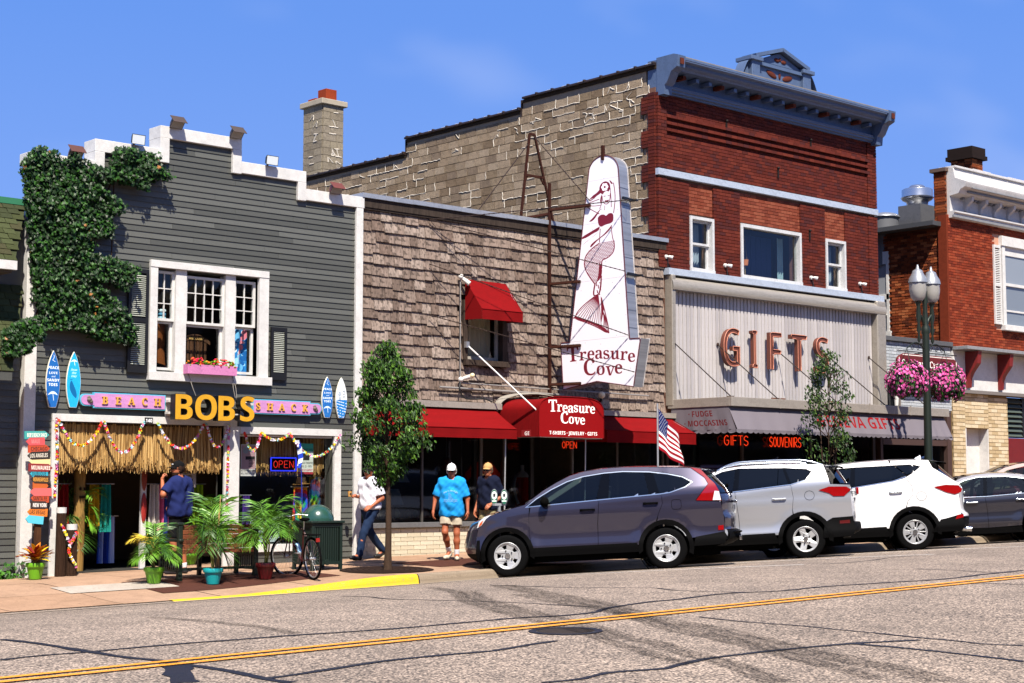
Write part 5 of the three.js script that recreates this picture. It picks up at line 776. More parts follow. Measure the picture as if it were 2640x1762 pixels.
{ // flat canopy with fabric skirt
const x0 = 26.88, x1 = 35.2, z1 = 1.85, mC = M('#9d9792', .55, { metalness: .2, map: T_stain });
const c = thing('flat_canopy', 'flat grey metal canopy over gift store with scalloped grey fabric skirt lettered GENEVA GIFTS', 'canopy', [31, 3.24, .9]);
for (let k = 0; k < 5; k++) part('fascia_panel', boxG(x0 + k * 1.664 + .004, x0 + (k + 1) * 1.664 - .004, 3.24, 3.44, z1 - .06, z1, .008), mC, c);
part('side_fascia', boxG(x0 - .0, x0 + .06, 3.24, 3.44, .01, z1 - .062, .008), mC, c); part('side_fascia', boxG(x1 - .06, x1, 3.24, 3.44, .01, z1 - .062, .008), mC, c);
part('deck', boxG(x0 + .07, x1 - .07, 3.3, 3.38, .0, z1 - .07), M('#5a5652', .8), c);
for (let k = 1; k < 5; k++) part('joint_cover', boxG(x0 + k * 1.664 - .02, x0 + k * 1.664 + .02, 3.235, 3.46, z1 - .01, z1 + .008), mC, c);
const T_ft = canvasTex(2048, 160, (g, w, h) => { g.fillStyle = '#676168'; g.fillRect(0, 0, w, h); g.fillStyle = '#7a1216'; g.font = 'bold 118px sans-serif'; g.fillText('GENEVA GIFTS', w * .355, 118, w * .40); });
const T_sd = canvasTex(512, 160, (g, w, h) => { g.fillStyle = '#625c63'; g.fillRect(0, 0, w, h); g.fillStyle = '#5a1216'; g.font = 'bold 56px sans-serif'; g.fillText('· FUDGE', 150, 66); g.fillText('· MOCCASINS', 110, 132); });
const fold = (u) => .012 * Math.sin(u * 40) + .01 * Math.sin(u * 97 + 1) + (u > .9 ? .02 * Math.sin(u * 160) : 0);
part('front_skirt', gridG(120, 6, (u, v) => [lerp(x0 + .02, x1 - .1, u), lerp(2.74, 3.24, v), lerp(1.98, 1.74, v) + fold(u) * (1 - v)]), M('#ffffff', .85, { map: T_ft }), c);
part('side_skirt', gridG(24, 6, (u, v) => [lerp(x0 - .02, x0 + .02, v) + fold(u * .6 + .2) * (1 - v), lerp(2.74, 3.24, v), lerp(.1, lerp(1.98, 1.74, v), u)]), M('#ffffff', .85, { map: T_sd }), c);
const mV = M('#676168', .85);
const scal = (P, n) => { const L = []; for (let k = 0; k < n; k++) { const pts = [[k / n, 0]]; for (let i = 0; i <= 6; i++) pts.push([(k + i / 6) / n, -.085 + .03 * Math.pow(Math.abs(i / 6 - .5) * 2, 2)]); pts.push([(k + 1) / n, 0]); const g = new THREE.ShapeGeometry(shapeOf(pts)); const p = g.attributes.position; for (let i = 0; i < p.count; i++) { const q = P(p.getX(i)); p.setXYZ(i, q[0], 2.742 + p.getY(i), q[1]); } g.computeVertexNormals(); L.push(g); } return merge(L); };
part('scalloped_valance', scal((u) => [lerp(x0 - .02, x1 - .1, u), 1.985 + fold(u)], 44), mV, c); part('scalloped_valance', scal((u) => [x0 - .025 + fold(u * .6 + .2), lerp(.1, 1.98, u)], 9), mV, c);
for (const [ax, ay, wh] of [[245, 860, 'next to shingled shop'], [628, 905, 'passing letter G'], [1110, 955, 'passing letter F'], [1500, 985, 'passing letter S'], [1850, 1010, 'at right metal frame']]) { const a = onZ(1650 + ax / 3.135, 600 + ay / 3.135, .04), t = thing('canopy_tie_rod', 'thin dark tie rod down to canopy edge, ' + wh, 'rod', [a.x, a.y, .04], 'tie rods holding the canopy'); const xe = Math.min(a.x + .1, x1 - .1); part('rod', bar([a.x, a.y, .04], [xe, 3.45, 1.7], .013), M('#2a211e', .6, { metalness: .5 }), t); part('wall_eye', new THREE.TorusGeometry(.03, .012, 6, 12).translate(a.x, a.y, .05), mRust, t); part('foot_plate', boxG(xe - .06, xe + .06, 3.44, 3.465, 1.62, 1.74), mRust, t); }
for (const x of [29.9, 32.0]) solo('small_sign', boxG(x, x + .5, 3.46, 3.58, .5, .53), M('#6a3a22', .8, { map: T_stain }), x < 31 ? 'small rusty sign plate lying on canopy below letter G' : 'small rusty sign plate on canopy beside young tree top', 'sign plate');
const f = part('shop_window', merge([boxG(27.0, 27.08, .4, 2.95, -.25, -.15), boxG(29.6, 29.68, .4, 2.95, -.25, -.15), boxG(32.2, 32.28, .4, 2.95, -.25, -.15), boxG(34.8, 34.9, .4, 2.95, -.25, -.15), boxG(27.0, 34.9, .4, .75, -.35, -.12)]), M('#2b2522', .6), bigBrick);
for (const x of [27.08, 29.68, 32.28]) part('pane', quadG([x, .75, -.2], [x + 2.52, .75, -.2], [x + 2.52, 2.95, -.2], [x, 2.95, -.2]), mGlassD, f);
neonAt('GIFTS', 1868, 1933, 1123, 1148, -.1, '#ff3a10', 'orange neon sign reading GIFTS under the flat canopy'); neonAt('SOUVENIRS', 1985, 2068, 1127, 1152, -.1, '#ff3a10', 'orange neon sign reading SOUVENIRS under the flat canopy');
}
{
const a = thing('white_brick_annex', 'low white painted brick shop between tall brick building and red corner building', 'building', [36.6, gx(36.6) + .15, 0]);
const wall = part('wall', boxG(34.98, 38.22, 3.5, 5.28, -.35, -.05), M('#8e959e', .9, { map: T_grain }), a);
const mats = ['#b4bcc6', '#a9b1bc', '#bfc6cf'].map((c) => M(c, .8, { map: T_stain }));
const L = brickList(34.98, 38.22, 3.55, 5.27, () => true, { bw: .2, bh: .07, j: .012 }); L.slice(-300).forEach(([x, y, w, h]) => piece('painted_brick', wall, pick(mats), [x, y, -.045 + rr(-.003, .003)], [w, h, .05]));
stuff('painted_bricks', UNIT, mats[0], wall, L.slice(0, -300).map(([x, y, w, h]) => ({ p: [x, y, -.045], s: [w, h, .05] })));
part('parapet_cap', boxG(34.97, 38.24, 5.28, 5.4, -.5, .06, .01), M('#55565a', .6, { map: T_stain }), a);
part('roof', boxG(34.98, 38.22, 5.1, 5.2, -10, -.36), M('#3d3b3a', .95), a);
part('rear_wall', boxG(34.98, 38.22, 0, 5.1, -10.2, -10), mMortar, a); part('shop_floor', boxG(34.98, 38.22, 0, .5, -10, -.1), mInside, a); part('shop_partition', boxG(34.98, 38.22, .5, 5.09, -3, -2.9), mDark, a);
const w = part('shop_window', merge([boxG(35.0, 35.1, .5, 3.5, -.25, -.06), boxG(38.0, 38.2, .5, 3.5, -.25, -.03), boxG(35.1, 38.0, 2.6, 2.75, -.25, -.05), boxG(35.1, 38.0, .5, .85, -.25, -.05)]), M('#3a2620', .7), a);
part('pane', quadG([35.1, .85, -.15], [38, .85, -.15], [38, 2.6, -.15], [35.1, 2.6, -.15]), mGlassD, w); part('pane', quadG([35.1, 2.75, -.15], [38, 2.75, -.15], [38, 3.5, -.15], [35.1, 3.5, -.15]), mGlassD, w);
const wt = canvasTex(512, 96, (c, W, H) => { c.clearRect(0, 0, W, H); c.fillStyle = '#000'; c.fillRect(0, 0, W, H); c.fillStyle = '#fff'; c.font = 'bold 70px serif'; c.fillText('Constant Cravings', 4, 70, W - 8); });
part('window_lettering', quadG([35.6, 1.75, -.143], [37.9, 1.75, -.143], [37.9, 2.1, -.143], [35.6, 2.1, -.143]), M('#8f8a86', .7, { alphaMap: wt, transparent: true }), w);
const pl = thing('solar_panel', 'small tilted solar panel on stand beside lamp post', 'solar panel', [33.6, 1.6, 2.0]); part('panel', rotBox(.5, .6, .03, [33.7, 1.95, 2.2], [-.5, -.4, .06]), M('#14203f', .15), pl); part('cell_lines', merge([-.2, -.1, 0, .1, .2].map((k) => rotBox(.008, .58, .034, [33.7 + k * .92, 1.95, 2.2 + k * .39], [-.5, -.4, .06]))), M('#9aa3b4', .4), pl); part('frame', merge([rotBox(.54, .03, .04, [33.7, 2.22, 2.06], [-.5, -.4, .06]), rotBox(.54, .03, .04, [33.7, 1.68, 2.34], [-.5, -.4, .06])]), mAlu, pl); part('stand', bar([33.7, walkY(33.7, 2.1), 2.15], [33.7, 1.95, 2.15], .025), mAlu, pl);
const p0 = onZ(2312, 912, .35), p1 = onZ(2466, 945, .35), cx = (p0.x + p1.x) / 2, cw = (p1.x - p0.x), cy = onZ(2400, 945, .35).y;
const sg = thing('hanging_shop_sign', 'maroon shop sign reading Constant Cravings behind the flower baskets', 'sign', [cx, cy, .35]);
const hs = cw / 2, sh = shapeOf([[-hs, -.22], [hs, -.22], [hs, .12], [hs - .1, .2], [hs - .3, .27], [-hs + .3, .27], [-hs + .1, .2], [-hs, .12]]);
const stx = canvasTex(512, 160, (c, W, H) => { c.fillStyle = '#5a1310'; c.fillRect(0, 0, W, H); c.strokeStyle = '#e0dad2'; c.lineWidth = 7; c.strokeRect(12, 12, W - 24, H - 24); c.fillStyle = '#f2eee8'; c.font = 'bold 74px serif'; c.textAlign = 'center'; c.fillText('Constant Cravings', W / 2, 104, W - 60); });
part('board', plate(sh, .05, .01).translate(cx, cy, .33), [M('#ffffff', .6, { map: stx }), M('#5a1310', .6)], sg);
const sc = []; for (const s of [-1, 1]) for (let k = 0; k < 3; k++) { const P = []; for (let i = 0; i < 16; i++) { const t = i / 15 * 7, r = .09 * (1 - i / 20); P.push([cx + s * (.18 + k * .25) + Math.cos(t) * r * s, cy + .45 + Math.sin(t) * r, .36]); } sc.push(tube(P, .01, 40, 5)); }
part('scroll_bracket', merge([...sc, bar([cx - hs, cy + .34, .36], [cx + hs, cy + .34, .36], .014), bar([cx, cy + .34, .36], [cx, cy + .34, -.05], .016), bar([cx - .4, cy + .25, .36], [cx - .4, cy + .34, .36], .008), bar([cx + .4, cy + .25, .36], [cx + .4, cy + .34, .36], .008)]), M('#1b1a1c', .6), sg);
const dw = thing('small_side_window', 'small window with white trinket beside the flower basket', 'window', [35.5, 3.9, -.02]); part('frame', merge([boxG(35.15, 35.22, 3.55, 4.25, -.04, .02), boxG(35.75, 35.82, 3.55, 4.25, -.04, .02), boxG(35.22, 35.75, 4.18, 4.25, -.04, .02)]), M('#6a625c', .7), dw); part('pane', boxG(35.22, 35.75, 3.55, 4.18, -.03, -.015), M('#15161a', .1), dw); part('trinket', new THREE.CylinderGeometry(.07, .05, .3, 12).translate(35.55, 3.75, .06), M('#c9c6c2', .5), dw);
}
{
const X0 = 38.25, X1 = 50, b = thing('red_corner_building', 'orange red brick building with white bracketed cornice beside the annex', 'building', [43, gx(43) + .15, 0]);
const cols = ['#83351f', '#8c3b24', '#77301c', '#95452c', '#803b27', '#6e2b1b'], mats = cols.map((c) => M(c, .85, { map: T_stain }));
const wall = part('front_wall', boxG(X0 + .02, X1, 5.3, 8.9, -.3, -.045), M('#b48670', .95), b);
const wn = [40.85, 42.6, 5.95, 8.3];
const L = brickList(X0, 46, 5.32, 8.9, (x, y) => !(x > 40.5 && x < 43.0 && y > 5.9 && y < 8.62), { bw: .2, bh: .063, j: .012 }); L.sort((p, q) => p[0] - q[0]);
L.slice(0, 300).forEach(([x, y, w, h]) => piece('brick', wall, pick(mats), [x, y, -.04 + rr(-.002, .002)], [w, h, .04])); stuff('bricks', UNIT, M('#ffffff', .85, { map: T_stain }), wall, L.slice(300).map(([x, y, w, h]) => ({ p: [x, y, -.04 + rr(-.002, .002)], s: [w, h, .04], c: new THREE.Color(pick(cols)) })));
const zB = -9, sw = part('side_wall', boxG(X0 + .02, X0 + .3, .2, 8.6, zB, -.301), M('#6d4434', .95, { map: T_stain }), b);
const sc = ['#7a3a1e', '#8a4424', '#6b301a', '#9a5230', '#5a2c1c', '#a8633e'], smt = sc.map((c) => M(c, .95, { map: T_stain, bumpMap: T_bump, bumpScale: .01 }));
const zw = -1.95, SL = brickList(-7, -.3, 5.2, 8.55, (z, y) => !(z < zw && z > zw - 1.3 && y > 5.7 && y < 8.1), { bw: .2, bh: .062, j: .014 }); SL.sort((p, q) => q[0] - p[0]);
SL.slice(0, 300).forEach(([z, y, w, h]) => piece('side_brick', sw, pick(smt), [X0 + .015 + rr(-.008, .006), y, z], [.05, h, w])); stuff('side_bricks', UNIT, M('#ffffff', .95, { map: T_stain }), sw, SL.slice(300).map(([z, y, w, h]) => ({ p: [X0 + .015 + rr(-.008, .006), y, z], s: [.05, h, w], c: new THREE.Color(pick(sc)) })));
part('corner_pier', boxG(X0 - .06, X0 + .3, 5.2, 8.9, -.3, -.03), M('#74301c', .9, { map: T_stain }), b);
const ww = part('side_window', merge([boxG(X0 - .05, X0 + .02, 5.7, 5.85, zw - 1.35, zw + .05), boxG(X0 - .03, X0 + .02, 6.75, 6.9, zw - 1.3, zw), boxG(X0 - .03, X0 + .02, 7.75, 8.1, zw - 1.3, zw), boxG(X0 - .03, X0 + .02, 5.85, 7.75, zw - 1.3, zw - 1.2), boxG(X0 - .03, X0 + .02, 5.85, 7.75, zw - .08, zw), boxG(X0 - .05, X0 + .02, 6.3, 6.38, zw - 1.2, zw - .08)]), mTrim, b);
for (const [c, d] of [[5.85, 6.3], [6.38, 6.75], [6.9, 7.75]]) part('blind_pane', quadG([X0 + .0, c, zw - 1.2], [X0 + .0, c, zw - .08], [X0 + .0, d, zw - .08], [X0 + .0, d, zw - 1.2]), M('#83868c', .2), ww);
part('side_eave', boxG(X0 - .45, X0 + .3, 8.6, 8.72, zB, -.2), M('#3c3d40', .6), b); part('roof', boxG(X0 + .3, X1, 8.5, 8.6, zB, -.31), M('#3d3b3a', .9), b); part('rear_wall', boxG(X0, X1, 0, 8.5, zB - .2, zB), mMortar, b);
const rp = part('parapet_return', boxG(X0 - .02, X0 + .3, 8.72, 10.1, -.42, -.06), M('#6d4a3a', .9), b); for (let r = 0; r < 18; r++) piece('brick', rp, pick(smt), [X0 - .02, 8.78 + r * .075, -.24 + (r % 2) * .03], [.05, .064, .34]); part('cap_stone', boxG(X0 - .1, X0 + .35, 10.1, 10.2, -.5, 0), M('#5a4a42', .9), rp);
const prof = (pts, x0, x1) => { const g = new THREE.ExtrudeGeometry(shapeOf(pts), { depth: x1 - x0, bevelEnabled: false }); g.rotateY(Math.PI / 2); g.scale(1, 1, -1); g.translate(x0, 0, 0); g.computeVertexNormals(); return uvm(toCreasedNormals(g, .5)); };
const mW = M('#c9c9cc', .6, { map: T_stain }), mG = M('#85888f', .6, { map: T_stain });
const cn = part('cornice', prof([[-.3, 8.82], [.1, 8.82], [.13, 8.87], [.13, 8.93], [.18, 8.96], [.18, 9.0], [.02, 9.0], [.02, 9.42], [.3, 9.46], [.36, 9.56], [.5, 9.62], [.54, 9.72], [.54, 9.76], [.2, 9.9], [.14, 10.18], [-.3, 10.2]], X0 + .05, X1), mW, b);
part('grey_moulding', merge([boxG(X0 + .04, X1, 8.83, 8.9, .11, .14), boxG(X0 + .4, X1, 9.5, 9.54, .34, .4), boxG(X0 + .4, X1, 9.6, 9.63, .47, .53)]), mG, cn);
for (let k = 0; k < 9; k++) part('cornice_bracket', prof([[.02, 9.06], [.08, 9.06], [.1, 9.2], [.26, 9.34], [.28, 9.45], [.02, 9.45]], X0 + .75 + k * .72, X0 + .87 + k * .72), mW, cn);
for (let k = 0; k < 34; k++) piece('dentil', cn, mG, [X0 + .6 + k * .2, 9.4, .07], [.09, .06, .1]);
for (let k = 0; k < 12; k++) part('roof_tile_cap', boxG(X0 + .1 + k * .9, X0 + .98 + k * .9, 10.19, 10.25 + .02 * (k % 2), -.35, .2, .01), mW, cn);
const w = part('window', merge([boxG(40.82, 42.9, 8.3, 8.58, -.06, .08, .01), boxG(40.82, 42.9, 5.9, 6.06, -.06, .12, .01), boxG(40.85, 41.0, 6.06, 8.3, -.06, .05), boxG(42.6, 42.75, 6.06, 8.3, -.06, .05), boxG(41.0, 42.6, 8.05, 8.3, -.06, .0), boxG(41.0, 42.6, 7.18, 7.26, -.06, .02), boxG(41.0, 42.6, 6.45, 6.5, -.06, .0)]), mTrim, b);
part('pane', quadG([41, 6.06, -.03], [42.6, 6.06, -.03], [42.6, 7.18, -.03], [41, 7.18, -.03]), M('#6d747c', .08), w); part('pane', quadG([41, 7.26, -.03], [42.6, 7.26, -.03], [42.6, 8.05, -.03], [41, 8.05, -.03]), M('#7b828a', .08), w);
const s = part('shutter', merge([boxG(40.46, 40.51, 6.06, 8.3, -.03, .03), boxG(40.76, 40.81, 6.06, 8.3, -.03, .03), boxG(40.51, 40.76, 6.06, 6.14, -.03, .03), boxG(40.51, 40.76, 8.22, 8.3, -.03, .03), boxG(40.51, 40.76, 7.13, 7.2, -.03, .03)]), mTrim, b); for (let y = 6.17; y < 8.2; y += .05) if (Math.abs(y - 7.16) > .05) piece('slat', s, mTrim, [40.635, y, .0], [.25, .04, .01], UNIT, [-.7, 0, 0]);
part('shop_cornice', boxG(X0, X1, 5.2, 5.29, -.05, .5, .01), mG, b); part('shop_frieze', boxG(X0 + .01, X1, 4.15, 5.19, -.3, .03), mTrim, b); part('frieze_sill', boxG(X0, X1, 4.05, 4.14, -.3, .12), M('#6a6460', .7), b);
const mCb = M('#6d120e', .6); for (let k = 0; k < 5; k++) part('red_corbel', prof([[.03, 4.2], [.1, 4.2], [.13, 4.45], [.2, 4.6], [.4, 4.85], [.44, 5.18], [.03, 5.18]], X0 + .6 + k * 1.62, X0 + .78 + k * 1.62), mCb, b);
const tc = ['#c4b192', '#cebda0', '#b8a584', '#d4c6ac'], mt = tc.map((c) => M(c, .85, { map: T_stain })), pier = part('tan_brick_pier', merge([boxG(X0 + .02, X0 + .62, .3, 4.04, -.3, -.03), boxG(X0 + 1.75, X0 + 2.75, .3, 4.04, -.3, -.03), boxG(X0 + .62, X0 + 1.75, 3.1, 4.04, -.3, -.03)]), M('#8a7350', .95), b);
for (const [p0, p1, q0, q1] of [[X0 + .02, X0 + .6, .35, 4.04], [X0 + 1.77, X0 + 2.75, .35, 4.04], [X0 + .61, X0 + 1.76, 3.12, 4.04]]) brickList(p0, p1, q0, q1, () => true, { bw: .3, bh: .09, j: .014 }).forEach(([x, y, w_, h]) => piece('tan_brick', pier, pick(mt), [x, y, -.03 + rr(-.004, .004)], [w_, h, .04]));
part('white_door', boxG(X0 + .66, X0 + 1.72, .3, 3.1, -.34, -.3), mTrim, b); part('door_reveal', merge([boxG(X0 + .62, X0 + .66, .3, 3.1, -.3, -.02), boxG(X0 + 1.72, X0 + 1.76, .3, 3.1, -.3, -.02)]), mTrim, b);
const lv = part('louvre_panel', boxG(X0 + 2.77, X0 + 3.7, 2.9, 4.03, -.3, -.2), M('#1f2420', .8), b); for (let k = 0; k < 8; k++) piece('louvre', lv, M('#3c4640', .6), [X0 + 3.22, 2.98 + k * .135, -.12], [.86, .14, .015], UNIT, [-.7, 0, 0]);
part('transom_window', boxG(X0 + 3.72, X0 + 6.5, 2.9, 4.03, -.25, -.2), M('#22262c', .08), b); part('transom_post', boxG(X0 + 3.72, X0 + 3.84, 2.9, 4.03, -.2, -.12), mBlackPaint, b); part('red_panel', boxG(X0 + 2.77, X1, .3, 2.88, -.3, -.1), M('#6e0a0a', .6, { map: T_grain }), b);
const fc = onZ(2366, 545, -1.9), fx = fc.x, fy = fc.y, k = .62;
const fan = thing('roof_exhaust_fan', 'shiny mushroom exhaust fan on grey box behind annex roof', 'exhaust fan', [fx, fy - .5, -1.9]), mS = M('#c4c6ca', .25, { metalness: .9 });
const q = [[.01, 1.22], [.3, 1.2], [.36, 1.14], [.38, 1.08], [.66, 1.02], [.7, .98], [.7, .66], [.76, .62], [.66, .5], [.5, .42], [.48, .2]].map(([r, h]) => new THREE.Vector2(r * k, h * k));
part('hood', new THREE.LatheGeometry(q, 36).translate(fx, fy, -1.9), mS, fan); part('curb_box', boxG(fx - .66 * k, fx + .66 * k, fy - 1.6, fy + .22 * k, -1.9 - .6 * k, -1.9 + .6 * k), M('#6b6c70', .5, { metalness: .4, map: T_stain }), fan);
const vv = thing('roof_vent_dome', 'low grey vent dome beyond annex roof edge', 'vent', [35.6, 8.4, -2.5]); const vp = onZ(2288, 560, -2.2); part('dome', new THREE.SphereGeometry(.45, 20, 8, 0, 6.28, 0, 1.57).scale(1, .35, 1).translate(vp.x, vp.y - .02, -2.3), M('#8d8f94', .4, { metalness: .6 }), vv); part('neck', new THREE.CylinderGeometry(.4, .4, 1.4, 20).translate(vp.x, vp.y - .72, -2.3), M('#55565a', .6), vv);
const c0 = onZ(2506, 430, -1.5), c1 = onZ(2533, 430, -1.5), cyt = onZ(2515, 402, -1.5).y, ch = part('chimney', boxG(c0.x, c1.x, 8.6, cyt, -2.2, -1.5), M('#5a4036', .95, { map: T_stain }), b);
for (let r = 0; r < 22; r++) { const y = cyt - .06 - r * .085; for (let j = 0; j < 2; j++) piece('brick', ch, pick(smt), [lerp(c0.x, c1.x, (j + .5) / 2), y, -1.5], [(c1.x - c0.x) / 2.1, .072, .04]); for (let j = 0; j < 3; j++) piece('brick', ch, pick(smt), [c0.x, y, -1.5 - .12 - j * .23], [.04, .072, .21]); }
part('chimney_crown', merge([boxG(c0.x - .08, c1.x + .08, cyt, cyt + .26, -2.27, -1.43), boxG(c0.x - .12, c1.x + .12, cyt - .1, cyt + .02, -2.31, -1.39)]), M('#211714', .9, { map: T_stain }), ch);
}
function clipPoly(poly, ax, lim, keepGreater) {
const out = []; const inside = (p) => keepGreater ? p[ax] >= lim : p[ax] <= lim;
for (let i = 0; i < poly.length; i++) { const a = poly[i], b = poly[(i + 1) % poly.length], ia = inside(a), ib = inside(b); if (ia) out.push(a); if (ia !== ib) { const t = (lim - a[ax]) / (b[ax] - a[ax]); out.push([lerp(a[0], b[0], t), lerp(a[1], b[1], t)]); } }
return out;
}
function sidePanel(poly, wf, side, off = 0, cell = .07) {
const P = [], N = [], U = []; let x0 = 9, x1 = -9, y0 = 9, y1 = -9; for (const [x, y] of poly) { x0 = Math.min(x0, x); x1 = Math.max(x1, x); y0 = Math.min(y0, y); y1 = Math.max(y1, y); }
for (let x = x0; x < x1; x += cell) { let c1 = clipPoly(clipPoly(poly, 0, x, true), 0, x + cell, false); if (c1.length < 3) continue; for (let y = y0; y < y1; y += cell) { const c2 = clipPoly(clipPoly(c1, 1, y, true), 1, y + cell, false); if (c2.length < 3) continue; const pts = []; for (const p of c2) { const l = pts[pts.length - 1]; if (!l || Math.hypot(l.x - p[0], l.y - p[1]) > 1e-5) pts.push(new THREE.Vector2(p[0], p[1])); } if (pts.length < 3) continue; for (const t of THREE.ShapeUtils.triangulateShape(pts, [])) { const q = t.map((i) => pts[i]); const ar = (q[1].x - q[0].x) * (q[2].y - q[0].y) - (q[2].x - q[0].x) * (q[1].y - q[0].y); if (Math.abs(ar) < 1e-9) continue; const flip = (ar > 0) !== (side > 0); for (const k of flip ? [0, 2, 1] : [0, 1, 2]) { const v = q[k], w = wf(v.x, v.y), e = .01, dx = (wf(v.x + e, v.y) - wf(v.x - e, v.y)) / (2 * e), dy = (wf(v.x, v.y + e) - wf(v.x, v.y - e)) / (2 * e), n = V(-dx, -dy, side).normalize(); P.push(v.x, v.y, side * (w + off)); N.push(-dx / Math.hypot(dx, dy, 1), -dy / Math.hypot(dx, dy, 1), side / Math.hypot(dx, dy, 1)); U.push(v.x, v.y); } } } }
const g = new THREE.BufferGeometry(); g.setAttribute('position', new THREE.Float32BufferAttribute(P, 3)); g.setAttribute('normal', new THREE.Float32BufferAttribute(N, 3)); g.setAttribute('uv', new THREE.Float32BufferAttribute(U, 2)); return g;
}
const interp = (pts, x) => { if (x <= pts[0][0]) return pts[0][1]; for (let i = 1; i < pts.length; i++) if (x <= pts[i][0]) { const [a, b] = pts[i - 1], [c, d] = pts[i]; return lerp(b, d, (x - a) / (c - a)); } return pts[pts.length - 1][1]; };
const smoothPts = (pts, n = 6) => { const c = new THREE.SplineCurve(pts.map((p) => new THREE.Vector2(p[0], p[1]))); return c.getPoints(pts.length * n).map((p) => [p.x, p.y]); };
const T_flake = tex(128, 128, (u, v) => .9 + .1 * N5(u, v));
const paint = (c, met = .5, r = .32) => M(c, r, { metalness: met, clearcoat: 1, clearcoatRoughness: .03 });
const mTyre = M('#070708', .85, { bumpMap: T_bump, bumpScale: .003, specularIntensity: .15 }), mClad = M('#060607', .7, { specularIntensity: .15 }), mChrome = M('#d4d8dc', .15, { metalness: 1 }), mRedLens = M('#820a0c', .12, { clearcoat: 1 }), mClearLens = M('#c4c8cc', .1, { clearcoat: 1 }), mGapBlack = M('#050505', .9, { specularIntensity: .1 }), mCarGlass = M('#8a9a9c', .02, { transmission: 1, thickness: 0, ior: 1.5 }), mPriv = M('#05070c', .02, { ior: 1.45 });
function wheelParts(parent, cx, r, z, side, kind, label) {
const w = part('wheel', (() => { const q = [[r * .60, -.1], [r * .66, -.112], [r * .86, -.115], [r * .95, -.1], [r, -.07], [r, .07], [r * .95, .1], [r * .86, .115], [r * .66, .112], [r * .60, .1]].map(([a, b]) => new THREE.Vector2(a, b)); return new THREE.LatheGeometry(q, 48).rotateX(Math.PI / 2).translate(cx, r, z); })(), mTyre, parent);
const R = r * .635, s = new THREE.Shape(Array.from({ length: 48 }, (_, i) => new THREE.Vector2(Math.cos(i / 48 * 6.2832) * R, Math.sin(i / 48 * 6.2832) * R))); const zf = z + side * .075, m = kind === 'dark' ? M('#9a9b9e', .3, { metalness: .3 }) : M('#a9aaac', .32, { metalness: .3 });
const holes = []; const n = kind === 'dark' ? 10 : 5;
for (let k = 0; k < n; k++) {
const a = k / n * 6.2832 + (kind === 'steel' ? .63 : kind === 'star' ? 0 : (k % 2 ? .12 : -.12) + .31), hw = kind === 'steel' ? .27 : kind === 'star' ? .36 : .17, r0 = R * (kind === 'steel' ? .50 : kind === 'star' ? .46 : .36), r1 = R * (kind === 'steel' ? .82 : .88);
const p = new THREE.Path(), pts = []; for (let i = 0; i <= 8; i++) { const t = a - hw + 2 * hw * i / 8; pts.push([Math.cos(t) * r1, Math.sin(t) * r1]); } const iw = kind === 'dark' ? .6 : kind === 'star' ? .45 : .8; for (let i = 4; i >= 0; i--) { const t = a - hw * iw + 2 * hw * iw * i / 4; pts.push([Math.cos(t) * r0, Math.sin(t) * r0]); }
p.setFromPoints(pts.map((q) => new THREE.Vector2(...q))); s.holes.push(p);
}
const g = new THREE.ExtrudeGeometry(s, { depth: .03, bevelEnabled: true, bevelSize: .006, bevelThickness: .008, bevelSegments: 2, curveSegments: 40 }); { const p = g.attributes.position; for (let i = 0; i < p.count; i++) { const d = Math.hypot(p.getX(i), p.getY(i)) / R; p.setZ(i, p.getZ(i) - .035 * (1 - d) * d * 3 * (kind === 'dark' ? .4 : 1) - (d < .3 ? .01 : 0)); } g.computeVertexNormals(); }
if (side < 0) g.rotateY(Math.PI); g.translate(cx, r, z + side * .065);
const rim = part('rim', g, m, w);
part('rim_lip', new THREE.TorusGeometry(R * .985, .012, 8, 48).translate(cx, r, z + side * .1), m, rim); part('brake_disc', new THREE.CylinderGeometry(R * .93, R * .93, .02, 32).rotateX(Math.PI / 2).translate(cx, r, z + side * .02), mGapBlack, rim);
part('hub_cap', new THREE.CylinderGeometry(.035, .045, .03, 20).rotateX(Math.PI / 2).translate(cx, r, z + side * (kind === 'dark' ? .1 : .085)), mChrome, rim); for (let k = 0; k < 5; k++) part('wheel_nut', new THREE.CylinderGeometry(.011, .011, .03, 8).rotateX(Math.PI / 2).translate(cx + Math.cos(k * 1.2566) * .085, r + Math.sin(k * 1.2566) * .085, z + side * .088), mGapBlack, rim);
return w;
}
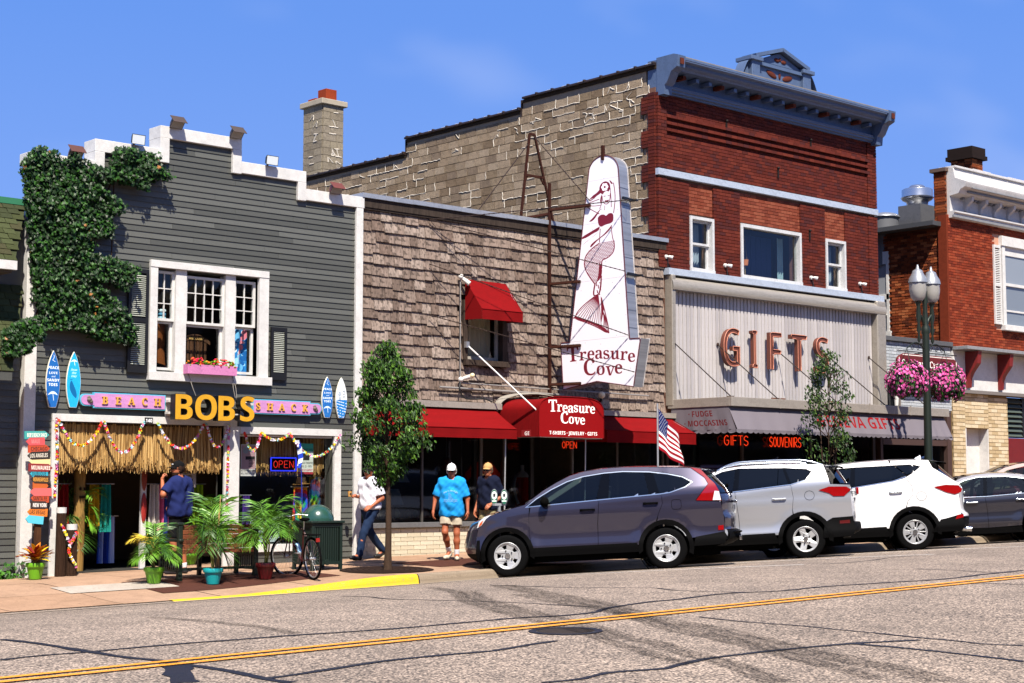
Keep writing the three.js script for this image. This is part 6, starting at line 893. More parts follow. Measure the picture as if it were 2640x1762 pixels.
function buildCar(S) {
const t = thing(S.name, S.label, 'car', [0, 0, 0], 'cars parked nose to the kerb');
const roofP = smoothPts(S.top, 5).sort((a, b) => a[0] - b[0]), topY = (x) => interp(roofP, x), beltP = S.belt, belt = (x) => interp(beltP, x);
const W = S.W, xf = S.nose.reduce((m, p) => Math.max(m, p[0]), -9), xr = S.tail.reduce((m, p) => Math.min(m, p[0]), 9), BF = .30, BR = .20;
const plan = (x) => { let w = W; const df = (x - (xf - 1.25)) / 1.25, dr = ((xr + .95) - x) / .95; if (df > 0) w -= .19 * df * df; if (dr > 0) w -= .11 * dr * dr; return w; };
const wf = (x, y) => {
let w = plan(x); const b = belt(x), c = S.crease ?? .88; w -= y < .42 ? (.42 - y) * .22 : 0;
w += .012 * Math.exp(-Math.pow((y - c) / .10, 2)) - .014 * Math.exp(-Math.pow((y - .66) / .11, 2)) + .010 * Math.exp(-Math.pow((y - .47) / .06, 2));
for (const ax of [0, S.wb]) { const d = Math.hypot(x - ax, y - .36); w += .018 * Math.exp(-Math.pow((d - .46) / .10, 2)); }
const k = y - b; if (k > -.08) { const q = k + .08; w -= q < .16 ? q * q * 1.2 : .0307 + (q - .16) * .40; }
return w;
};
const P = S.paint; const both = (name, poly, m, off = 0, cell = .07, parent = t) => { for (const s of [-1, 1]) { const o = part(name, sidePanel(poly, wf, s, off, cell), m, parent); o.userData.s = s; } };
const arch = (cx, r, a0 = -.12, a1 = Math.PI + .12, n = 16) => { const o = []; for (let i = 0; i <= n; i++) { const a = lerp(a0, a1, i / n); o.push([cx + Math.cos(a) * r, .36 + Math.sin(a) * r]); } return o; };
const AR = S.archR ?? .47;
for (const [nm, poly, mt, off, cell] of S.panels(arch, AR)) both(nm, poly, mt === 'P' ? P : mt, off ?? 0, cell ?? .07);
const shell = S.shell; both('inner_shell', shell, mGapBlack, -.022, .09);
const across = (pts, n, m, bow, crownH, name, inset = 0, ext = 0) => part(name, gridG(pts.length - 1, n, (u, v) => { const p = pts[Math.round(u * (pts.length - 1))], z = v * 2 - 1, w = wf(p[0], p[1]) - inset; return [p[0] + bow * (1 - z * z), p[1] + crownH * (1 - z * z), z * (w + ext)]; }), m, t);
const roofLine = roofP.filter((p) => p[0] >= S.roof[0] - .01 && p[0] <= S.roof[1] + .01); across(roofLine, 14, P, 0, .035, 'roof');
const ws = []; for (let i = 0; i <= 8; i++) { const x = lerp(S.roof[1], S.cowl, i / 8); ws.push([x, topY(x)]); } across(ws, 14, S.screen ?? mCarGlass, .1, .02, 'windscreen', .02);
const hood = []; for (let i = 0; i <= 10; i++) { const x = lerp(S.cowl, S.hoodEnd, i / 10); hood.push([x, topY(x)]); } across(hood, 14, P, 0, .035, 'bonnet');
const cap = (pts, B, dir, m, name) => part(name, gridG(pts.length - 1, 20, (u, v) => { const p = pts[Math.round(u * (pts.length - 1))], z = v * 2 - 1, xs = p[0] - dir * B, w = wf(xs, p[1]); return [p[0] - dir * B * Math.pow(Math.abs(z), 2.6), p[1], z * w]; }), m, t);
const seg = (pts, a, b) => smoothPts(pts, 5).filter((p) => p[1] >= a - .001 && p[1] <= b + .001);
cap(seg(S.nose, S.split ?? .62, 2), BF, 1, P, 'front_panel'); cap(seg(S.nose, 0, S.split ?? .62), BF, 1, mClad, 'front_bumper');
const T1 = S.tailSplit[0], T2 = S.tailSplit[1];
cap(seg(S.tail, 0, T1), BR, -1, mClad, 'rear_bumper'); cap(seg(S.tail, T1, T2), BR, -1, P, 'tailgate'); cap(seg(S.tail, T2, 3), BR, -1, S.rearGlass ?? mPriv, 'rear_window');
if (S.spoiler) { const [sx, sy, L, dn] = S.spoiler; part('spoiler', gridG(6, 12, (u, v) => { const z = v * 2 - 1, w = wf(sx, sy) + .02; return [sx - u * L + .03 * (1 - z * z), sy - u * dn + .03 * (1 - z * z), z * w]; }), P, t); part('spoiler_edge', gridG(1, 12, (u, v) => { const z = v * 2 - 1, w = wf(sx, sy) + .02; return [sx - L + .03 * (1 - z * z), sy - dn - u * .035 + .03 * (1 - z * z), z * w]; }), mGapBlack, t); }
const ty = S.plateY, tx = interp(S.tail.map((p) => [p[1], p[0]]).sort((a, b) => a[0] - b[0]), ty);
part('licence_plate', boxG(tx - .03, tx - .015, ty - .07, ty + .07, -.16, .16), M('#d4d8de', .5), t); part('tailgate_handle', boxG(tx - .045, tx - .01, ty + .1, ty + .14, -.3, .3, .01), mChrome, t); part('rear_wiper', merge([boxG(tx + .06, tx + .1, ty + .36, ty + .42, -.04, .04, .015), sbar([tx + .05, ty + .4, 0], [tx + .1, ty + .42, -.38], .015)]), mGapBlack, t);
for (const [cx, nm] of [[0, 'rear'], [S.wb, 'front']]) for (const s of [-1, 1]) { const o = wheelParts(t, cx, S.r, s * (W - .125), s, S.wheel); part('wheel_arch_liner', (() => { const g = new THREE.CylinderGeometry(AR + .01, AR + .01, .34, 28, 1, true, 0, Math.PI).rotateX(Math.PI / 2).rotateZ(-Math.PI / 2 + Math.PI / 2); g.rotateZ(0); return g.translate(cx, .36, s * (W - .2)); })(), mGapBlack, t); }
part('underbody', merge([boxG(xr + .35, xf - .35, .2, .42, -W + .3, W - .3), boxG(.5, S.wb - .5, .22, .46, -W + .12, W - .12)]), mGapBlack, t);
const cab = part('cabin_floor', boxG(xr + .45, S.cowl - .1, .42, .5, -W + .14, W - .14), mGapBlack, t), mSeat = M(S.seat ?? '#15161a', .9);
part('dashboard', boxG(S.cowl - .55, S.cowl - .05, .72, S.dash ?? 1.02, -W + .16, W - .16, .08), M('#121316', .8), cab);
for (const [x, zz] of [[1.05, -.38], [1.05, .38], [.12, -.38], [.12, .38]]) { part('seat', merge([boxG(x, x + .5, .5, .72, zz - .24, zz + .24, .06), rotBox(.14, .62, .46, [x - .04, .95, zz], [0, 0, .22], .05), rotBox(.1, .2, .26, [x - .13, 1.32, zz], [0, 0, .15], .04)]), mSeat, cab); }
part('steering_wheel', new THREE.TorusGeometry(.18, .016, 8, 28).rotateY(Math.PI / 2).rotateZ(.4).translate(S.cowl - .62, 1.04, -.38), mGapBlack, cab);
for (const s of [-1, 1]) { const [mxx, my] = S.mirror, mw = wf(mxx, my); part('door_mirror', new THREE.SphereGeometry(1, 18, 12).scale(.075, .085, .115).translate(mxx, my, s * (mw + .13)), S.mirrorM ?? mGapBlack, t); part('mirror_arm', sbar([mxx + .06, my - .06, s * (mw - .03)], [mxx + .01, my - .03, s * (mw + .08)], .05), mGapBlack, t); }
for (const [hx, hy] of S.handles) for (const s of [-1, 1]) { const w = wf(hx, hy); part('door_handle', merge([boxG(hx - .11, hx + .11, hy - .016, hy + .016, s * (w + .02), s * (w + .045), .012), boxG(hx - .12, hx - .08, hy - .014, hy + .014, s * (w - .01), s * (w + .03), .008), boxG(hx + .08, hx + .13, hy - .02, hy + .02, s * (w - .01), s * (w + .032), .008)]), S.handleM ?? mGapBlack, t); }
if (S.extra) S.extra({ t, wf, both, topY, sidePanel, W });
const R = V(S.at[0], 0, S.at[1]), lat = V(-HD.z, 0, HD.x); // lat: towards +z_local
const mid = R.clone().addScaledVector(lat, W - .125).setY(0);
const yAt = (v) => roadY(v.x, v.z), F = mid.clone().addScaledVector(HD, S.wb);
const rl = mid.clone().addScaledVector(lat, -.75), rg = mid.clone().addScaledVector(lat, .75), fl = F.clone().addScaledVector(lat, -.75), fg = F.clone().addScaledVector(lat, .75);
const yR = (yAt(rl) + yAt(rg)) / 2, yF = (yAt(fl) + yAt(fg)) / 2, ax = HD.clone().multiplyScalar(S.wb).setY(yF - yR).normalize(), zz = lat.clone().multiplyScalar(1.5).setY((yAt(rg) + yAt(fg) - yAt(rl) - yAt(fl)) / 2).normalize(), up = zz.clone().cross(ax).normalize(), z2 = ax.clone().cross(up).normalize();
t.quaternion.setFromRotationMatrix(new THREE.Matrix4().makeBasis(ax, up, z2)); t.position.set(mid.x, yR, mid.z);
return t;
}
const inset = (poly, d) => { const c = poly.length; const o = []; let A = 0; for (let i = 0; i < c; i++) { const a = poly[i], b = poly[(i + 1) % c]; A += a[0] * b[1] - b[0] * a[1]; } const s = A > 0 ? 1 : -1; for (let i = 0; i < c; i++) { const p = poly[(i + c - 1) % c], q = poly[i], r = poly[(i + 1) % c]; let n1 = [-(q[1] - p[1]), q[0] - p[0]], n2 = [-(r[1] - q[1]), r[0] - q[0]]; const l1 = Math.hypot(...n1) || 1, l2 = Math.hypot(...n2) || 1; n1 = n1.map((v) => v / l1); n2 = n2.map((v) => v / l2); let m = [n1[0] + n2[0], n1[1] + n2[1]]; const l = Math.hypot(...m) || 1, k = Math.max(.4, (m[0] * n1[0] + m[1] * n1[1]) / l); o.push([q[0] + s * m[0] / l * d / k, q[1] + s * m[1] / l * d / k]); } return o; };
const G = .004;
const mSatin = M('#050506', .06, { specularIntensity: .5 }), mTrimBright = M('#c4ccd4', .2, { metalness: .9 });
buildCar({
name: 'grey_suv', label: 'dark purple grey SUV with tall red tail lamps beside the flag', paint: paint('#383546', .6, .3), W: .91, wb: 2.62, r: .345, wheel: 'steel', at: [19.98, 6.27], archR: .45, crease: .98,
top: [[-.82, 1.585], [-.48, 1.635], [-.2, 1.665], [.21, 1.69], [.64, 1.705], [.97, 1.70], [1.3, 1.665], [1.53, 1.61], [1.75, 1.51], [1.98, 1.385], [2.29, 1.175], [2.57, 1.105], [2.89, 1.035], [3.08, .985], [3.2, .92]], roof: [-.8, 1.42], cowl: 2.27, hoodEnd: 3.1,
belt: [[-1, 1.26], [-.1, 1.235], [.05, 1.22], [1.05, 1.18], [2.29, 1.12], [3.4, .95]],
nose: [[3.13, .2], [3.35, .33], [3.42, .45], [3.43, .56], [3.4, .68], [3.36, .8], [3.27, .91], [3.1, .985]], split: .4,
tail: [[-1.0, .34], [-1.12, .38], [-1.23, .46], [-1.23, .57], [-1.17, .62], [-1.18, .8], [-1.14, .9], [-1.15, 1.1], [-1.11, 1.2], [-1.04, 1.31], [-.93, 1.43], [-.8, 1.57]], tailSplit: [.6, 1.2], plateY: .93, spoiler: [-.72, 1.605, .18, .03], rearGlass: mCarGlass,
mirror: [1.95, 1.2], handles: [[1.25, 1.035], [.21, 1.09]], seat: '#55565a', dash: 1.04,
shell: [[3.1, .5], [2.9, .98], [2.3, 1.1], [.0, 1.2], [-.9, 1.2], [-.95, .5], [-.6, .5], [-.5, .45], [-.46, .6], [0, .88], [.46, .6], [.46, .42], [2.14, .42], [2.16, .6], [2.62, .88], [3.08, .6]],
panels: (arch, AR) => [
['front_wing', [[2.21, .47], ...arch(2.62, AR, Math.PI + .05, -.02, 16).map((p) => p).filter((p) => p[1] > .4), [3.13, .42], [3.14, .62], [3.10, .80], [3.02, .93], [2.9, 1.01], [2.57, 1.10], [2.29, 1.165], [2.22, 1.14], [2.235, .95], [2.24, .69]], 'P'],
['front_door', inset([[2.2, .44], [2.24, .69], [2.235, .95], [2.2, 1.125], [1.06, 1.18], [1.1, .8], [1.11, .42]], G), 'P'],
['rear_door', inset([[1.11, .42], [1.1, .8], [1.06, 1.18], [.03, 1.225], [.02, 1.08], [.1, .9], ...arch(0, AR - .03, 1.2, .15, 8)], G), 'P'],
['rear_quarter', inset([[.10, .9], [.02, 1.08], [.03, 1.225], [-.11, 1.245], [-.37, 1.33], [-.49, 1.41], [-.33, 1.51], [-.09, 1.57], [.21, 1.62], [.21, 1.685], [-.2, 1.66], [-.5, 1.63], [-.69, 1.47], [-.74, 1.36], [-.52, 1.10], [-.93, 1.06], [-.97, .8], [-.97, .56], [-.5, .5], ...arch(0, AR - .03, Math.PI + .1, 1.25, 14).filter((p) => p[1] > .45)], G * .6), 'P'],
['roof_rail', [[.21, 1.62], [.65, 1.65], [.96, 1.64], [1.31, 1.6], [1.58, 1.53], [1.85, 1.41], [2.1, 1.27], [2.29, 1.14], [2.29, 1.168], [1.98, 1.385], [1.75, 1.51], [1.53, 1.61], [1.3, 1.665], [.97, 1.70], [.64, 1.705], [.21, 1.685]], 'P'],
['window_trim', (() => { const o = [[2.29, 1.12], [1.87, 1.14], [1.05, 1.18], [.05, 1.225], [-.11, 1.24], [-.37, 1.32], [-.5, 1.405], [-.33, 1.505], [-.09, 1.565], [.21, 1.615], [.65, 1.645], [.96, 1.635], [1.31, 1.595], [1.58, 1.525], [1.85, 1.405], [2.1, 1.265]]; const i = inset(o, .016); return [...o, o[0], i[0], ...i.slice(1).reverse(), i[0]]; })(), mTrimBright, .003],
['front_window', inset([[2.02, 1.155], [1.1, 1.197], [1.0, 1.61], [1.31, 1.577], [1.58, 1.507], [1.85, 1.387], [2.04, 1.27]], .004), mCarGlass, -.006],
['rear_side_window', [[.9, 1.205], [.24, 1.235], [.30, 1.59], [.65, 1.625], [.87, 1.618]], mCarGlass, -.006],
['quarter_window', [[.06, 1.243], [-.10, 1.258], [-.34, 1.337], [-.44, 1.405], [-.32, 1.485], [-.08, 1.546], [.15, 1.58]], mPriv, -.006],
['door_pillar', [[1.1, 1.195], [.9, 1.205], [.87, 1.62], [1.0, 1.615]], mSatin, -.002], ['rear_pillar', [[.24, 1.235], [.06, 1.24], [.15, 1.585], [.30, 1.597]], mSatin, -.002], ['mirror_triangle', [[2.27, 1.135], [2.02, 1.15], [2.04, 1.275], [2.1, 1.25]], mSatin, 0],
['wheel_arch_trim', [...arch(2.62, AR + .005, -.25, Math.PI + .2), ...arch(2.62, AR - .07, -.2, Math.PI + .1).reverse()], mClad, .012], ['wheel_arch_trim', [...arch(0, AR + .005, -.2, Math.PI + .3), ...arch(0, AR - .07, -.1, Math.PI + .25).reverse()], mClad, .012],
['sill_trim', [[2.24, .31], [2.2, .455], [.47, .46], [.43, .31]], mClad, .008], ['rear_bumper_side', [[-.44, .36], [-.49, .51], [-.96, .575], [-1.0, .5], [-.95, .37]], mClad, .006], ['front_bumper_side', [[3.08, .24], [3.08, .62], [3.13, .62], [3.16, .4], [3.12, .26]], mClad, .004],
['tail_lamp', [[-.47, 1.645], [-.63, 1.61], [-.77, 1.445], [-.85, 1.36], [-.91, 1.24], [-.94, 1.075], [-.53, 1.10], [-.745, 1.36], [-.69, 1.47]], mRedLens, .012, .05], ['reverse_lamp', [[-.84, 1.24], [-.91, 1.23], [-.935, 1.085], [-.8, 1.09]], mClearLens, .018, .05], ['rear_reflector', [[-.86, .6], [-.95, .6], [-.95, .68], [-.86, .67]], mRedLens, .01],
['headlamp', [[3.12, .82], [3.08, .93], [2.98, 1.0], [2.86, 1.035], [2.95, .97], [3.04, .86]], mClearLens, .012, .05], ['indicator_lamp', [[3.09, .84], [3.06, .9], [3.0, .95], [3.03, .88]], M('#c9561a', .2), .018, .05],
['fuel_flap_groove', (() => { const o = []; for (let i = 0; i < 24; i++) { const a = i / 24 * 6.2832; o.push([-.205 + .082 * Math.sign(Math.cos(a)) * Math.pow(Math.abs(Math.cos(a)), .5), 1.05 + .082 * Math.sign(Math.sin(a)) * Math.pow(Math.abs(Math.sin(a)), .5)]); } const i2 = inset(o, .006); return [...o, o[0], i2[0], ...i2.slice(1).reverse(), i2[0]]; })(), mGapBlack, .0025, .05],
],
extra: ({ t, wf }) => { const at = part('shark_fin', boxG(-.55, -.4, 1.66, 1.7, -.02, .02, .015), mGapBlack, t); part('exhaust_trim', boxG(-1.245, -1.2, .42, .5, -.62, -.3, .01), mChrome, t); part('tail_chrome_bar', boxG(-1.2, -1.155, 1.03, 1.08, -.62, .62, .01), mChrome, t); part('cabin_pillar_trim', sbar([1.4, 1.6, .72], [2.2, 1.14, .78], .08), M('#b9b4aa', .8), t); part('bumper_step', boxG(-1.25, -1.05, .545, .575, -.7, .7, .01), mSatin, t); },
});
const suvTop = (k = 0) => [[-.72, 1.61 + k], [-.4, 1.655 + k], [-.1, 1.685 + k], [.48, 1.71 + k], [1.0, 1.71 + k], [1.3, 1.685 + k], [1.53, 1.635], [1.78, 1.53], [2.02, 1.4], [2.3, 1.21], [2.6, 1.13], [2.9, 1.06], [3.1, 1.0], [3.25, .93]];
buildCar({
name: 'silver_suv', label: 'silver SUV with roof rails and dark rear glass between two other SUVs', paint: paint('#a9abb2', .6, .32), W: .915, wb: 2.66, r: .352, wheel: 'star', at: [23.62, 6.3], archR: .47, crease: 1.0,
top: suvTop(), roof: [-.68, 1.44], cowl: 2.28, hoodEnd: 3.15, belt: [[-1, 1.36], [.2, 1.32], [1.2, 1.24], [2.29, 1.14], [3.4, .95]],
nose: [[3.2, .2], [3.4, .34], [3.46, .5], [3.45, .68], [3.38, .85], [3.15, .99]], split: .5,
tail: [[-.85, .34], [-.95, .41], [-1.05, .46], [-1.05, .6], [-.98, .62], [-.99, .73], [-.98, .91], [-.95, 1.1], [-.95, 1.2], [-.9, 1.28], [-.72, 1.56], [-.66, 1.62]], tailSplit: [.62, 1.28], plateY: .98, spoiler: [-.55, 1.635, .2, .03],
mirror: [1.98, 1.24], mirrorM: paint('#a9abb2', .6, .32), handles: [[.42, 1.085], [1.45, 1.02]], handleM: paint('#a9abb2', .6, .32), screen: mPriv,
shell: [[3.1, .5], [2.9, 1.0], [2.3, 1.12], [.0, 1.25], [-.8, 1.2], [-.8, .6], [-.45, .5], [0, .88], [.46, .6], [.5, .45], [2.16, .45], [2.2, .6], [2.66, .88], [3.1, .6]],
panels: (arch, AR) => [
['front_wing', [[2.24, .47], ...arch(2.66, AR, Math.PI + .05, -.02, 16).filter((p) => p[1] > .4), [3.16, .5], [3.17, .72], [3.1, .9], [2.9, 1.04], [2.6, 1.125], [2.3, 1.2], [2.25, 1.16]], 'P'],
['front_door', inset([[2.24, .46], [2.25, 1.15], [1.2, 1.245], [1.16, .8], [1.15, .46]], G), 'P'], ['rear_door', inset([[1.15, .46], [1.16, .8], [1.2, 1.245], [.2, 1.325], [.17, 1.1], [.2, .9], ...arch(0, AR - .03, 1.1, .2, 8)], G), 'P'],
['rear_quarter', inset([[.2, .9], [.17, 1.1], [.2, 1.325], [-.04, 1.39], [-.19, 1.55], [-.1, 1.6], [.3, 1.64], [.3, 1.7], [-.1, 1.685], [-.4, 1.655], [-.42, 1.6], [-.5, 1.31], [-.85, 1.28], [-.85, .62], [-.4, .62], ...arch(0, AR - .03, Math.PI - .35, 1.15, 14)], G * .6), 'P'],
['roof_rail', [[.3, 1.64], [1.1, 1.675], [1.4, 1.63], [1.7, 1.51], [2.0, 1.34], [2.25, 1.17], [2.3, 1.2], [2.02, 1.4], [1.78, 1.53], [1.53, 1.635], [1.3, 1.685], [1.0, 1.71], [.48, 1.71], [.3, 1.7]], 'P'],
['front_window', [[2.2, 1.185], [1.24, 1.27], [1.16, 1.65], [1.4, 1.615], [1.7, 1.495], [2.0, 1.325]], mCarGlass, -.006], ['rear_side_window', [[1.14, 1.272], [.44, 1.325], [.40, 1.63], [1.08, 1.66]], mPriv, -.006], ['vent_window', [[.43, 1.327], [.24, 1.34], [.32, 1.622], [.39, 1.63]], mPriv, -.006], ['quarter_window', [[.19, 1.345], [-.04, 1.41], [-.17, 1.545], [-.08, 1.585], [.27, 1.62]], mPriv, -.006],
['door_pillar', [[1.24, 1.265], [1.14, 1.27], [1.08, 1.665], [1.16, 1.66]], mSatin, -.003], ['window_trim', [[1.24, 1.245], [.2, 1.327], [-.05, 1.39], [-.05, 1.405], [.2, 1.342], [1.24, 1.262]], mTrimBright, .003], ['rear_pillar', [[.24, 1.335], [.19, 1.34], [.27, 1.625], [.32, 1.627]], mSatin, -.002],
['wheel_arch_trim', [...arch(2.66, AR + .02, -.25, Math.PI + .2), ...arch(2.66, AR - .06, -.2, Math.PI + .1).reverse()], mClad, .012], ['wheel_arch_trim', [...arch(0, AR + .02, -.2, Math.PI + .15), ...arch(0, AR - .06, -.1, Math.PI + .1).reverse()], mClad, .012],
['sill_trim', [[2.26, .3], [2.22, .47], [.54, .49], [.46, .3]], mClad, .008], ['rear_bumper_side', [[-.3, .36], [-.36, .64], [-.5, .71], [-.86, .72], [-.9, .5], [-.84, .37]], mClad, .008], ['front_bumper_side', [[3.12, .24], [3.12, .52], [3.17, .52], [3.2, .35]], mClad, .004],
['tail_lamp', [[-.28, 1.21], [-.47, 1.265], [-.78, 1.25], [-.86, 1.19], [-.78, 1.13], [-.73, 1.085], [-.54, 1.09], [-.46, 1.15]], mRedLens, .014, .05], ['rear_reflector', [[-.62, .6], [-.8, .6], [-.8, .66], [-.62, .65]], M('#4a0c0a', .3), .012], ['headlamp', [[3.14, .78], [3.1, .92], [2.8, 1.05], [2.95, .9]], mClearLens, .012, .05],
['fuel_flap_groove', (() => { const o = []; for (let i = 0; i < 24; i++) { const a = i / 24 * 6.2832; o.push([-.115 + .09 * Math.cos(a), 1.125 + .085 * Math.sin(a)]); } const i2 = inset(o, .006); return [...o, o[0], i2[0], ...i2.slice(1).reverse(), i2[0]]; })(), mGapBlack, .0025, .05],
],
extra: ({ t, wf, topY }) => { for (const s of [-1, 1]) { const P = []; for (let i = 0; i <= 10; i++) { const x = lerp(-.4, 1.5, i / 10), e = Math.min(i, 10 - i); P.push([x, topY(x) + (e === 0 ? .0 : e === 1 ? .05 : .075), s * (wf(x, topY(x)) - .03)]); } part('roof_rack_rail', tube(P, .018, 40, 6), mTrimBright, t); } part('tail_lamp_inner', boxG(-1.0, -.95, 1.1, 1.23, -.8, -.6, .02), mRedLens, t); part('tailgate_badge_strip', boxG(-1.0, -.97, 1.12, 1.17, -.5, .5, .01), mChrome, t); },
});
buildCar({
name: 'white_suv', label: 'white SUV with sweeping red tail lamp and black lower cladding', paint: M('#d4d3d4', .3, { clearcoat: 1, clearcoatRoughness: .03 }), W: .93, wb: 2.7, r: .36, wheel: 'dark', at: [27.02, 6.3], archR: .48, crease: 1.02,
top: [[-.72, 1.645], [-.36, 1.725], [.0, 1.75], [.4, 1.76], [.9, 1.75], [1.3, 1.725], [1.55, 1.67], [1.8, 1.56], [2.05, 1.43], [2.32, 1.24], [2.6, 1.15], [2.9, 1.08], [3.15, 1.0], [3.3, .93]], roof: [-.68, 1.46], cowl: 2.3, hoodEnd: 3.2, belt: [[-1, 1.42], [0, 1.44], [.35, 1.36], [1.1, 1.26], [2.29, 1.14], [3.4, .95]],
nose: [[3.25, .2], [3.45, .34], [3.52, .5], [3.5, .7], [3.42, .88], [3.2, 1.0]], split: .45,
tail: [[-.9, .3], [-1.03, .37], [-1.12, .46], [-1.14, .64], [-1.06, .75], [-1.05, 1.0], [-1.06, 1.14], [-.96, 1.28], [-.64, 1.62], [-.6, 1.66]], tailSplit: [.6, 1.29], plateY: .95, spoiler: [-.45, 1.705, .24, .04],
mirror: [2.0, 1.24], mirrorM: M('#d4d3d4', .3, { clearcoat: 1 }), handles: [[.31, 1.14], [1.4, 1.06]], handleM: mTrimBright, screen: mPriv,
shell: [[3.1, .5], [2.9, 1.0], [2.3, 1.12], [.0, 1.3], [-.8, 1.2], [-.85, .6], [-.45, .5], [0, .88], [.46, .6], [.52, .45], [2.2, .45], [2.24, .6], [2.7, .9], [3.15, .6]],
panels: (arch, AR) => [
['front_wing', [[2.28, .47], ...arch(2.7, AR, Math.PI + .05, -.02, 16).filter((p) => p[1] > .4), [3.2, .5], [3.2, .75], [3.1, .93], [2.9, 1.06], [2.6, 1.14], [2.32, 1.23], [2.27, 1.18]], 'P'],
['front_door', inset([[2.27, .46], [2.27, 1.16], [1.15, 1.255], [1.12, .8], [1.12, .46]], G), 'P'], ['rear_door', inset([[1.12, .46], [1.12, .8], [1.15, 1.255], [.35, 1.35], [.12, 1.41], [.0, 1.25], [-.01, 1.08], [.1, .95], ...arch(0, AR - .03, 1.2, .2, 8)], G), 'P'],
['rear_quarter', inset([[.1, .95], [-.01, 1.08], [.0, 1.25], [.12, 1.41], [-.03, 1.49], [-.2, 1.61], [-.05, 1.66], [.36, 1.66], [.36, 1.755], [0, 1.75], [-.36, 1.725], [-.42, 1.58], [-.9, 1.25], [-.88, 1.0], [-.9, .66], [-.55, .58], ...arch(0, AR - .03, Math.PI - .3, 1.25, 14)], G * .6), 'P'],
['roof_rail', [[.36, 1.66], [1.07, 1.66], [1.4, 1.65], [1.7, 1.53], [2.0, 1.37], [2.27, 1.19], [2.32, 1.23], [2.05, 1.43], [1.8, 1.56], [1.55, 1.67], [1.3, 1.725], [.9, 1.75], [.4, 1.76]], 'P'],
['front_window', [[2.22, 1.2], [1.18, 1.285], [1.12, 1.63], [1.4, 1.63], [1.7, 1.515], [2.0, 1.355]], mPriv, -.006], ['rear_side_window', [[1.08, 1.29], [.36, 1.385], [.1, 1.46], [.3, 1.645], [1.04, 1.645]], mPriv, -.006], ['quarter_window', [[.08, 1.468], [-.02, 1.505], [-.175, 1.6], [-.05, 1.64], [.27, 1.65]], mPriv, -.006], ['door_pillar', [[1.18, 1.28], [1.08, 1.285], [1.04, 1.65], [1.12, 1.64]], mSatin, -.003], ['window_trim', [[1.15, 1.255], [.35, 1.35], [.1, 1.425], [.1, 1.44], [.35, 1.365], [1.15, 1.27]], mTrimBright, .003],
['wheel_arch_trim', [...arch(2.7, AR + .02, -.25, Math.PI + .2), ...arch(2.7, AR - .06, -.2, Math.PI + .1).reverse()], mClad, .012], ['wheel_arch_trim', [...arch(0, AR + .02, -.2, Math.PI + .15), ...arch(0, AR - .06, -.1, Math.PI + .1).reverse()], mClad, .012],
['sill_trim', [[2.3, .3], [2.26, .47], [.54, .49], [.46, .3]], mClad, .008], ['rear_bumper_side', [[-.3, .34], [-.5, .58], [-.92, .64], [-.95, .45], [-.88, .34]], mClad, .008], ['front_bumper_side', [[3.15, .24], [3.15, .52], [3.2, .52], [3.24, .35]], mClad, .004],
['tail_lamp', [[-.41, 1.205], [-.64, 1.235], [-.88, 1.215], [-.95, 1.14], [-.92, 1.08], [-.8, 1.045], [-.64, 1.09]], mRedLens, .014, .05], ['rear_reflector', [[-.78, .57], [-.94, .6], [-.94, .66], [-.82, .65]], mRedLens, .014], ['headlamp', [[3.18, .78], [3.14, .92], [2.8, 1.07], [2.98, .9]], mClearLens, .012, .05],
['fuel_flap_groove', (() => { const o = []; for (let i = 0; i < 24; i++) { const a = i / 24 * 6.2832; o.push([-.165 + .095 * Math.cos(a), 1.04 + .09 * Math.sin(a)]); } const i2 = inset(o, .006); return [...o, o[0], i2[0], ...i2.slice(1).reverse(), i2[0]]; })(), mGapBlack, .0025, .05],
],
extra: ({ t, topY, wf }) => { part('shark_fin', new THREE.ConeGeometry(.05, .11, 10).scale(1.6, 1, .4).rotateZ(.5).translate(-.3, topY(-.3) + .07, 0), M('#d4d3d4', .3), t); for (const s of [-1, 1]) part('exhaust_tip', bar([-1.12, .36, s * .55], [-.95, .38, s * .55], .05), mChrome, t); part('roof_stripe', gridG(8, 2, (u, v) => { const x = lerp(-.3, 1.3, u); return [x, topY(x) + .012, -(wf(x, topY(x)) - .02 - v * .04)]; }), mGapBlack, t); },
});
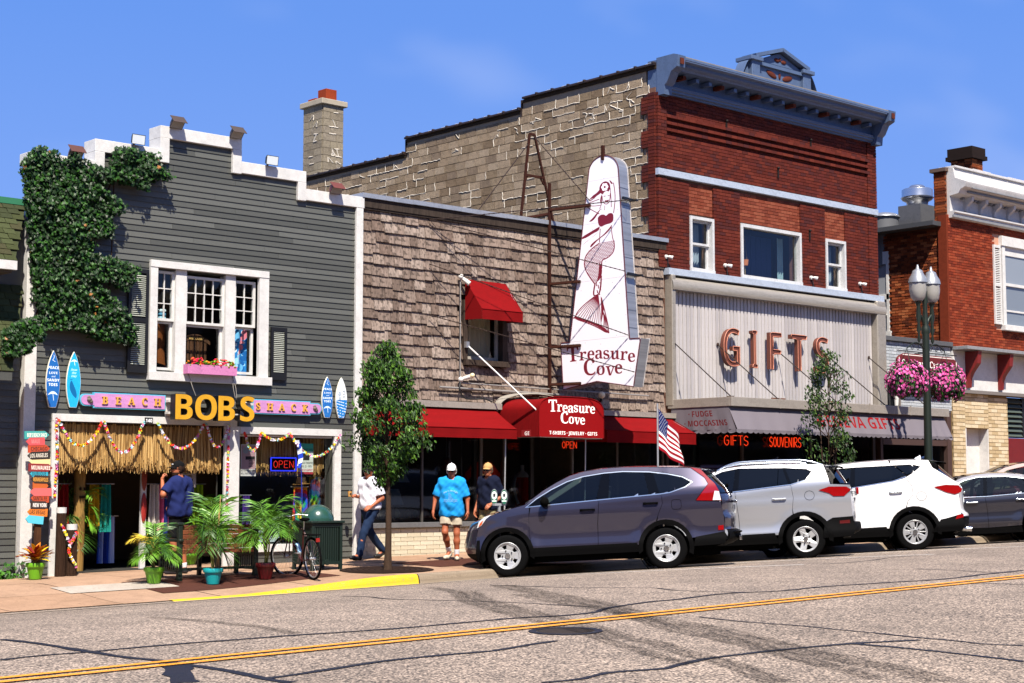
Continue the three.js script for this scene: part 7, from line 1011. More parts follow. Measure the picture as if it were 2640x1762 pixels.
buildCar({
name: 'dark_sedan', label: 'charcoal sedan parked right of the white SUV', paint: paint('#2b2b36', .5, .3), W: .91, wb: 2.85, r: .335, wheel: 'star', at: [31.2, 6.6], archR: .42, crease: .86,
top: [[-1.0, 1.02], [-.75, 1.06], [-.45, 1.14], [-.1, 1.28], [.25, 1.40], [.6, 1.455], [1.0, 1.475], [1.3, 1.46], [1.55, 1.41], [1.85, 1.28], [2.2, 1.08], [2.5, 1.0], [2.9, .93], [3.3, .84], [3.5, .76]], roof: [.15, 1.45], cowl: 2.18, hoodEnd: 3.35, belt: [[-1.1, 1.0], [.0, .99], [1, .97], [2.3, .93], [3.5, .8]],
nose: [[3.4, .18], [3.6, .3], [3.66, .45], [3.64, .6], [3.35, .83]], split: .3, tail: [[-.95, .28], [-1.1, .36], [-1.15, .5], [-1.12, .75], [-1.05, .95], [-.98, 1.03]], tailSplit: [.3, 1.1], plateY: .68,
mirror: [1.88, 1.06], mirrorM: paint('#2b2b36', .5, .3), handles: [[.38, .9], [1.4, .88]], handleM: mTrimBright,
shell: [[3.2, .5], [2.9, .8], [2.3, .9], [0, .95], [-.8, .9], [-.85, .5], [-.45, .45], [0, .8], [.42, .5], [.5, .4], [2.4, .4], [2.43, .5], [2.85, .8], [3.28, .5]],
panels: (arch, AR) => [
['front_wing', [[2.44, .42], ...arch(2.85, AR, Math.PI + .05, -.02, 16).filter((p) => p[1] > .38), [3.34, .4], [3.34, .7], [3.2, .83], [2.9, .92], [2.5, .99], [2.2, 1.07], [2.16, 1.0]], 'P'],
['front_door', inset([[2.38, .36], [2.2, .95], [1.13, .985], [1.1, .7], [1.1, .34]], G), 'P'], ['rear_door', inset([[1.1, .34], [1.1, .7], [1.13, .985], [.0, 1.02], [.06, .85], ...arch(0, AR, .95, .0, 8)], G), 'P'],
['rear_quarter', inset([[.06, .85], [.0, 1.02], [-.2, 1.06], [.12, 1.24], [.3, 1.33], [.3, 1.41], [-.1, 1.28], [-.45, 1.14], [-.75, 1.06], [-.9, 1.02], [-.93, .4], [-.45, .36], ...arch(0, AR, Math.PI - .1, 1.0, 14)], G * .6), 'P'],
['roof_rail', [[.3, 1.35], [.65, 1.40], [1.2, 1.415], [1.5, 1.36], [1.8, 1.23], [2.1, 1.07], [2.2, 1.08], [1.85, 1.28], [1.55, 1.41], [1.3, 1.46], [1.0, 1.475], [.6, 1.455], [.25, 1.405]], 'P'],
['front_window', [[2.08, 1.02], [1.16, 1.01], [1.1, 1.39], [1.2, 1.4], [1.5, 1.345], [1.8, 1.215]], mCarGlass, -.006], ['rear_side_window', [[1.08, 1.01], [.1, 1.045], [.34, 1.33], [.65, 1.385], [1.03, 1.395]], mCarGlass, -.006], ['quarter_window', [[.03, 1.05], [-.12, 1.07], [.15, 1.23], [.27, 1.3]], mCarGlass, -.006], ['door_pillar', [[1.16, 1.005], [1.08, 1.005], [1.03, 1.4], [1.1, 1.4]], mSatin, -.003],
['window_trim', (() => { const o = [[2.12, 1.0], [1.1, .988], [.0, 1.03], [-.18, 1.06], [.12, 1.245], [.3, 1.345], [.65, 1.402], [1.2, 1.418], [1.5, 1.362], [1.8, 1.232]]; const i = inset(o, .012); return [...o, o[0], i[0], ...i.slice(1).reverse(), i[0]]; })(), mTrimBright, .003],
['sill_trim', [[2.42, .22], [2.4, .345], [.43, .345], [.4, .22]], mClad, .006], ['tail_lamp', [[-.6, .98], [-.95, .96], [-.94, .84], [-.72, .86]], mRedLens, .012, .05], ['headlamp', [[3.3, .6], [3.3, .74], [3.0, .86], [3.1, .7]], mClearLens, .012, .05],
],
});
buildCar({
name: 'red_car', label: 'red car whose roof shows above the charcoal sedan', paint: paint('#560405', 0, .35), W: .9, wb: 2.65, r: .335, wheel: 'star', at: [34.4, 5.9], archR: .43, crease: .9,
top: [[-.7, 1.45], [-.4, 1.5], [0, 1.53], [.5, 1.545], [1.0, 1.54], [1.3, 1.51], [1.55, 1.45], [1.8, 1.33], [2.2, 1.1], [2.5, 1.03], [2.9, .96], [3.2, .86], [3.35, .78]], roof: [-.66, 1.45], cowl: 2.18, hoodEnd: 3.2, belt: [[-1, 1.1], [0, 1.08], [1, 1.04], [2.3, .98], [3.4, .85]],
nose: [[3.25, .18], [3.42, .3], [3.48, .45], [3.45, .62], [3.2, .85]], split: .3, tail: [[-.8, .28], [-.95, .36], [-1.0, .5], [-.98, .8], [-.95, 1.1], [-.7, 1.45]], tailSplit: [.4, 1.1], plateY: .8, mirror: [1.88, 1.1], handles: [[.38, .96], [1.4, .93]],
shell: [[3.1, .5], [2.9, .85], [2.3, .95], [0, 1.05], [-.75, 1.05], [-.78, .5], [-.45, .45], [0, .8], [.43, .5], [.5, .4], [2.2, .4], [2.22, .5], [2.65, .8], [3.08, .5]],
panels: (arch, AR) => [
['front_wing', [[2.24, .42], ...arch(2.65, AR, Math.PI + .05, -.02, 16).filter((p) => p[1] > .38), [3.18, .4], [3.18, .7], [3.0, .9], [2.5, 1.02], [2.2, 1.09], [2.18, 1.0]], 'P'], ['front_door', inset([[2.2, .36], [2.2, 1.0], [1.13, 1.05], [1.1, .34]], G), 'P'], ['rear_door', inset([[1.1, .34], [1.13, 1.05], [.0, 1.09], [.06, .85], ...arch(0, AR, .95, .0, 8)], G), 'P'],
['rear_quarter', inset([[.06, .85], [.0, 1.09], [-.3, 1.14], [-.1, 1.42], [.3, 1.47], [.3, 1.54], [-.4, 1.5], [-.6, 1.45], [-.78, 1.1], [-.8, .4], [-.45, .36], ...arch(0, AR, Math.PI - .1, 1.0, 14)], G * .6), 'P'], ['roof_rail', [[.3, 1.47], [1.1, 1.475], [1.5, 1.4], [2.1, 1.09], [2.2, 1.1], [1.8, 1.33], [1.55, 1.45], [1.3, 1.51], [1.0, 1.54], [.5, 1.545], [.3, 1.54]], 'P'],
['front_window', [[2.08, 1.06], [1.16, 1.08], [1.1, 1.455], [1.5, 1.38]], mCarGlass, -.006], ['rear_side_window', [[1.08, 1.08], [.1, 1.12], [.3, 1.455], [1.03, 1.46]], mCarGlass, -.006], ['quarter_window', [[.03, 1.12], [-.22, 1.16], [-.08, 1.4], [.24, 1.45]], mPriv, -.006], ['door_pillar', [[1.16, 1.07], [1.08, 1.07], [1.03, 1.465], [1.1, 1.465]], mSatin, -.003], ['sill_trim', [[2.22, .22], [2.2, .345], [.43, .345], [.4, .22]], mClad, .006],
],
}).scale.setScalar(1.13);
function surfaceNets(f, mn, mx, h) {
const n = [0, 1, 2].map((k) => Math.ceil((mx[k] - mn[k]) / h) + 1), S = n[0] * n[1], val = new Float32Array(n[0] * n[1] * n[2]);
for (let k = 0, q = 0; k < n[2]; k++) for (let j = 0; j < n[1]; j++) for (let i = 0; i < n[0]; i++) val[q++] = f(mn[0] + i * h, mn[1] + j * h, mn[2] + k * h);
const vid = new Int32Array(val.length).fill(-1), P = [], id = [];
const E = [[0, 1], [0, 2], [0, 4], [1, 3], [1, 5], [2, 3], [2, 6], [3, 7], [4, 5], [4, 6], [5, 7], [6, 7]];
for (let k = 0; k < n[2] - 1; k++) for (let j = 0; j < n[1] - 1; j++) for (let i = 0; i < n[0] - 1; i++) {
const o = i + j * n[0] + k * S, c = [o, o + 1, o + n[0], o + n[0] + 1, o + S, o + S + 1, o + S + n[0], o + S + n[0] + 1].map((q) => val[q]); let m = 0; for (let q = 0; q < 8; q++) if (c[q] < 0) m |= 1 << q; if (m === 0 || m === 255) continue;
let x = 0, y = 0, z = 0, t = 0; for (const [a, b] of E) { if ((c[a] < 0) === (c[b] < 0)) continue; const u = c[a] / (c[a] - c[b]); x += (a & 1) + u * ((b & 1) - (a & 1)); y += ((a >> 1) & 1) + u * (((b >> 1) & 1) - ((a >> 1) & 1)); z += (a >> 2) + u * ((b >> 2) - (a >> 2)); t++; }
vid[o] = P.length / 3; P.push(mn[0] + (i + x / t) * h, mn[1] + (j + y / t) * h, mn[2] + (k + z / t) * h);
}
const quad = (a, b, c, d, fl) => { if (a < 0 || b < 0 || c < 0 || d < 0) return; fl ? id.push(a, c, b, a, d, c) : id.push(a, b, c, a, c, d); };
for (let k = 1; k < n[2] - 1; k++) for (let j = 1; j < n[1] - 1; j++) for (let i = 1; i < n[0] - 1; i++) { const o = i + j * n[0] + k * S, s = val[o] < 0; if (s !== val[o + 1] < 0) quad(vid[o], vid[o - n[0]], vid[o - n[0] - S], vid[o - S], s); if (s !== val[o + n[0]] < 0) quad(vid[o], vid[o - S], vid[o - S - 1], vid[o - 1], s); if (s !== val[o + S] < 0) quad(vid[o], vid[o - 1], vid[o - 1 - n[0]], vid[o - n[0]], s); }
const g = new THREE.BufferGeometry(); g.setAttribute('position', new THREE.Float32BufferAttribute(P, 3)); g.setIndex(id); g.computeVertexNormals();
const N = g.attributes.normal, e = h * .5; let flip = 0; for (let i = 0; i < Math.min(200, N.count); i++) { const x = P[i * 3], y = P[i * 3 + 1], z = P[i * 3 + 2]; flip += f(x + N.getX(i) * e, y + N.getY(i) * e, z + N.getZ(i) * e) > f(x, y, z) ? 1 : -1; }
if (flip < 0) { for (let i = 0; i < id.length; i += 3) { const t = id[i + 1]; id[i + 1] = id[i + 2]; id[i + 2] = t; } g.setIndex(id); g.computeVertexNormals(); }
return g;
}
const smin = (a, b, k) => { const h = Math.max(0, k - Math.abs(a - b)) / k; return Math.min(a, b) - h * h * k * .25; };
function capsule(B) { // [ax,ay,az,bx,by,bz,ra,rb]
const [ax, ay, az, bx, by, bz, ra, rb] = B, dx = bx - ax, dy = by - ay, dz = bz - az, L = dx * dx + dy * dy + dz * dz || 1e-9;
return (x, y, z) => { const px = x - ax, py = y - ay, pz = z - az, t = clamp((px * dx + py * dy + pz * dz) / L, 0, 1); return Math.hypot(px - dx * t, py - dy * t, pz - dz * t) - (ra + (rb - ra) * t); };
}
function field(bones, k = .03, mod) { const F = bones.map(capsule); return (x, y, z) => { let d = 9; for (const f of F) { const v = f(x, y, z); d = d > 5 ? v : smin(d, v, k); } return mod ? mod(d, x, y, z) : d; }; }
function boundsOf(bones, pad = .05) { const mn = [9, 9, 9], mx = [-9, -9, -9]; for (const b of bones) for (const [o, r] of [[0, b[6]], [3, b[7]]]) for (let k = 0; k < 3; k++) { mn[k] = Math.min(mn[k], b[o + k] - r - pad); mx[k] = Math.max(mx[k], b[o + k] + r + pad); } return [mn, mx]; }
const bone = (a, b, ra, rb = ra) => [...a, ...b, ra, rb];
const L3 = (a, b, t) => a.map((v, i) => lerp(v, b[i], t));
function handBones(w, d, n, curl, spread = .2) {
const D = V(...d).normalize(), Nn = V(...n).addScaledVector(D, -V(...n).dot(D)).normalize(), Sd = D.clone().cross(Nn), at = (a, b, c) => { const v = V(...w).addScaledVector(D, a).addScaledVector(Sd, b).addScaledVector(Nn, c); return [v.x, v.y, v.z]; };
const o = [bone(at(0, 0, 0), at(.035, 0, 0), .026, .03)]; for (const k of [-1, 0, 1]) o.push(bone(at(.02, k * .018, 0), at(.085, k * .025, 0), .017, .015));
[[.030, .075, .0088], [.011, .085, .0092], [-.010, .08, .009], [-.029, .062, .008]].forEach(([s, l, r]) => { let p = [.085, s, 0], ang = curl * .5; let prev = at(...p); for (let j = 0; j < 3; j++) { const q = [p[0] + Math.cos(ang) * l / 3, p[1] * (1 + spread * .08), p[2] - Math.sin(ang) * l / 3], nx = at(...q); o.push(bone(prev, nx, r - j * .0006, r - j * .0012)); prev = nx; p = q; ang += curl * .75; } });
o.push(bone(at(.02, .028, 0), at(.05, .05, -.012), .014, .011), bone(at(.05, .05, -.012), at(.08, .054, -.026 - curl * .01), .011, .0085)); return o;
}
function person(S) {
const t = thing('person', S.label, 'person', [0, 0, 0]), J = S.J, skin = M(S.skin ?? '#a8603c', .6), k = S.k ?? 1;
const m = (name, c) => M(c, name === 'skin' ? .6 : .9);
const torso = (g, low = .95) => [bone([-.10, 1.40, J.lean ?? 0], [.10, 1.40, J.lean ?? 0], .105 + g), bone([-.105, 1.36, J.lean ?? 0], [-.075, low, 0], .105 + g, .115 + g * 1.6), bone([.105, 1.36, J.lean ?? 0], [.075, low, 0], .105 + g, .115 + g * 1.6), bone([0, 1.2, .025 + (S.belly ?? 0)], [0, 1.02, .03 + (S.belly ?? 0)], .11 + g, .115 + g), bone([-.15, 1.445, J.lean ?? 0], [.15, 1.445, J.lean ?? 0], .06 + g * .7)];
const arms = [], hands = []; for (const s of ['l', 'r']) { const A = J[s]; arms.push(bone(A.sh, A.el, .052, .042), bone(A.el, A.wr, .042, .026)); hands.push(...handBones(A.wr, A.hd, A.hn, A.curl ?? .5)); }
const legs = []; for (const s of ['l', 'r']) { const A = J[s]; legs.push(bone(A.hip, A.kn, .082, .056), bone(A.kn, L3(A.kn, A.an, .35), .054, .058), bone(L3(A.kn, A.an, .35), A.an, .058, .036), bone(A.an, A.toe, .036, .034)); }
const neck = [bone([0, 1.46, J.lean ?? 0], [J.head[0], J.head[1] - .06, J.head[2] - .01], .058, .056)];
const bodyB = [...torso(-.012, .95), ...arms, ...legs, ...neck]; let [mn, mx] = boundsOf(bodyB, .03);
const gs = [surfaceNets(field(bodyB, .035), mn, mx, .016)];
{ const [a, b] = boundsOf(hands, .02); for (const s of ['l', 'r']) { const H = hands.slice(s === 'l' ? 0 : hands.length / 2, s === 'l' ? hands.length / 2 : hands.length), [c, d] = boundsOf(H, .015); gs.push(surfaceNets(field(H, .008), c, d, .0055)); } }
const hq = new THREE.Quaternion().setFromEuler(new THREE.Euler(J.hp ?? 0, J.hy ?? 0, 0, 'YXZ')), hi = hq.clone().invert(), hv = V(0, 0, 0);
const ell = (x, y, z, a, b, c) => { const q = Math.hypot(x / a, y / b, z / c); return (q - 1) * Math.min(a, b, c); };
const headF = (x, y, z) => { hv.set(x - J.head[0], y - J.head[1], z - J.head[2]).applyQuaternion(hi); x = hv.x; y = hv.y; z = hv.z; let d = ell(x, y - .03, z + .01, .076, .098, .096); d = smin(d, ell(x, y + .03, z - .02, .062, .085, .068), .03); d = smin(d, ell(x, y + .085, z - .045, .036, .03, .036), .03); d = smin(d, ell(x, y - .02, z - .078, .05, .014, .016), .015); d = smin(d, capsule([0, .015, .086, 0, -.018, .107, .010, .015])(x, y, z), .012); d = smin(d, ell(x, y + .055, z - .078, .026, .008, .014), .008); for (const s of [-1, 1]) d = smin(d, ell(x - s * .078, y - .0, z + .008, .012, .032, .02), .008); d = Math.max(d, -ell(x - .032, y - .002, z - .096, .018, .010, .012) - .001); d = Math.max(d, -ell(x + .032, y - .002, z - .096, .018, .010, .012) - .001); return d; };
gs.push(surfaceNets(headF, J.head.map((v) => v - .15), J.head.map((v) => v + .15), .0065));
const body = part('body', merge(gs.map((g) => { g.deleteAttribute('uv'); return g; })), skin, t);
const HM = new THREE.Matrix4().compose(V(...J.head), hq, V(1, 1, 1)), inHead = (g) => g.applyMatrix4(HM);
const fold = (x, y, z, a) => a * (Math.sin(x * 38 + y * 17 + z * 9) * .5 + Math.sin(y * 41 + x * 23 - z * 31) * .35 + Math.sin(x * 71 - y * 57) * .15);
const cloth = (name, bones, mat, cut, h = .0135, kk = .04, amp = .011) => { const f0 = field(bones, kk), f = (x, y, z) => { let d = f0(x, y, z) + fold(x, y, z, amp); for (const c of cut) d = Math.max(d, c(x, y, z)); return d; }; const [a, b] = boundsOf(bones, .04); return part(name, surfaceNets(f, a, b, h), mat, body); };
const sl = ['l', 'r'].map((s) => bone(J[s].sh, L3(J[s].sh, J[s].el, S.sleeve ?? .62), .074, .082));
const plane = (A, B, tt) => { const p = L3(A, B, tt), d = V(B[0] - A[0], B[1] - A[1], B[2] - A[2]).normalize(); return (x, y, z) => (x - p[0]) * d.x + (y - p[1]) * d.y + (z - p[2]) * d.z; };
const shirt = cloth('shirt', [...torso(.026, S.hem + .06), ...sl], S.shirtM, [(x, y, z) => S.hem - y + .012 * Math.sin(x * 30), (x, y, z) => { const d = Math.hypot(x * .9, z - (J.lean ?? 0) - .02); return y > 1.46 ? .078 - d + (y > 1.6 ? 1 : 0) : -1; }, ...['l', 'r'].map((s) => { const pl = plane(J[s].sh, J[s].el, S.sleeve ?? .62), cp = capsule(bone(J[s].sh, J[s].el, .12)); return (x, y, z) => cp(x, y, z) < 0 && (s === 'l' ? x > .17 : x < -.17) ? pl(x, y, z) : -1; })]);
if (S.pants) { const lg = ['l', 'r'].flatMap((s) => S.pants.long ? [bone(J[s].hip, J[s].kn, .1, .074), bone(J[s].kn, L3(J[s].an, J[s].kn, .04), .074, .066)] : [bone(J[s].hip, L3(J[s].hip, J[s].kn, S.pants.len), .1, .104)]); cloth(S.pants.long ? 'trousers' : 'shorts', [bone([-.07, .96, 0], [.07, .96, 0], .125), bone([-.08, .9, 0], [.08, .9, 0], .11), ...lg], S.pants.m, [(x, y) => y - (S.hem + .03), ...(S.pants.long ? [] : ['l', 'r'].map((s) => { const pl = plane(J[s].hip, J[s].kn, S.pants.len); return (x, y, z) => (s === 'l' ? x >= 0 : x < 0) ? pl(x, y, z) : -1; }))], .0135, .02, .008); }
for (const s of ['l', 'r']) { const A = J[s], d = V(A.toe[0] - A.an[0], 0, A.toe[2] - A.an[2]).normalize(), sole = Math.min(A.an[1], A.toe[1]) - .06, B = [bone(L3(A.an, A.toe, -.25).map((v, i) => i === 1 ? A.an[1] - .035 : v), L3(A.an, A.toe, .8).map((v, i) => i === 1 ? lerp(A.an[1], A.toe[1], .8) - .02 : v), .04, .046), bone([A.an[0], A.an[1] - .01, A.an[2]], [A.an[0] - d.x * .02, A.an[1] - .045, A.an[2] - d.z * .02], .046, .042), bone(A.toe, [A.toe[0] + d.x * .06, A.toe[1] - .004, A.toe[2] + d.z * .06], .04, .034)]; const sh = cloth('shoe', B, S.shoeM, [], .01, .02, .001); if (S.sockM) cloth('sock', [bone(L3(A.an, A.kn, .02), L3(A.an, A.kn, S.sock), .042, .05)], S.sockM, [plane(A.an, A.kn, S.sock)], .01, .01, .0015); }
const capM = S.capM; if (capM) { const c = part('cap', merge([inHead(new THREE.SphereGeometry(1, 28, 14, 0, 6.283, 0, 1.62).scale(.086, .098, .104).rotateX(-.12).translate(0, .045, -.008)), inHead(gridG(12, 8, (u, v) => { const a = lerp(-1.25, 1.25, u), r = lerp(.09, .165, v); return [Math.sin(a) * lerp(.085, .072, v), .055 - .02 * v - .018 * Math.pow(Math.sin(a), 2), Math.cos(a) * r * (v > .01 ? 1 : 1) + .0]; })), inHead(new THREE.SphereGeometry(.011, 8, 6).translate(0, .142, -.02))]), capM, body); if (S.logo) part('cap_logo', inHead(boxG(-.03, .03, .075, .095, .088, .094)), M('#d8d8d8', .8), c); }
if (S.hair) part('hair', surfaceNets((x, y, z) => { const d = headF(x, y, z); hv.set(x - J.head[0], y - J.head[1], z - J.head[2]).applyQuaternion(hi); return Math.max(d - .009, hv.z - .02 + (hv.y < 0 ? .02 : 0), -.07 - hv.y); }, J.head.map((v) => v - .14), J.head.map((v) => v + .14), .009), M(S.hair, .9), body);
if (S.beard) part('beard', surfaceNets((x, y, z) => { const d = headF(x, y, z); hv.set(x - J.head[0], y - J.head[1], z - J.head[2]).applyQuaternion(hi); return Math.max(d - .006, hv.y + .045, -.02 - hv.z); }, J.head.map((v) => v - .14), J.head.map((v) => v + .14), .008), M(S.beard, .9), body);
if (S.glasses) part('sunglasses', merge([inHead(new THREE.SphereGeometry(1, 14, 8).scale(.029, .019, .012).translate(.033, .008, .098)), inHead(new THREE.SphereGeometry(1, 14, 8).scale(.029, .019, .012).translate(-.033, .008, .098)), ...[-1, 1].map((s) => inHead(sbar([s * .06, .012, .09], [s * .083, .012, -.005], .007)))]), M(S.glasses, .15), body);
else for (const s of [-1, 1]) part('eye', inHead(new THREE.SphereGeometry(.011, 10, 8).translate(s * .032, .004, .083)), M('#2a1a12', .2), body);
part('lips', inHead(new THREE.SphereGeometry(1, 12, 6).scale(.024, .005, .008).translate(0, -.055, .088)), M('#7d3a2e', .6), body);
if (S.extra) S.extra({ t, body, part, J, inHead, shirt });
t.scale.setScalar(k); t.rotation.y = S.turn; const y = walkY(S.at[0], S.at[1]); t.position.set(S.at[0], y - (S.sole ?? 0) * k, S.at[1]);
return t;
}
const mTeeBlue = M('#1b86c9', .9), mNavy = M('#0d1226', .9), mNavy2 = M('#1a2350', .9), mWhiteTee = M('#c9c9d2', .9);
{
const toCam = Math.atan2(-18.9, 24.5 - 1.95);
person({ label: 'man in bright blue shark t-shirt, khaki shorts and white cap walking', skin: '#9a5334', k: .985, at: [18.98, 1.95], turn: toCam - .12, sole: .005, hem: .80, sleeve: .86, belly: .02, shirtM: mTeeBlue, pants: { len: .68, m: M('#a89c8a', .9) }, shoeM: M('#b9b09c', .7), sockM: M('#cfcfd4', .9), sock: .3, capM: M('#d4d4d6', .85), glasses: '#0c0c0e', hair: '#9a948c',
J: { head: [0, 1.63, .035], hp: .14, hy: -.05, l: { sh: [.19, 1.425, 0], el: [.285, 1.13, -.03], wr: [.30, .89, .03], hd: [0, -1, .05], hn: [1, 0, .2], curl: .5, hip: [.095, .93, 0], kn: [.1, .5, .04], an: [.1, .085, .0], toe: [.12, .05, .16] }, r: { sh: [-.19, 1.425, 0], el: [-.30, 1.14, -.02], wr: [-.33, .90, .06], hd: [-.05, -1, .12], hn: [-1, 0, .3], curl: .6, hip: [-.095, .93, 0], kn: [-.11, .52, .10], an: [-.06, .15, -.16], toe: [-.10, .06, -.04] } },
extra: ({ shirt }) => { const tt = canvasTex(512, 384, (c, w, h) => { c.fillStyle = '#000'; c.fillRect(0, 0, w, h); c.fillStyle = '#fff'; c.font = 'bold 64px sans-serif'; c.textAlign = 'center'; c.save(); c.translate(w / 2, 520); const s = 'Keep to the Right'; for (let i = 0; i < s.length; i++) { c.save(); c.rotate((i - 8) * .062); c.fillText(s[i], 0, -420); c.restore(); } c.restore(); c.lineWidth = 8; c.strokeStyle = '#fff'; c.beginPath(); c.moveTo(190, 290); c.quadraticCurveTo(220, 190, 190, 130); c.quadraticCurveTo(300, 170, 320, 290); c.stroke(); c.fillStyle = '#888'; c.fill(); for (let k = 0; k < 3; k++) { c.beginPath(); for (let x = 40; x <= 470; x += 6) c.lineTo(x, 300 + k * 26 + Math.sin(x * .05 + k) * 8); c.stroke(); } });
const q = gridG(14, 10, (u, v) => [lerp(-.15, .15, u), lerp(1.05, 1.33, v), .175 + .02 * (1 - v) - .05 * Math.pow(u * 2 - 1, 2)]); part('shirt_print', q, M('#7fb0d8', .9, { alphaMap: tt, transparent: true }), shirt); } });
}
person({ label: 'man in navy t-shirt and tan cap standing behind grey SUV bonnet', skin: '#9c5a3c', k: .985, at: [19.9, 1.92], turn: Math.atan2(-19.5, 22.5) - .75, hem: .9, sleeve: .8, belly: .025, shirtM: mNavy, pants: { len: .8, m: M('#8a7f5e', .9) }, shoeM: M('#2a2622', .7), capM: M('#b08a5a', .9), glasses: '#0c0c0e', hair: '#5a4a3c',
J: { head: [0, 1.63, .03], hp: .08, hy: .35, l: { sh: [.19, 1.43, 0], el: [.25, 1.15, -.1], wr: [.18, 1.0, .14], hd: [-.2, -.5, .7], hn: [.5, .6, .4], curl: .7, hip: [.095, .93, 0], kn: [.1, .5, .06], an: [.1, .085, .0], toe: [.12, .05, .16] }, r: { sh: [-.19, 1.43, 0], el: [-.27, 1.14, -.04], wr: [-.27, .9, .08], hd: [0, -1, .2], hn: [-1, 0, .2], hip: [-.095, .93, 0], kn: [-.1, .5, .04], an: [-.1, .085, -.05], toe: [-.12, .05, .1] } } });
person({ label: 'man in white polo shirt and jeans striding with paper cup', skin: '#9a5636', k: .99, at: [18.2, .56], turn: -Math.PI / 2 + .12, sole: .0, hem: .93, sleeve: .8, belly: .03, shirtM: mWhiteTee, pants: { long: true, m: M('#18263f', .9) }, shoeM: M('#0c0b0b', .6), capM: M('#1a1a1c', .9), glasses: '#0c0c0e', hair: '#6a6058',
J: { head: [0, 1.62, .05], hp: .12, hy: .45, lean: .02, l: { sh: [.19, 1.42, 0], el: [.25, 1.13, -.06], wr: [.2, .98, .16], hd: [-.1, -.3, .8], hn: [.6, .6, 0], curl: .5, hip: [.095, .91, 0], kn: [.1, .50, .26], an: [.09, .09, .36], toe: [.09, .06, .5] }, r: { sh: [-.19, 1.42, 0], el: [-.24, 1.15, .0], wr: [-.12, 1.16, .24], hd: [.25, .25, .6], hn: [-.3, .8, -.3], curl: 1.1, hip: [-.095, .91, 0], kn: [-.1, .5, -.1], an: [-.09, .16, -.42], toe: [-.09, .06, -.30] } },
extra: ({ body }) => { part('belt', new THREE.CylinderGeometry(.155, .158, .045, 28, 1, true).scale(1.18, 1, .93).translate(0, .945, .01), mBlackPaint, body); } });
{ const p = [18.2 - .36, walkY(18.2, .6) + 1.2, .42]; const t = thing('paper_cup', 'tan paper coffee cup with dark lid held by man in polo', 'cup', p); part('cup', new THREE.CylinderGeometry(.04, .03, .1, 18).translate(...p), M('#b98a4c', .8), t); part('lid', new THREE.CylinderGeometry(.036, .042, .02, 18).translate(p[0], p[1] + .06, p[2]), mBlackPaint, t); part('logo', new THREE.TorusGeometry(.012, .005, 6, 14).translate(p[0] - .01, p[1], p[2] + .038), mBlackPaint, t); }
person({ label: 'bearded man in navy t-shirt and black cap, back turned, hand at mouth', skin: '#a05c3c', k: 1.03, at: [13.82, 1.25], turn: Math.PI + .42, hem: .90, sleeve: .85, shirtM: mNavy2, pants: { len: .85, m: M('#0e0e10', .9) }, shoeM: M('#22222a', .7), sockM: M('#c9c9cc', .9), sock: .2, capM: M('#0a0a0c', .9), logo: true, glasses: '#0a0a0c', hair: '#2a1a12', beard: '#2f1c12',
J: { head: [.03, 1.63, .03], hp: .0, hy: .95, l: { sh: [.19, 1.43, 0], el: [.36, 1.24, .06], wr: [.2, 1.46, .2], hd: [-.45, .75, .2], hn: [.6, .2, .7], curl: 1.2, hip: [.095, .93, 0], kn: [.1, .5, .04], an: [.11, .085, .0], toe: [.14, .05, .15] }, r: { sh: [-.19, 1.43, 0], el: [-.27, 1.15, .02], wr: [-.16, 1.05, .22], hd: [.5, 0, .6], hn: [-.3, .9, 0], curl: .9, hip: [-.095, .93, 0], kn: [-.11, .5, .03], an: [-.12, .085, -.02], toe: [-.16, .05, .13] } } });
const walkHit = (px, py) => { const p = roadHit(px, py, walkY); return [p.x, walkY(p.x, p.z), p.z]; };
const DS = 2640 / 2349;
function leafG(pts, fold) { const p = [], n = pts.length; for (let i = 0; i < n; i++) { const a = pts[i], b = pts[(i + 1) % n]; p.push(0, 0, .0, a[0], a[1], -Math.abs(a[0]) * fold, b[0], b[1], -Math.abs(b[0]) * fold); } const g = new THREE.BufferGeometry(); g.setAttribute('position', new THREE.Float32BufferAttribute(p, 3)); g.computeVertexNormals(); g.setAttribute('uv', new THREE.Float32BufferAttribute(new Float32Array(n * 6), 2)); return g; }
const ivyLeaf = leafG([[0, -1], [.35, -.45], [.95, -.2], [.55, .1], [.6, .7], [.2, .4], [0, 1], [-.2, .4], [-.6, .7], [-.55, .1], [-.95, -.2], [-.35, -.45]], .35), treeLeaf = leafG([[0, -1], [.42, -.3], [.42, .3], [0, 1.1], [-.42, .3], [-.42, -.3]], .5);
const mLeaf = M('#ffffff', .5, { specularIntensity: .6 });
const inPoly = (x, y, P) => { let c = false; for (let i = 0, j = P.length - 1; i < P.length; j = i++) if ((P[i][1] > y) !== (P[j][1] > y) && x < (P[j][0] - P[i][0]) * (y - P[i][1]) / (P[j][1] - P[i][1]) + P[i][0]) c = !c; return c; };
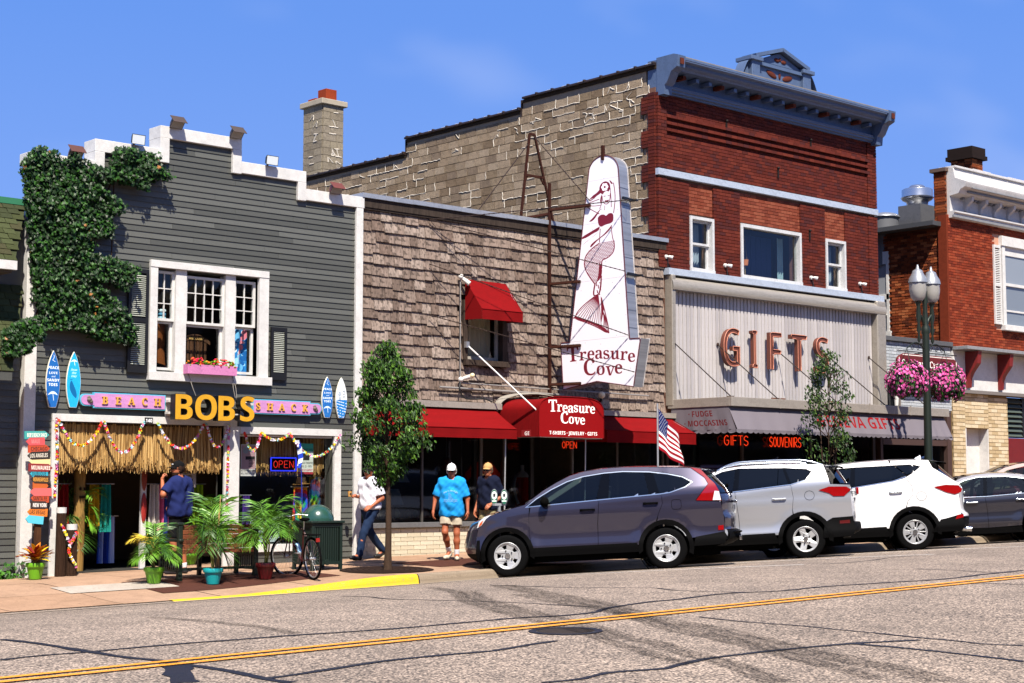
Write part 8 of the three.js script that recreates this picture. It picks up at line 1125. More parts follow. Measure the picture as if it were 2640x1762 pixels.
{ // ivy over the corner
const t = thing('ivy', 'dense dark green ivy climbing corner of grey clapboard shop', 'ivy', [12.3, 3.6, .1]);
const z1 = (q) => [q[0] / 3.136, 300 + q[1] / 3.136], z2 = (q) => [q[0] / 3.92, 800 + q[1] / 3.92];
const P1 = [...[[150, 390], [250, 265], [350, 260], [430, 310], [480, 390], [560, 300], [660, 360], [850, 440], [885, 330], [920, 260], [1010, 270], [1160, 300], [1290, 330], [1240, 370], [1300, 440], [1370, 520], [1180, 530], [1160, 630], [1050, 560], [900, 540], [760, 580], [860, 650], [980, 740], [960, 800], [850, 800], [900, 900], [880, 990], [690, 980], [760, 1080], [700, 1120], [850, 1140], [1080, 1220], [1050, 1350], [1000, 1430], [850, 1340], [720, 1350], [900, 1470]].map(z1), ...[[1290, 120], [1340, 200], [1340, 370], [1180, 330], [950, 290], [700, 190], [420, 200], [380, 60]].map(z2), ...[[250, 1480], [230, 1100], [190, 700]].map(z1)], P2 = [[0, 230], [150, 130], [390, 60], [390, 330], [300, 270], [270, 420], [100, 470], [0, 450]].map(z2);
const it = []; const grow = (P, n, x0, x1, y0, y1, zf) => { for (let i = 0; i < n; i++) { const px = rr(x0, x1), py = rr(y0, y1); if (!inPoly(px + rr(-4, 4), py + rr(-4, 4), P)) continue; const q = onZ(px, py, zf), z = zf + rr(.0, .16) + .16 * N2(q.x * .2, q.y * .2) * rnd(), s = rr(.028, .052); it.push({ p: [q.x, q.y, z], s: [s, s, s], r: [rr(-1.1, .1), rr(-.9, .9), Math.PI + rr(-.7, .7)], c: new THREE.Color(rnd() < .004 ? '#8a5a2a' : pick(['#12280a', '#17320c', '#1e3f0f', '#0e2108', '#2a5214', '#14300c'])) }); } };
grow(P1, 26000, 45, 440, 380, 905, .06); grow(P2, 4200, 0, 102, 815, 925, .62);
stuff('foliage', ivyLeaf, mLeaf, t, it);
for (let k = 0; k < 6; k++) { const x = 11.8 + k * .22; part('stem', tube([[x, 4.2, .07], [x + rr(-.1, .2), 4.8, .08], [x + rr(-.1, .3), 5.4, .08], [x + rr(0, .5), 6.6, .09]], .012, 24, 5), M('#3a2a1c', .9), t); }
}
function tree(name, label, base, H, trunkR, prof, n, size, cols, stems, seedShift) {
const t = thing(name, label, 'tree', base), mB = M('#4a3a30', .95, { map: T_stain, bumpMap: T_bump, bumpScale: .01 }), W = (y) => interp(prof, y), it = [], [bx, by, bz] = base;
for (let k = 0; k < stems; k++) { const a = k * 2.4, o = stems > 1 ? .16 : 0; const P = []; for (let i = 0; i <= 12; i++) { const u = i / 12; P.push(V(bx + Math.cos(a) * o * u * 2 + .03 * Math.sin(u * 5 + k), by + u * H * .9, bz + Math.sin(a) * o * u * 2 + .02 * Math.cos(u * 6))); } part('trunk', gridG(8, 12, (u, v) => { const c = P[Math.round(v * 12)], r = trunkR * lerp(1, .22, v) * (v < .05 ? 1.3 : 1); return [c.x + Math.cos(u * 6.2832) * r, c.y, c.z + Math.sin(u * 6.2832) * r]; }), mB, t); }
const clumps = []; for (let k = 0; k < 120; k++) { const y = rr(prof[0][0], prof[prof.length - 1][0]), w = W(y), a = rnd() * 6.283, r = w * Math.sqrt(rr(.15, 1)); clumps.push([Math.cos(a) * r, y, Math.sin(a) * r, rr(.10, .22)]); if (k % 3 === 0) part('branch', tube([[bx, by + Math.max(prof[0][0] * .9, y - .35), bz], [bx + Math.cos(a) * r * .5, by + y - .12, bz + Math.sin(a) * r * .5], [bx + Math.cos(a) * r, by + y, bz + Math.sin(a) * r]], .01, 10, 5), mB, t); }
for (let i = 0; i < n; i++) { const c = pick(clumps), u = Math.cbrt(rnd()) * c[3], a = rnd() * 6.283, b = Math.acos(rr(-1, 1)), s = size * rr(.7, 1.2); it.push({ p: [bx + c[0] + u * Math.sin(b) * Math.cos(a), by + c[1] + u * Math.cos(b), bz + c[2] + u * Math.sin(b) * Math.sin(a)], s: [s, s, s], r: [rr(-1.4, .3), rnd() * 6.283, Math.PI + rr(-.6, .6)], c: new THREE.Color(pick(cols)) }); }
stuff('crown', treeLeaf, mLeaf, t, it); return t;
}
const tb = walkHit(887 * DS, 1309 * DS);
tree('street_tree', 'small leafy street tree in round iron grate between grey shop and shingled shop', tb, 3.75, .06, [[1.45, .1], [1.75, .3], [2.05, .6], [2.4, .68], [2.9, .5], [3.3, .34], [3.7, .12]], 8200, .038, ['#1f380c', '#2a4810', '#3a5c18', '#182c0a', '#4d7020', '#223e0e'], 1);
tree('young_tree', 'thin young tree with several stems before the flat canopy', [28.75, walkY(28.75, 3.0), 3.0], 4.0, .025, [[1.1, .35], [1.7, .62], [2.2, .6], [2.9, .5], [3.3, .45], [4.05, .15]], 2300, .04, ['#182a0c', '#223c12', '#304c18', '#12210a', '#42581f'], 4);
{ // iron grate
const [x, y, z] = tb, t = thing('tree_grate', 'round rusty iron tree grate around the street tree trunk', 'grate', [x, y, z]), m = M('#2c1d17', .8, { map: T_stain });
for (let k = 0; k < 7; k++) part('ring', gridG(48, 1, (u, v) => { const a = u * 6.2832, r = .12 + k * .095 + v * .07, px = x + Math.cos(a) * r, pz = z + Math.sin(a) * r; return [px, walkY(px, pz) + .014, pz]; }, true), m, t); part('soil', gridG(40, 1, (u, v) => { const a = u * 6.2832, px = x + Math.cos(a) * v * .78, pz = z + Math.sin(a) * v * .78; return [px, walkY(px, pz) + .009, pz]; }, true), M('#1c130e', 1), t);
}
{
const x = 32.05, z = 3.3, y0 = walkY(x, z), m = M('#1f2a22', .5, { metalness: .3, map: T_stain }), t = thing('street_lamp', 'dark green twin lantern street lamp with scrolled arms', 'street lamp', [x, y0, z]);
const q = [[.2, 0], [.2, .5], [.13, .62], [.1, .8], [.085, 3.2], [.08, 4.6], [.1, 4.64], [.1, 4.75], [.06, 4.85], [.05, 5.3], [.07, 5.35], [.05, 5.5], [.06, 5.6], [.02, 5.75]].map(([a, b]) => new THREE.Vector2(a, b)); part('pole', new THREE.LatheGeometry(q, 20).translate(x, y0, z), m, t);
for (const s of [-1, 1]) {
const lx = x + s * .27, ly = y0 + 5.25, a = part('arm', merge([tube([[x, y0 + 4.7, z], [x + s * .12, y0 + 4.95, z], [lx, y0 + 5.1, z], [lx, y0 + 5.3, z]], .035, 20), new THREE.LatheGeometry([[.01, 4.4], [.04, 4.46], [.02, 4.6], [.05, 4.7], [.03, 4.85], [.06, 5.0], [.04, 5.25], [.08, 5.34]].map(([r, h]) => new THREE.Vector2(r, h)), 14).translate(lx, y0, z)]), m, t);
const l = part('lantern', new THREE.LatheGeometry([[.1, 5.36], [.17, 5.44], [.2, 5.6], [.2, 5.78]].map(([r, h]) => new THREE.Vector2(r, h)), 8).translate(lx, y0, z), M('#8f8c88', .25), t); part('lantern_roof', new THREE.LatheGeometry([[.22, 5.78], [.2, 5.88], [.15, 5.96], [.13, 6.0], [.11, 6.06], [.04, 6.1], [.02, 6.2]].map(([r, h]) => new THREE.Vector2(r, h)), 16).translate(lx, y0, z), M('#94969a', .35, { metalness: .5 }), l); for (let k = 0; k < 8; k++) { const g = k / 8 * 6.283; part('lantern_rib', sbar([lx + Math.cos(g) * .075, y0 + 5.36, z + Math.sin(g) * .075], [lx + Math.cos(g) * .203, y0 + 5.82, z + Math.sin(g) * .203], .012), m, l); }
part('basket_arm', tube([[x, y0 + 4.25, z], [x + s * .4, y0 + 4.4, z], [x + s * .76, y0 + 4.25, z]], .015, 16), m, t);
const bx = x + s * .76, b = thing('flower_basket', s < 0 ? 'hanging basket overflowing with pink petunias before shop sign' : 'hanging basket overflowing with pink petunias before red corbels', 'flower basket', [bx, y0 + 3.2, z], 'hanging petunia baskets on the lamp'), fl = [], lv = [];
part('pot', new THREE.LatheGeometry([[.01, 0], [.2, .05], [.3, .3]].map(([r, h]) => new THREE.Vector2(r, h)), 18).translate(bx, y0 + 3.25, z), M('#1c2a1c', .8), b); part('hanger', merge([0, 2.1, 4.2].map((g) => bar([bx + Math.cos(g) * .28, y0 + 3.55, z + Math.sin(g) * .28], [bx, y0 + 4.25, z], .006))), m, b);
for (let i = 0; i < 3200; i++) { const a = rnd() * 6.283, c = rr(-.85, 1), R = .455 * (1 + .12 * Math.sin(a * 5)) * rr(.72, 1.04), sn = Math.sqrt(1 - c * c), p = [bx + Math.cos(a) * sn * R, y0 + 3.5 + c * R * .98, z + Math.sin(a) * sn * R], f = rnd() < .33 * clamp(c + 1.2, .3, 1.3), nq = new THREE.Quaternion().setFromUnitVectors(V(0, 0, 1), V(Math.cos(a) * sn + rr(-.4, .4), c * .8 + rr(-.2, .5), Math.sin(a) * sn + rr(-.4, .4)).normalize()); (f ? fl : lv).push({ p, q: nq, s: f ? [.037, .037, .037] : [.03, .045, .03], c: new THREE.Color(f ? pick(['#a01c68', '#b8327f', '#8c155a', '#c85a9c']) : pick(['#1d3a12', '#2c5218', '#16300e'])) }); }
stuff('leaves', treeLeaf, mLeaf, b, lv); stuff('petunias', leafG([[0, -1], [.6, -.8], [.95, -.3], [.9, .3], [.5, .8], [0, 1], [-.5, .8], [-.9, .3], [-.95, -.3], [-.6, -.8]], -.4), M('#ffffff', .7), b, fl); stuff('petunia_throats', new THREE.SphereGeometry(.008, 6, 4), M('#dca8c8', .8), b, fl.map((o) => ({ p: V(0, 0, .006).applyQuaternion(o.q).add(V(...o.p)).toArray() })));
}
}
{ // flag on its staff
const x = 23.25, z = 3.05, y0 = walkY(x, z), yt = 3.02, t = thing('american_flag', 'stars and stripes flag drooping from slim staff behind grey SUV', 'flag', [x, y0, z]);
part('staff', bar([x, y0, z], [x, yt + .1, z], .018), M('#a9abae', .4, { metalness: .5 }), t);
const ft = canvasTex(512, 320, (c, w, h) => { for (let i = 0; i < 13; i++) { c.fillStyle = i % 2 ? '#d8d4d4' : '#8e1220'; c.fillRect(0, i * h / 13, w, h / 13 + 1); } c.fillStyle = '#141f52'; c.fillRect(0, 0, w * .42, h * 7 / 13); c.fillStyle = '#d8d8e0'; for (let r = 0; r < 9; r++) for (let k = 0; k < (r % 2 ? 5 : 6); k++) { c.beginPath(); for (let q = 0; q < 10; q++) { const a = q * .6283 - 1.57, R = q % 2 ? 3 : 7; c.lineTo(14 + k * 36 + (r % 2 ? 18 : 0) + Math.cos(a) * R, 14 + r * 18 + Math.sin(a) * R); } c.fill(); } });
part('cloth', gridG(30, 20, (u, v) => { const f = Math.sin(u * 9 + v * 2) * .05 * u; return [x + .01 + u * .30 + (1 - v) * .0 + f * .7, yt - (1 - v) * .78 * (1 - .35 * u) - u * .62, z + .02 + u * .34 + f + .03 * Math.sin(v * 7) * u]; }), M('#ffffff', .85, { map: ft }), t);
}
{
const L = walkHit(461, 1500), R = walkHit(657, 1486), d = V(R[0] - L[0], 0, R[2] - L[2]), len = d.length(), t = thing('park_bench', 'slatted wooden bench with dark green metal ends, back to the street', 'bench', [0, 0, 0]), mg = M('#15241c', .5, { map: T_grain }), mw = ['#7d4020', '#874826', '#70391c'].map((c) => M(c, .6, { map: T_wood }));
for (const x of [0, len / 2, len]) { const e = part('bench_end', merge([boxG(x - .035, x + .035, 0, .88, -.04, .04, .01), boxG(x - .03, x + .03, 0, .62, -.62, -.55, .01), boxG(x - .03, x + .03, .36, .42, -.6, .0), boxG(x - .04, x + .04, .6, .65, -.66, .07, .02), boxG(x - .02, x + .02, .14, .17, -.58, 0), boxG(x - .055, x + .055, .86, .9, -.06, .05, .01)]), mg, t); if (x !== len / 2) for (let k = 0; k < 8; k++) part('end_bar', boxG(x - .012, x + .012, .17, .36, -.52 + k * .065, -.5 + k * .065), mg, e); }
for (let k = 0; k < 6; k++) part('back_slat', boxG(.04, len - .04, .42 + k * .074, .488 + k * .074, -.02 - k * .004, .022 - k * .004, .006), mw[k % 3], t); for (let k = 0; k < 6; k++) part('seat_slat', boxG(.04, len - .04, .42, .445, -.56 + k * .085, -.49 + k * .085, .006), mw[k % 3], t); part('stretcher', boxG(.03, len - .03, .16, .2, -.05, -.02), mg, t);
t.position.set(...L); t.rotation.y = Math.atan2(-d.z, d.x);
}
{
const c = walkHit(803, 1474), [x, y, z] = c, w = .62, dp = .56, t = thing('litter_bin', 'dark green slatted litter bin with domed lid beside bicycle', 'bin', [x + w / 2, y, z - dp / 2]), m = M('#14261f', .5, { map: T_grain });
part('box', boxG(x + .03, x + w - .03, y + .1, y + .78, z - dp + .03, z - .03), mGapBlack, t); part('rim', boxG(x - .03, x + w + .03, y + .78, y + .82, z - dp - .03, z + .03, .01), m, t); for (const [a, b] of [[0, 0], [w - .05, 0], [0, dp - .05], [w - .05, dp - .05]]) part('corner_post', boxG(x + a, x + a + .05, y, y + .78, z - b - .05, z - b), m, t);
for (let k = 0; k < 11; k++) { part('slat', boxG(x + .065 + k * .045, x + .095 + k * .045, y + .12, y + .76, z - .035, z - .015), m, t); part('slat', boxG(x + .015, x + .035, y + .12, y + .76, z - .08 - k * .04, z - .105 - k * .04), m, t); } for (const h of [.1, .72]) part('rail', merge([boxG(x + .05, x + w - .05, y + h, y + h + .05, z - .045, z - .005), boxG(x + .005, x + .045, y + h, y + h + .05, z - dp + .05, z - .05)]), m, t);
part('dome_lid', new THREE.SphereGeometry(.27, 30, 16, 0, 6.283, 0, 1.5708).translate(x + w / 2, y + .82, z - dp / 2), M('#24453b', .25, { clearcoat: .6 }), t); part('lid_opening', new THREE.SphereGeometry(.272, 20, 12, Math.PI * .80, .62, .75, .75).translate(x + w / 2, y + .82, z - dp / 2), mGapBlack, t); part('badge', new THREE.CylinderGeometry(.05, .05, .015, 20).rotateX(1.57).translate(x + w / 2, y + .14, z + .004), m, t);
}
{
const A = walkHit(808, 1497), B = walkHit(742, 1481), d = V(B[0] - A[0], 0, B[2] - A[2]).normalize(), t = thing('bicycle', 'dark red bicycle leaning against the litter bin', 'bicycle', [0, 0, 0]), r = .335, L = 1.03, mf = M('#3a0d12', .4), ms = M('#b9babd', .3, { metalness: .7 });
for (const x of [0, L]) { const st = x ? .5 : 0, rot = (g) => { g.translate(0, r, 0); if (st) g.rotateY(st); return g.translate(x, 0, 0); }; const w = part('wheel', rot(new THREE.TorusGeometry(r - .018, .019, 8, 48)), mTyre, t); part('rim', rot(new THREE.TorusGeometry(r - .045, .01, 6, 48)), ms, w); const sp = []; for (let k = 0; k < 24; k++) { const a = k / 24 * 6.283; sp.push(bar([0, 0, k % 2 ? .02 : -.02], [Math.cos(a) * (r - .05), Math.sin(a) * (r - .05), 0], .0016, .0016, 4)); } part('spokes', rot(merge(sp)), ms, w); part('hub', rot(new THREE.CylinderGeometry(.02, .02, .1, 12).rotateX(1.57)), ms, w); }
const bb = [.42, .28, 0], st = [.30, .78, 0], hd = [.86, .82, 0], fw = [.9, .68, 0]; part('frame', merge([bar(bb, st, .015), bar(st, hd, .014), bar(bb, fw, .017), bar([0, r, .05], bb, .009), bar([0, r, -.05], bb, .009), bar([0, r, .05], st, .008), bar([0, r, -.05], st, .008), bar(hd, fw, .018)]), mf, t); part('fork', merge([bar(fw, [L, r, .05], .01), bar(fw, [L, r, -.05], .01)]), mf, t); part('seat_post', bar(st, [.27, .92, 0], .012), ms, t); part('saddle', new THREE.SphereGeometry(1, 14, 8).scale(.13, .03, .07).translate(.24, .94, 0), mGapBlack, t); part('handlebar', merge([bar(hd, [.84, .98, 0], .012), tube([[.74, .98, .27], [.8, 1.0, .12], [.84, .98, 0], [.8, 1.0, -.12], [.74, .98, -.27]], .011, 24)]), ms, t); part('crank', merge([new THREE.TorusGeometry(.085, .006, 6, 30).translate(.42, .28, .06), bar([.42, .28, .07], [.5, .14, .07], .01), bar([.42, .28, -.07], [.34, .42, -.07], .01), boxG(.46, .55, .12, .14, .06, .14), boxG(.3, .39, .41, .43, -.14, -.06)]), ms, t); part('bottle', bar([.55, .4, .03], [.66, .54, .03], .035), M('#8fb4d4', .4), t); part('rear_rack', merge([boxG(-.22, .2, .7, .715, -.06, .06), bar([-.05, .7, .06], [0, r, .06], .006), bar([-.05, .7, -.06], [0, r, -.06], .006)]), mGapBlack, t); part('rear_reflector', boxG(-.24, -.22, .6, .66, -.03, .03), mRedLens, t);
t.position.set(...A); t.rotation.set(.0, Math.atan2(-d.z, d.x), 0); t.rotateX(-.06);
}
{ const z = 3.4, x = onZ(1287, 1300, z).x, y = walkY(x, z), t = thing('parking_meter', 'twin headed parking meter with green and white faces behind SUV bonnet', 'parking meter', [x, y, z]); const H = 1.02; part('post', bar([x, y, z], [x, y + H, z], .03), M('#8a8c90', .5, { metalness: .4 }), t); part('yoke', boxG(x - .13, x + .13, y + H, y + H + .04, z - .03, z + .03), M('#8a8c90', .5), t); const mt = canvasTex(64, 128, (c, w, h) => { c.fillStyle = '#0f5a40'; c.fillRect(0, 0, w, h); c.fillStyle = '#d8dcd8'; c.beginPath(); c.ellipse(32, 52, 24, 34, 0, 0, 7); c.fill(); c.fillStyle = '#22282a'; c.fillRect(22, 38, 20, 26); c.fillStyle = '#d8dcd8'; c.fillRect(12, 92, 40, 10); }); for (const s of [-1, 1]) { const g = plate(new THREE.Shape(Array.from({ length: 24 }, (_, i) => new THREE.Vector2(Math.cos(i / 24 * 6.283) * .05, Math.sin(i / 24 * 6.283) * .125))), .06, .012); g.translate(0, 0, -.03); g.rotateY(-.72); part('meter_head', g.translate(x + s * .07, y + H + .15, z + s * .05), [M('#ffffff', .5, { map: mt }), M('#5d6266', .5)], t); } }
const potG = (r, h) => new THREE.LatheGeometry([[.01, 0], [.58, 0], [.62, .06], [.86, .72], [.88, .74], [1, .76], [1, .98], [.9, 1], [.86, .9]].map(([a, b]) => new THREE.Vector2(a * r, b * h)), 28);
function palm(px, py, label, col, r, h, H, n, spread, yellow) {
const p = walkHit(px * DS, py * DS), [x, y, z] = p, t = thing('potted_palm', label, 'potted palm', p), cols = ['#3a6414', '#4d7a1c', '#5f8f24', '#2c5210'], mats = cols.map((c) => M(c, .45)), my = M('#b9a02a', .5);
part('pot', potG(r, h).translate(x, y, z), M(col, .45, { clearcoat: .2 }), t); part('soil', new THREE.CircleGeometry(r * .88, 20).rotateX(-1.57).translate(x, y + h * .88, z), M('#1c130c', 1), t);
for (let k = 0; k < 3; k++) part('stalk', tube([[x + rr(-.03, .03), y + h * .85, z], [x + rr(-.05, .05), y + h + (H - h) * .25, z + rr(-.04, .04)], [x + rr(-.06, .06), y + h + (H - h) * .45, z + rr(-.05, .05)]], .014, 12, 6), M('#6a6a34', .8), t);
for (let k = 0; k < n; k++) {
const a = k * 2.399 + rr(-.2, .2), up = rr(.25, 1), len = (H - h) * rr(.62, .85), y1 = y + h + (H - h) * rr(.15, .4), O = V(x, y1, z), dirH = V(Math.cos(a), 0, Math.sin(a)), c = new THREE.QuadraticBezierCurve3(O, O.clone().addScaledVector(dirH, spread * .35).add(V(0, len * up * .85, 0)), O.clone().addScaledVector(dirH, spread * rr(.8, 1.1)).add(V(0, len * (up * 1.0 - .45), 0))), gs = [];
gs.push(new THREE.TubeGeometry(c, 10, .005, 4)); const nl = 22; for (let i = 3; i <= nl; i++) { const u = i / nl, q = c.getPoint(u), tg = c.getTangent(u), sd = tg.clone().cross(V(0, 1, 0)).normalize(), ll = len * .34 * Math.sin(Math.PI * (.12 + .8 * u)) + .05; for (const s of [-1, 1]) { const tip = q.clone().addScaledVector(sd, s * ll * .8).addScaledVector(tg, ll * .65).add(V(0, -ll * rr(.1, .45), 0)), m = q.clone().lerp(tip, .5).add(V(0, ll * .08, 0)), w = tg.clone().multiplyScalar(.011); const g = new THREE.BufferGeometry(); g.setAttribute('position', new THREE.Float32BufferAttribute([...q.toArray(), ...m.clone().add(w).toArray(), ...m.clone().sub(w).toArray(), ...m.clone().add(w).toArray(), ...tip.toArray(), ...m.clone().sub(w).toArray()], 3)); g.computeVertexNormals(); gs.push(g); } }
part('frond', merge(gs), yellow && k % 5 === 2 ? my : pick(mats), t);
}
return p;
}
palm(352, 1340, 'small palm with yellowing fronds in lime green pot at bench end', '#5f9a14', .155, .25, 1.05, 13, .40, true);
palm(488, 1342, 'tall palm tied to canes in turquoise pot behind the bench', '#0a8f94', .155, .25, 1.6, 12, .30);
palm(608, 1330, 'broad bushy palm in dark red fluted pot beside bicycle', '#5a0c10', .16, .26, 1.55, 20, .52);
palm(168, 1312, 'tall dark palm in turquoise pot inside the shop doorway', '#0a8f94', .15, .28, 1.75, 18, .45);
palm(432, 1296, 'leafy palm in lime green pot behind the bench seat', '#5f9a14', .19, .2, 1.5, 16, .55);
{ const t = thing('plant_canes', 'three thin bamboo canes with string tied round the tall palm', 'canes', [0, 0, 0]), p = walkHit(488 * DS, 1342 * DS), m = M('#a9865a', .8); for (const [a, b, h] of [[.06, .05, 1.35], [.1, -.02, 1.15], [-.02, .06, .9]]) part('cane', bar([p[0] + a, p[1] + .2, p[2]], [p[0] + a + b, p[1] + h, p[2]], .007), m, t); part('string', new THREE.TorusGeometry(.1, .004, 5, 24).rotateX(1.4).scale(1.5, 1, 1).translate(p[0] + .05, p[1] + .62, p[2]), M('#d4d0c8', .8), t); }
{ // croton
const q0 = onZ(90, 1480, .6), p = [q0.x, walkY(q0.x, .6), .6], [x, y, z] = p, t = thing('potted_croton', 'croton with red and yellow leaves in lime green pot by corner post', 'potted plant', p); part('pot', potG(.15, .26).translate(x, y, z), M('#5f9a14', .45), t); const ms = ['#8e2a0c', '#a8480e', '#c9a012', '#6d160c', '#b9690e', '#d4b41c'].map((c) => M(c, .45));
for (let k = 0; k < 46; k++) { const a = k * 2.4, el = rr(.1, 1.3), L = rr(.2, .34), y1 = y + .26 + rr(0, .14), g = gridG(2, 5, (u, v) => { const w = .04 * Math.sin(Math.PI * Math.min(1, v * .95 + .08)) * (u - .5) * 2, r = L * v * Math.cos(el * (1 - .5 * v)); return [x + Math.cos(a) * r - Math.sin(a) * w, y1 + L * v * Math.sin(el) - L * v * v * .25 - Math.abs(u - .5) * -.02, z + Math.sin(a) * r + Math.cos(a) * w]; }); part('leaf', g, pick(ms), t); }
const wd = thing('weeds', 'low ivy weeds at foot of grey clapboard wall', 'weeds', [11.4, gx(11.4), .1]), it = []; for (let i = 0; i < 500; i++) { const q = [rr(11.1, 11.75), gx(11.4) + .1 + rr(0, .4) * rnd(), rr(-.3, .15)], s = rr(.03, .055); it.push({ p: q, s: [s, s, s], r: [rr(-1.2, 0), rr(-1, 1), rr(2.4, 3.9)], c: new THREE.Color(pick(['#1f4010', '#2d5714', '#3b6a1a'])) }); } stuff('foliage', ivyLeaf, mLeaf, wd, it);
}
{
const o = (x, y) => onZ(x / 3.136, 1080 + y / 3.136, .33), pb = o(300, 1240), pt = o(300, 90), t = thing('place_signpost', 'post stacked with colourful arrow boards naming cities by white corner', 'signpost', [pb.x, walkY(pb.x, .33), .33]);
part('post', boxG(pb.x - .05, pb.x + .05, walkY(pb.x, .33), pt.y, .27, .32), M('#5a3a24', .9, { map: T_wood }), t);
[["BOB'S BEACH SHACK", 192, 393, 130, 1, '#2f8f8c', '#e8e4d4'], ['MAUI', 205, 355, 183, -1, '#c4484c', '#e07a7a'], ['CHICAGO', 222, 398, 242, 1, '#b5401c', '#2a1410'], ['LOS ANGELES', 215, 398, 296, -1, '#1c120e', '#d8d0c0'], ['', 230, 402, 342, -1, '#d4c08a', '#e8e4d0'], ['MILWAUKEE', 225, 420, 396, 1, '#7a1a1a', '#e4ddd0'], ['DUBUQUE', 238, 382, 445, -1, '#2a9db4', '#14343c'], ['MINNEAPOLIS', 245, 398, 492, -1, '#2a1a10', '#d89a3a'], ['', 260, 385, 545, 1, '#b5561a', '#3a1a10'], ['', 238, 410, 594, -1, '#d05a5a', '#e89a90'], ['SANTA FE', 245, 390, 647, -1, '#b0401a', '#2a1410'], ['NEW YORK', 243, 385, 700, 1, '#24140e', '#ece8e0'], ['LAS VEGAS', 215, 378, 758, -1, '#d0701c', '#2a1a10'], ['', 200, 345, 818, -1, '#4ab4cc', '#b0726a']].forEach(([s, a, b, y, dir, bg, fg], i) => {
const A = o(a, y), B = o(b, y), h = .062, w = B.x - A.x, pts = dir > 0 ? [[0, -h], [w * .82, -h], [w, 0], [w * .82, h], [0, h]] : [[w, -h], [w * .18, -h], [0, 0], [w * .18, h], [w, h]]; const tx = canvasTex(256, 64, (c, W, H) => { c.fillStyle = bg; c.fillRect(0, 0, W, H); c.fillStyle = fg; c.globalAlpha = .18; for (let k = 0; k < 9; k++) c.fillRect(0, k * 7, W, 1.5); c.globalAlpha = 1; c.font = 'bold 44px sans-serif'; c.textAlign = 'center'; c.fillText(s, W / 2, 48, W * .8); });
const g = plate(shapeOf(pts), .018); g.translate(-w / 2, 0, 0); g.rotateZ([.03, .04, .03, .05, .03, -.02, .02, -.03, .03, 0, -.02, -.02, -.06, -.1][i]); part('arrow_board', g.translate((A.x + B.x) / 2, A.y, .33 + (i % 2) * .003), [M('#ffffff', .75, { map: tx }), M(bg, .85)], t);
});
}
{ // mooring pilings wrapped with a garland, tiki pole
const t = thing('dock_pilings', 'two weathered dock pilings with white tops at shop doorway', 'pilings', [12.35, gx(12.4) + .1, .15]), m = M('#4d3628', .95, { map: T_wood, bumpMap: T_bump, bumpScale: .02 }), y = walkY(12.4, .2); for (const [x, h, r] of [[12.28, 1.05, .08], [12.47, .78, .085]]) { part('piling', new THREE.CylinderGeometry(r, r * 1.1, h, 14).translate(x, y + h / 2, .2), m, t); part('white_top', new THREE.CylinderGeometry(r * 1.02, r * 1.02, .09, 14).translate(x, y + h, .2), mTrim, t); }
const k = thing('tiki_pole', 'carved pale wooden tiki pole with ribbed hat in doorway', 'tiki', [12.95, .12, -.5]), mt = M('#b08a4c', .8, { map: T_wood }); part('pole', new THREE.LatheGeometry([[.09, 0], [.1, .9], [.085, 1.0], [.1, 1.2], [.09, 1.45], [.1, 1.6], [.08, 1.75]].map(([a, b]) => new THREE.Vector2(a, b)), 14).translate(12.95, .12, -.5), mt, k); part('hat', new THREE.LatheGeometry([[.13, 1.72], [.12, 1.78], [.06, 1.84], [.01, 1.86]].map(([a, b]) => new THREE.Vector2(a, b)), 14).translate(12.95, .12, -.5), M('#8a5a2a', .8), k); part('face_carving', merge([boxG(12.9, 12.93, 1.45, 1.5, -.41, -.39), boxG(12.98, 13.01, 1.45, 1.5, -.41, -.39), boxG(12.9, 13.0, 1.32, 1.36, -.41, -.39)]), M('#2a1608', .9), k);
}
function thatch(x0, x1, yt, yb, z, label, n) { const t = thing('thatch_fringe', label, 'thatch', [(x0 + x1) / 2, yt, z]), it = []; for (let i = 0; i < n; i++) { const x = rr(x0, x1), L = (yt - yb) * (.78 + .22 * N3(x * .9, i / n)) * rr(.8, 1.12); it.push({ p: [x, yt - L / 2, z + rr(-.05, .05)], s: [rr(.004, .010), L, .007], r: [rr(-.06, .06), rnd(), rr(-.035, .035)], c: new THREE.Color(pick(['#a8834e', '#8f6c3c', '#bd9860', '#6d5030', '#c9a76e', '#7d5f38'])) }); } stuff('straw', UNIT, M('#ffffff', .9), t, it); part('batten', boxG(x0, x1, yt - .03, yt, z - .06, z + .06), mDarkWood, t); }
thatch(12.3, 15.41, 2.56, 1.78, -.12, 'long straw thatch fringe hanging across the shop doorway', 4200); thatch(15.8, 17.74, 2.42, 1.75, -.32, 'straw thatch fringe behind the shop window glass', 2200);
const petal = leafG([[0, -1], [.5, -.5], [1, 0], [.5, .5], [0, 1], [-.5, .5], [-1, 0], [-.5, -.5]], .4);
function garland(pts, label) { const t = thing('flower_garland', label, 'garland', pts[0], 'flower garlands on the shop front'), c = new THREE.CatmullRomCurve3(pts.map((p) => V(...p))), n = Math.ceil(c.getLength() / .03), it = []; part('string', new THREE.TubeGeometry(c, 40, .004, 5), mTrim, t); for (let i = 0; i <= n; i++) { const p = c.getPointAt(i / n), col = pick([['#c4202a', '#d0452a'], ['#d9b020'], ['#c9c4d0', '#d8d4da'], ['#c46a9a'], ['#7fb4c0', '#b4c45a']]); for (let k = 0; k < 3; k++) it.push({ p: [p.x + rr(-.008, .008), p.y + rr(-.01, .01), p.z + rr(0, .015)], s: [.027, .027, .027], r: [rr(-.9, .9), rr(-.9, .9), rnd() * 3], c: new THREE.Color(pick(col)) }); } stuff('flowers', petal, M('#ffffff', .8), t, it); }
const swag = (x0, x1, y, d, z) => { const P = []; for (let i = 0; i <= 8; i++) { const u = i / 8; P.push([lerp(x0, x1, u), y - d * 4 * u * (1 - u), z]); } return P; };
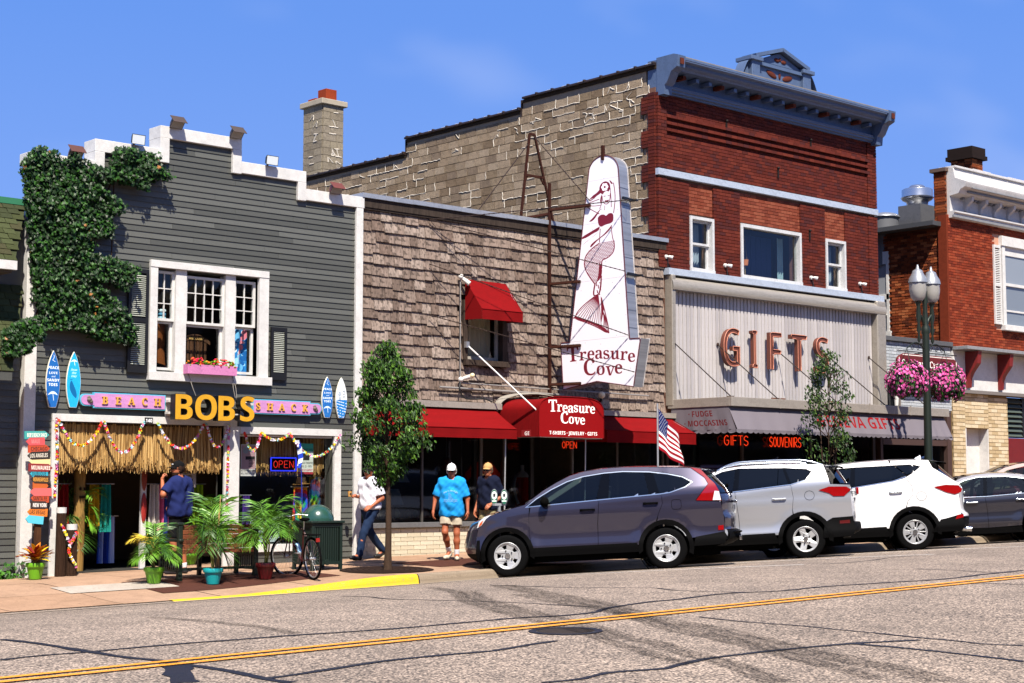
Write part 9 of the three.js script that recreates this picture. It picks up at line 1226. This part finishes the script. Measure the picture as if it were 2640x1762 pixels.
[[12.25, 13.02, .40, 'nearest corner post'], [13.05, 13.78, .5, 'beside house number'], [14.05, 14.95, .42, 'under yellow letters'], [15.0, 15.45, .38, 'next to middle post']].forEach(([a, b, d, w]) => garland(swag(a, b, 2.58, d, .09), 'multicoloured flower garland swag over shop doorway, ' + w)); [[15.78, 16.12, .32, 'by first poster'], [16.14, 16.72, .12, 'above neon OPEN'], [16.74, 17.85, .4, 'by second poster']].forEach(([a, b, d, w]) => garland(swag(a, b, 2.46, d, .09), 'multicoloured flower garland swag over shop window, ' + w));
garland([[12.22, 2.6, .06], [12.24, 1.9, .07], [12.22, 1.35, .06]], 'flower garland hanging straight down left door post'); garland([[15.47, 2.6, .06], [15.46, 1.9, .07], [15.45, 1.2, .06]], 'flower garland hanging straight down middle white post'); garland([[12.24, .9, .3], [12.4, .62, .32], [12.5, .78, .3], [12.36, .5, .32], [12.5, .24, .3]], 'flower garland wound round the dock pilings');
{
solo('shop_window_pane', card(15.725, 17.76, .5, 2.43, -.115), mGlass, 'large clear glass pane of beach shop window', 'window pane');
const poster = (x0, x1, y0, y1, draw, label) => solo('poster', card(x0, x1, y0, y1, -.145), M('#ffffff', .7, { map: canvasTex(192, 320, draw) }), label, 'poster');
poster(15.86, 16.18, 1.7, 2.26, (c, w, h) => { c.fillStyle = '#c9c4c0'; c.fillRect(0, 0, w, h); c.fillStyle = '#a8848a'; c.fillRect(8, 8, w - 16, h - 80); c.fillStyle = '#8a9094'; c.beginPath(); c.arc(60, 60, 34, 0, 7); c.fill(); c.fillStyle = '#1c1618'; c.fillRect(60, 120, 118, 34); for (let k = 0; k < 5; k++) c.fillRect(100, 160 + k * 15, 78 - k * 6, 6); c.font = 'bold 26px sans-serif'; c.fillText('NO ONE ATTENDING', 4, h - 46, w - 8); c.fillText('WILL EVER BE A SAME', 4, h - 16, w - 8); }, 'grey and mauve concert poster hung left in beach shop window');
poster(17.1, 17.42, 1.74, 2.3, (c, w, h) => { c.fillStyle = '#c4c8c0'; c.fillRect(0, 0, w, h); c.fillStyle = '#3aa48a'; c.fillRect(0, 0, w, 84); c.fillStyle = '#181a18'; c.font = 'bold 30px sans-serif'; c.fillText('THE WAILERS', 6, 74, w - 12); c.fillRect(50, 100, 92, 76); c.fillText('APOLLO THEATER', 6, 214, w - 12); c.fillText('NOV. 22 - 1979', 20, 250, w - 40); c.fillStyle = '#9a2030'; c.fillText('MARCUS GARVEY', 6, 288, w - 12); c.fillRect(0, 296, w, 24); }, 'teal topped concert poster hung right in beach shop window');
const a = onZ(450 + 1140 / 4.612, 980 + 1080 / 4.612, -.2), b = onZ(450 + 1440 / 4.612, 980 + 930 / 4.612, -.2), n = neon('OPEN', a.x + .06, a.y + .055, -.19, b.y - a.y - .11, '#ff2a14', 'framed neon OPEN sign, red letters in blue border', 1, (b.x - a.x - .1) / 5.5), mb = M('#000000', .4, { emissive: new THREE.Color('#2a3aff'), emissiveIntensity: .6 }); part('blue_border', tube([[a.x, a.y, -.19], [b.x, a.y, -.19], [b.x, b.y, -.19], [a.x, b.y, -.19]], .012, 80, 6, true, 0), mb, n); part('backing', boxG(a.x, b.x, a.y, b.y, -.26, -.25), mGapBlack, n);
const cloth = (name, label, x0, x1, y0, y1, z, mat, cat, k = 14) => { const t = thing(name, label, cat, [(x0 + x1) / 2, y0, z]); part('cloth', gridG(24, 8, (u, v) => [lerp(x0, x1, u) * 1 + (1 - v) * .03 * (u - .5), lerp(y0, y1, v), z + .04 * Math.sin(u * k + v)]), mat, t); part('rail', bar([x0 - .05, y1 + .01, z], [x1 + .05, y1 + .01, z], .01), mAlu, t); };
const dye = canvasTex(128, 192, (c, w, h) => { for (let j = 0; j < 48; j++) for (let i = 0; i < 32; i++) { const d = Math.hypot(i - 16, (j - 24) * .7); c.fillStyle = ['#c4302a', '#d98a20', '#d4c83a', '#2a9a6a', '#2a5ac4', '#7a3a9a'][Math.floor(d / 3.2 + Math.sin(Math.atan2(j - 24, i - 16) * 3)) % 6 < 0 ? 0 : Math.floor(d / 3.2 + 1 + Math.sin(Math.atan2(j - 24, i - 16) * 3)) % 6]; c.fillRect(i * 4, j * 4, 4, 4); } });
cloth('tie_dye_dress', 'rainbow tie dye dress on display below straw hat', 17.12, 17.42, .75, 1.5, -.35, M('#ffffff', .9, { map: dye }), 'dress'); cloth('tie_dye_towel', 'green and red tie dye towel at right edge of shop window', 17.5, 17.74, .55, 1.7, -.4, M('#ffffff', .9, { map: dye, color: '#9ac48a' }), 'towel'); cloth('purple_scarf', 'purple patterned scarf hanging in beach shop window', 16.0, 16.14, .6, 1.35, -.3, M('#4a2a8a', .9, { map: T_stain }), 'scarf'); cloth('pale_blue_shirt', 'pale blue cloth hanging beside the middle post in window', 15.76, 15.88, .6, 1.6, -.35, M('#6a9ac4', .9), 'cloth'); cloth('white_beach_bag', 'white printed cloth at foot of shop window', 16.15, 16.75, .52, .95, -.28, M('#b4c4cc', .9, { map: T_stain }), 'cloth');
const ht = thing('straw_hat', 'tan straw cowboy hat above tie dye dress', 'hat', [17.27, 1.55, -.3]); part('brim', new THREE.CylinderGeometry(.19, .17, .015, 24).scale(1, 1, .8).rotateZ(.06).translate(17.27, 1.56, -.3), M('#b08a50', .9), ht); part('crown', new THREE.CylinderGeometry(.075, .1, .12, 18).translate(17.27, 1.63, -.3), M('#a07a42', .9), ht);
const fl = thing('striped_pennant', 'blue and white furled flag on slanted blue pole in shop window', 'pennant', [16.98, .7, -.14]); part('pole', bar([17.06, .55, .08], [16.98, 2.3, .08], .009), M('#1a2a8a', .4), fl); part('cloth', gridG(6, 16, (u, v) => [16.9 + u * .15 * Math.sin(v * 2.6 + .3), 1.85 + v * .5, .09 + .03 * Math.sin(u * 8 + v * 5)]), M('#ffffff', .85, { map: canvasTex(64, 128, (c, w, h) => { for (let k = 0; k < 6; k++) { c.fillStyle = k % 2 ? '#1f3fb0' : '#d4d8e0'; c.beginPath(); c.moveTo(0, k * 24); c.lineTo(w, k * 24 - 20); c.lineTo(w, k * 24 + 6); c.lineTo(0, k * 24 + 26); c.fill(); } }) }), fl);
cloth('blue_towels', 'blue and white striped towels hanging low in shop doorway', 13.62, 13.95, .2, 1.0, -1.1, M('#ffffff', .9, { map: canvasTex(64, 64, (c, w, h) => { for (let k = 0; k < 8; k++) { c.fillStyle = ['#2a4fb4', '#8aa4e0', '#c4d0ec', '#1a2f80'][k % 4]; c.fillRect(k * 8, 0, 8, h); } }) }), 'towels', 30);
[['red', '#a01c1c', 12.62], ['yellow', '#c9a020', 13.18], ['teal', '#1c8a84', 13.4], ['white', '#c4c0ba', 14.32], ['pink', '#c45a84', 14.5], ['lime', '#7aa41c', 15.2]].forEach(([w, c, x], i) => cloth('hanging_shirt', w + ' shirt hanging from rail inside shop doorway', x, x + .2, .75 + (i % 2) * .1, 1.55, -.62, M(c, .9, { map: T_stain }), 'shirt', 16));
const wp = thing('skateboard_stand', 'white post with small red skate decks inside doorway', 'stand', [14.15, .12, -.5]); part('post', boxG(14.1, 14.2, .12, 2.0, -.55, -.5), mTrim, wp); for (let k = 0; k < 2; k++) part('deck', new THREE.SphereGeometry(1, 14, 10).scale(.055, .26, .02).translate(14.15, 1.15 + k * .55, -.49), M(k ? '#7a2a14' : '#8a1c14', .6), wp);
cloth('navy_hoodie', 'navy jacket hanging deep in shop doorway', 14.6, 14.95, .55, 1.3, -.6, M('#1a2860', .9), 'jacket', 10); cloth('white_shirts', 'row of pale shirts hanging in dark doorway', 15.0, 15.35, 1.1, 1.75, -.9, M('#77747c', .9), 'shirts', 24);
solo('price_sign', card(14.72, 15.06, 1.5, 1.74, -.31), M('#ffffff', .8, { map: canvasTex(128, 96, (c, w, h) => { c.fillStyle = '#8f8a86'; c.fillRect(0, 0, w, h); c.fillStyle = '#241c1a'; c.font = 'bold 36px sans-serif'; c.fillText('$9.99', 16, 62); c.fillRect(30, 14, 68, 6); c.fillRect(40, 76, 50, 5); }) }), 'grey price sign reading $9.99 hanging in doorway', 'price sign');
}
renderer.render(scene, camera);
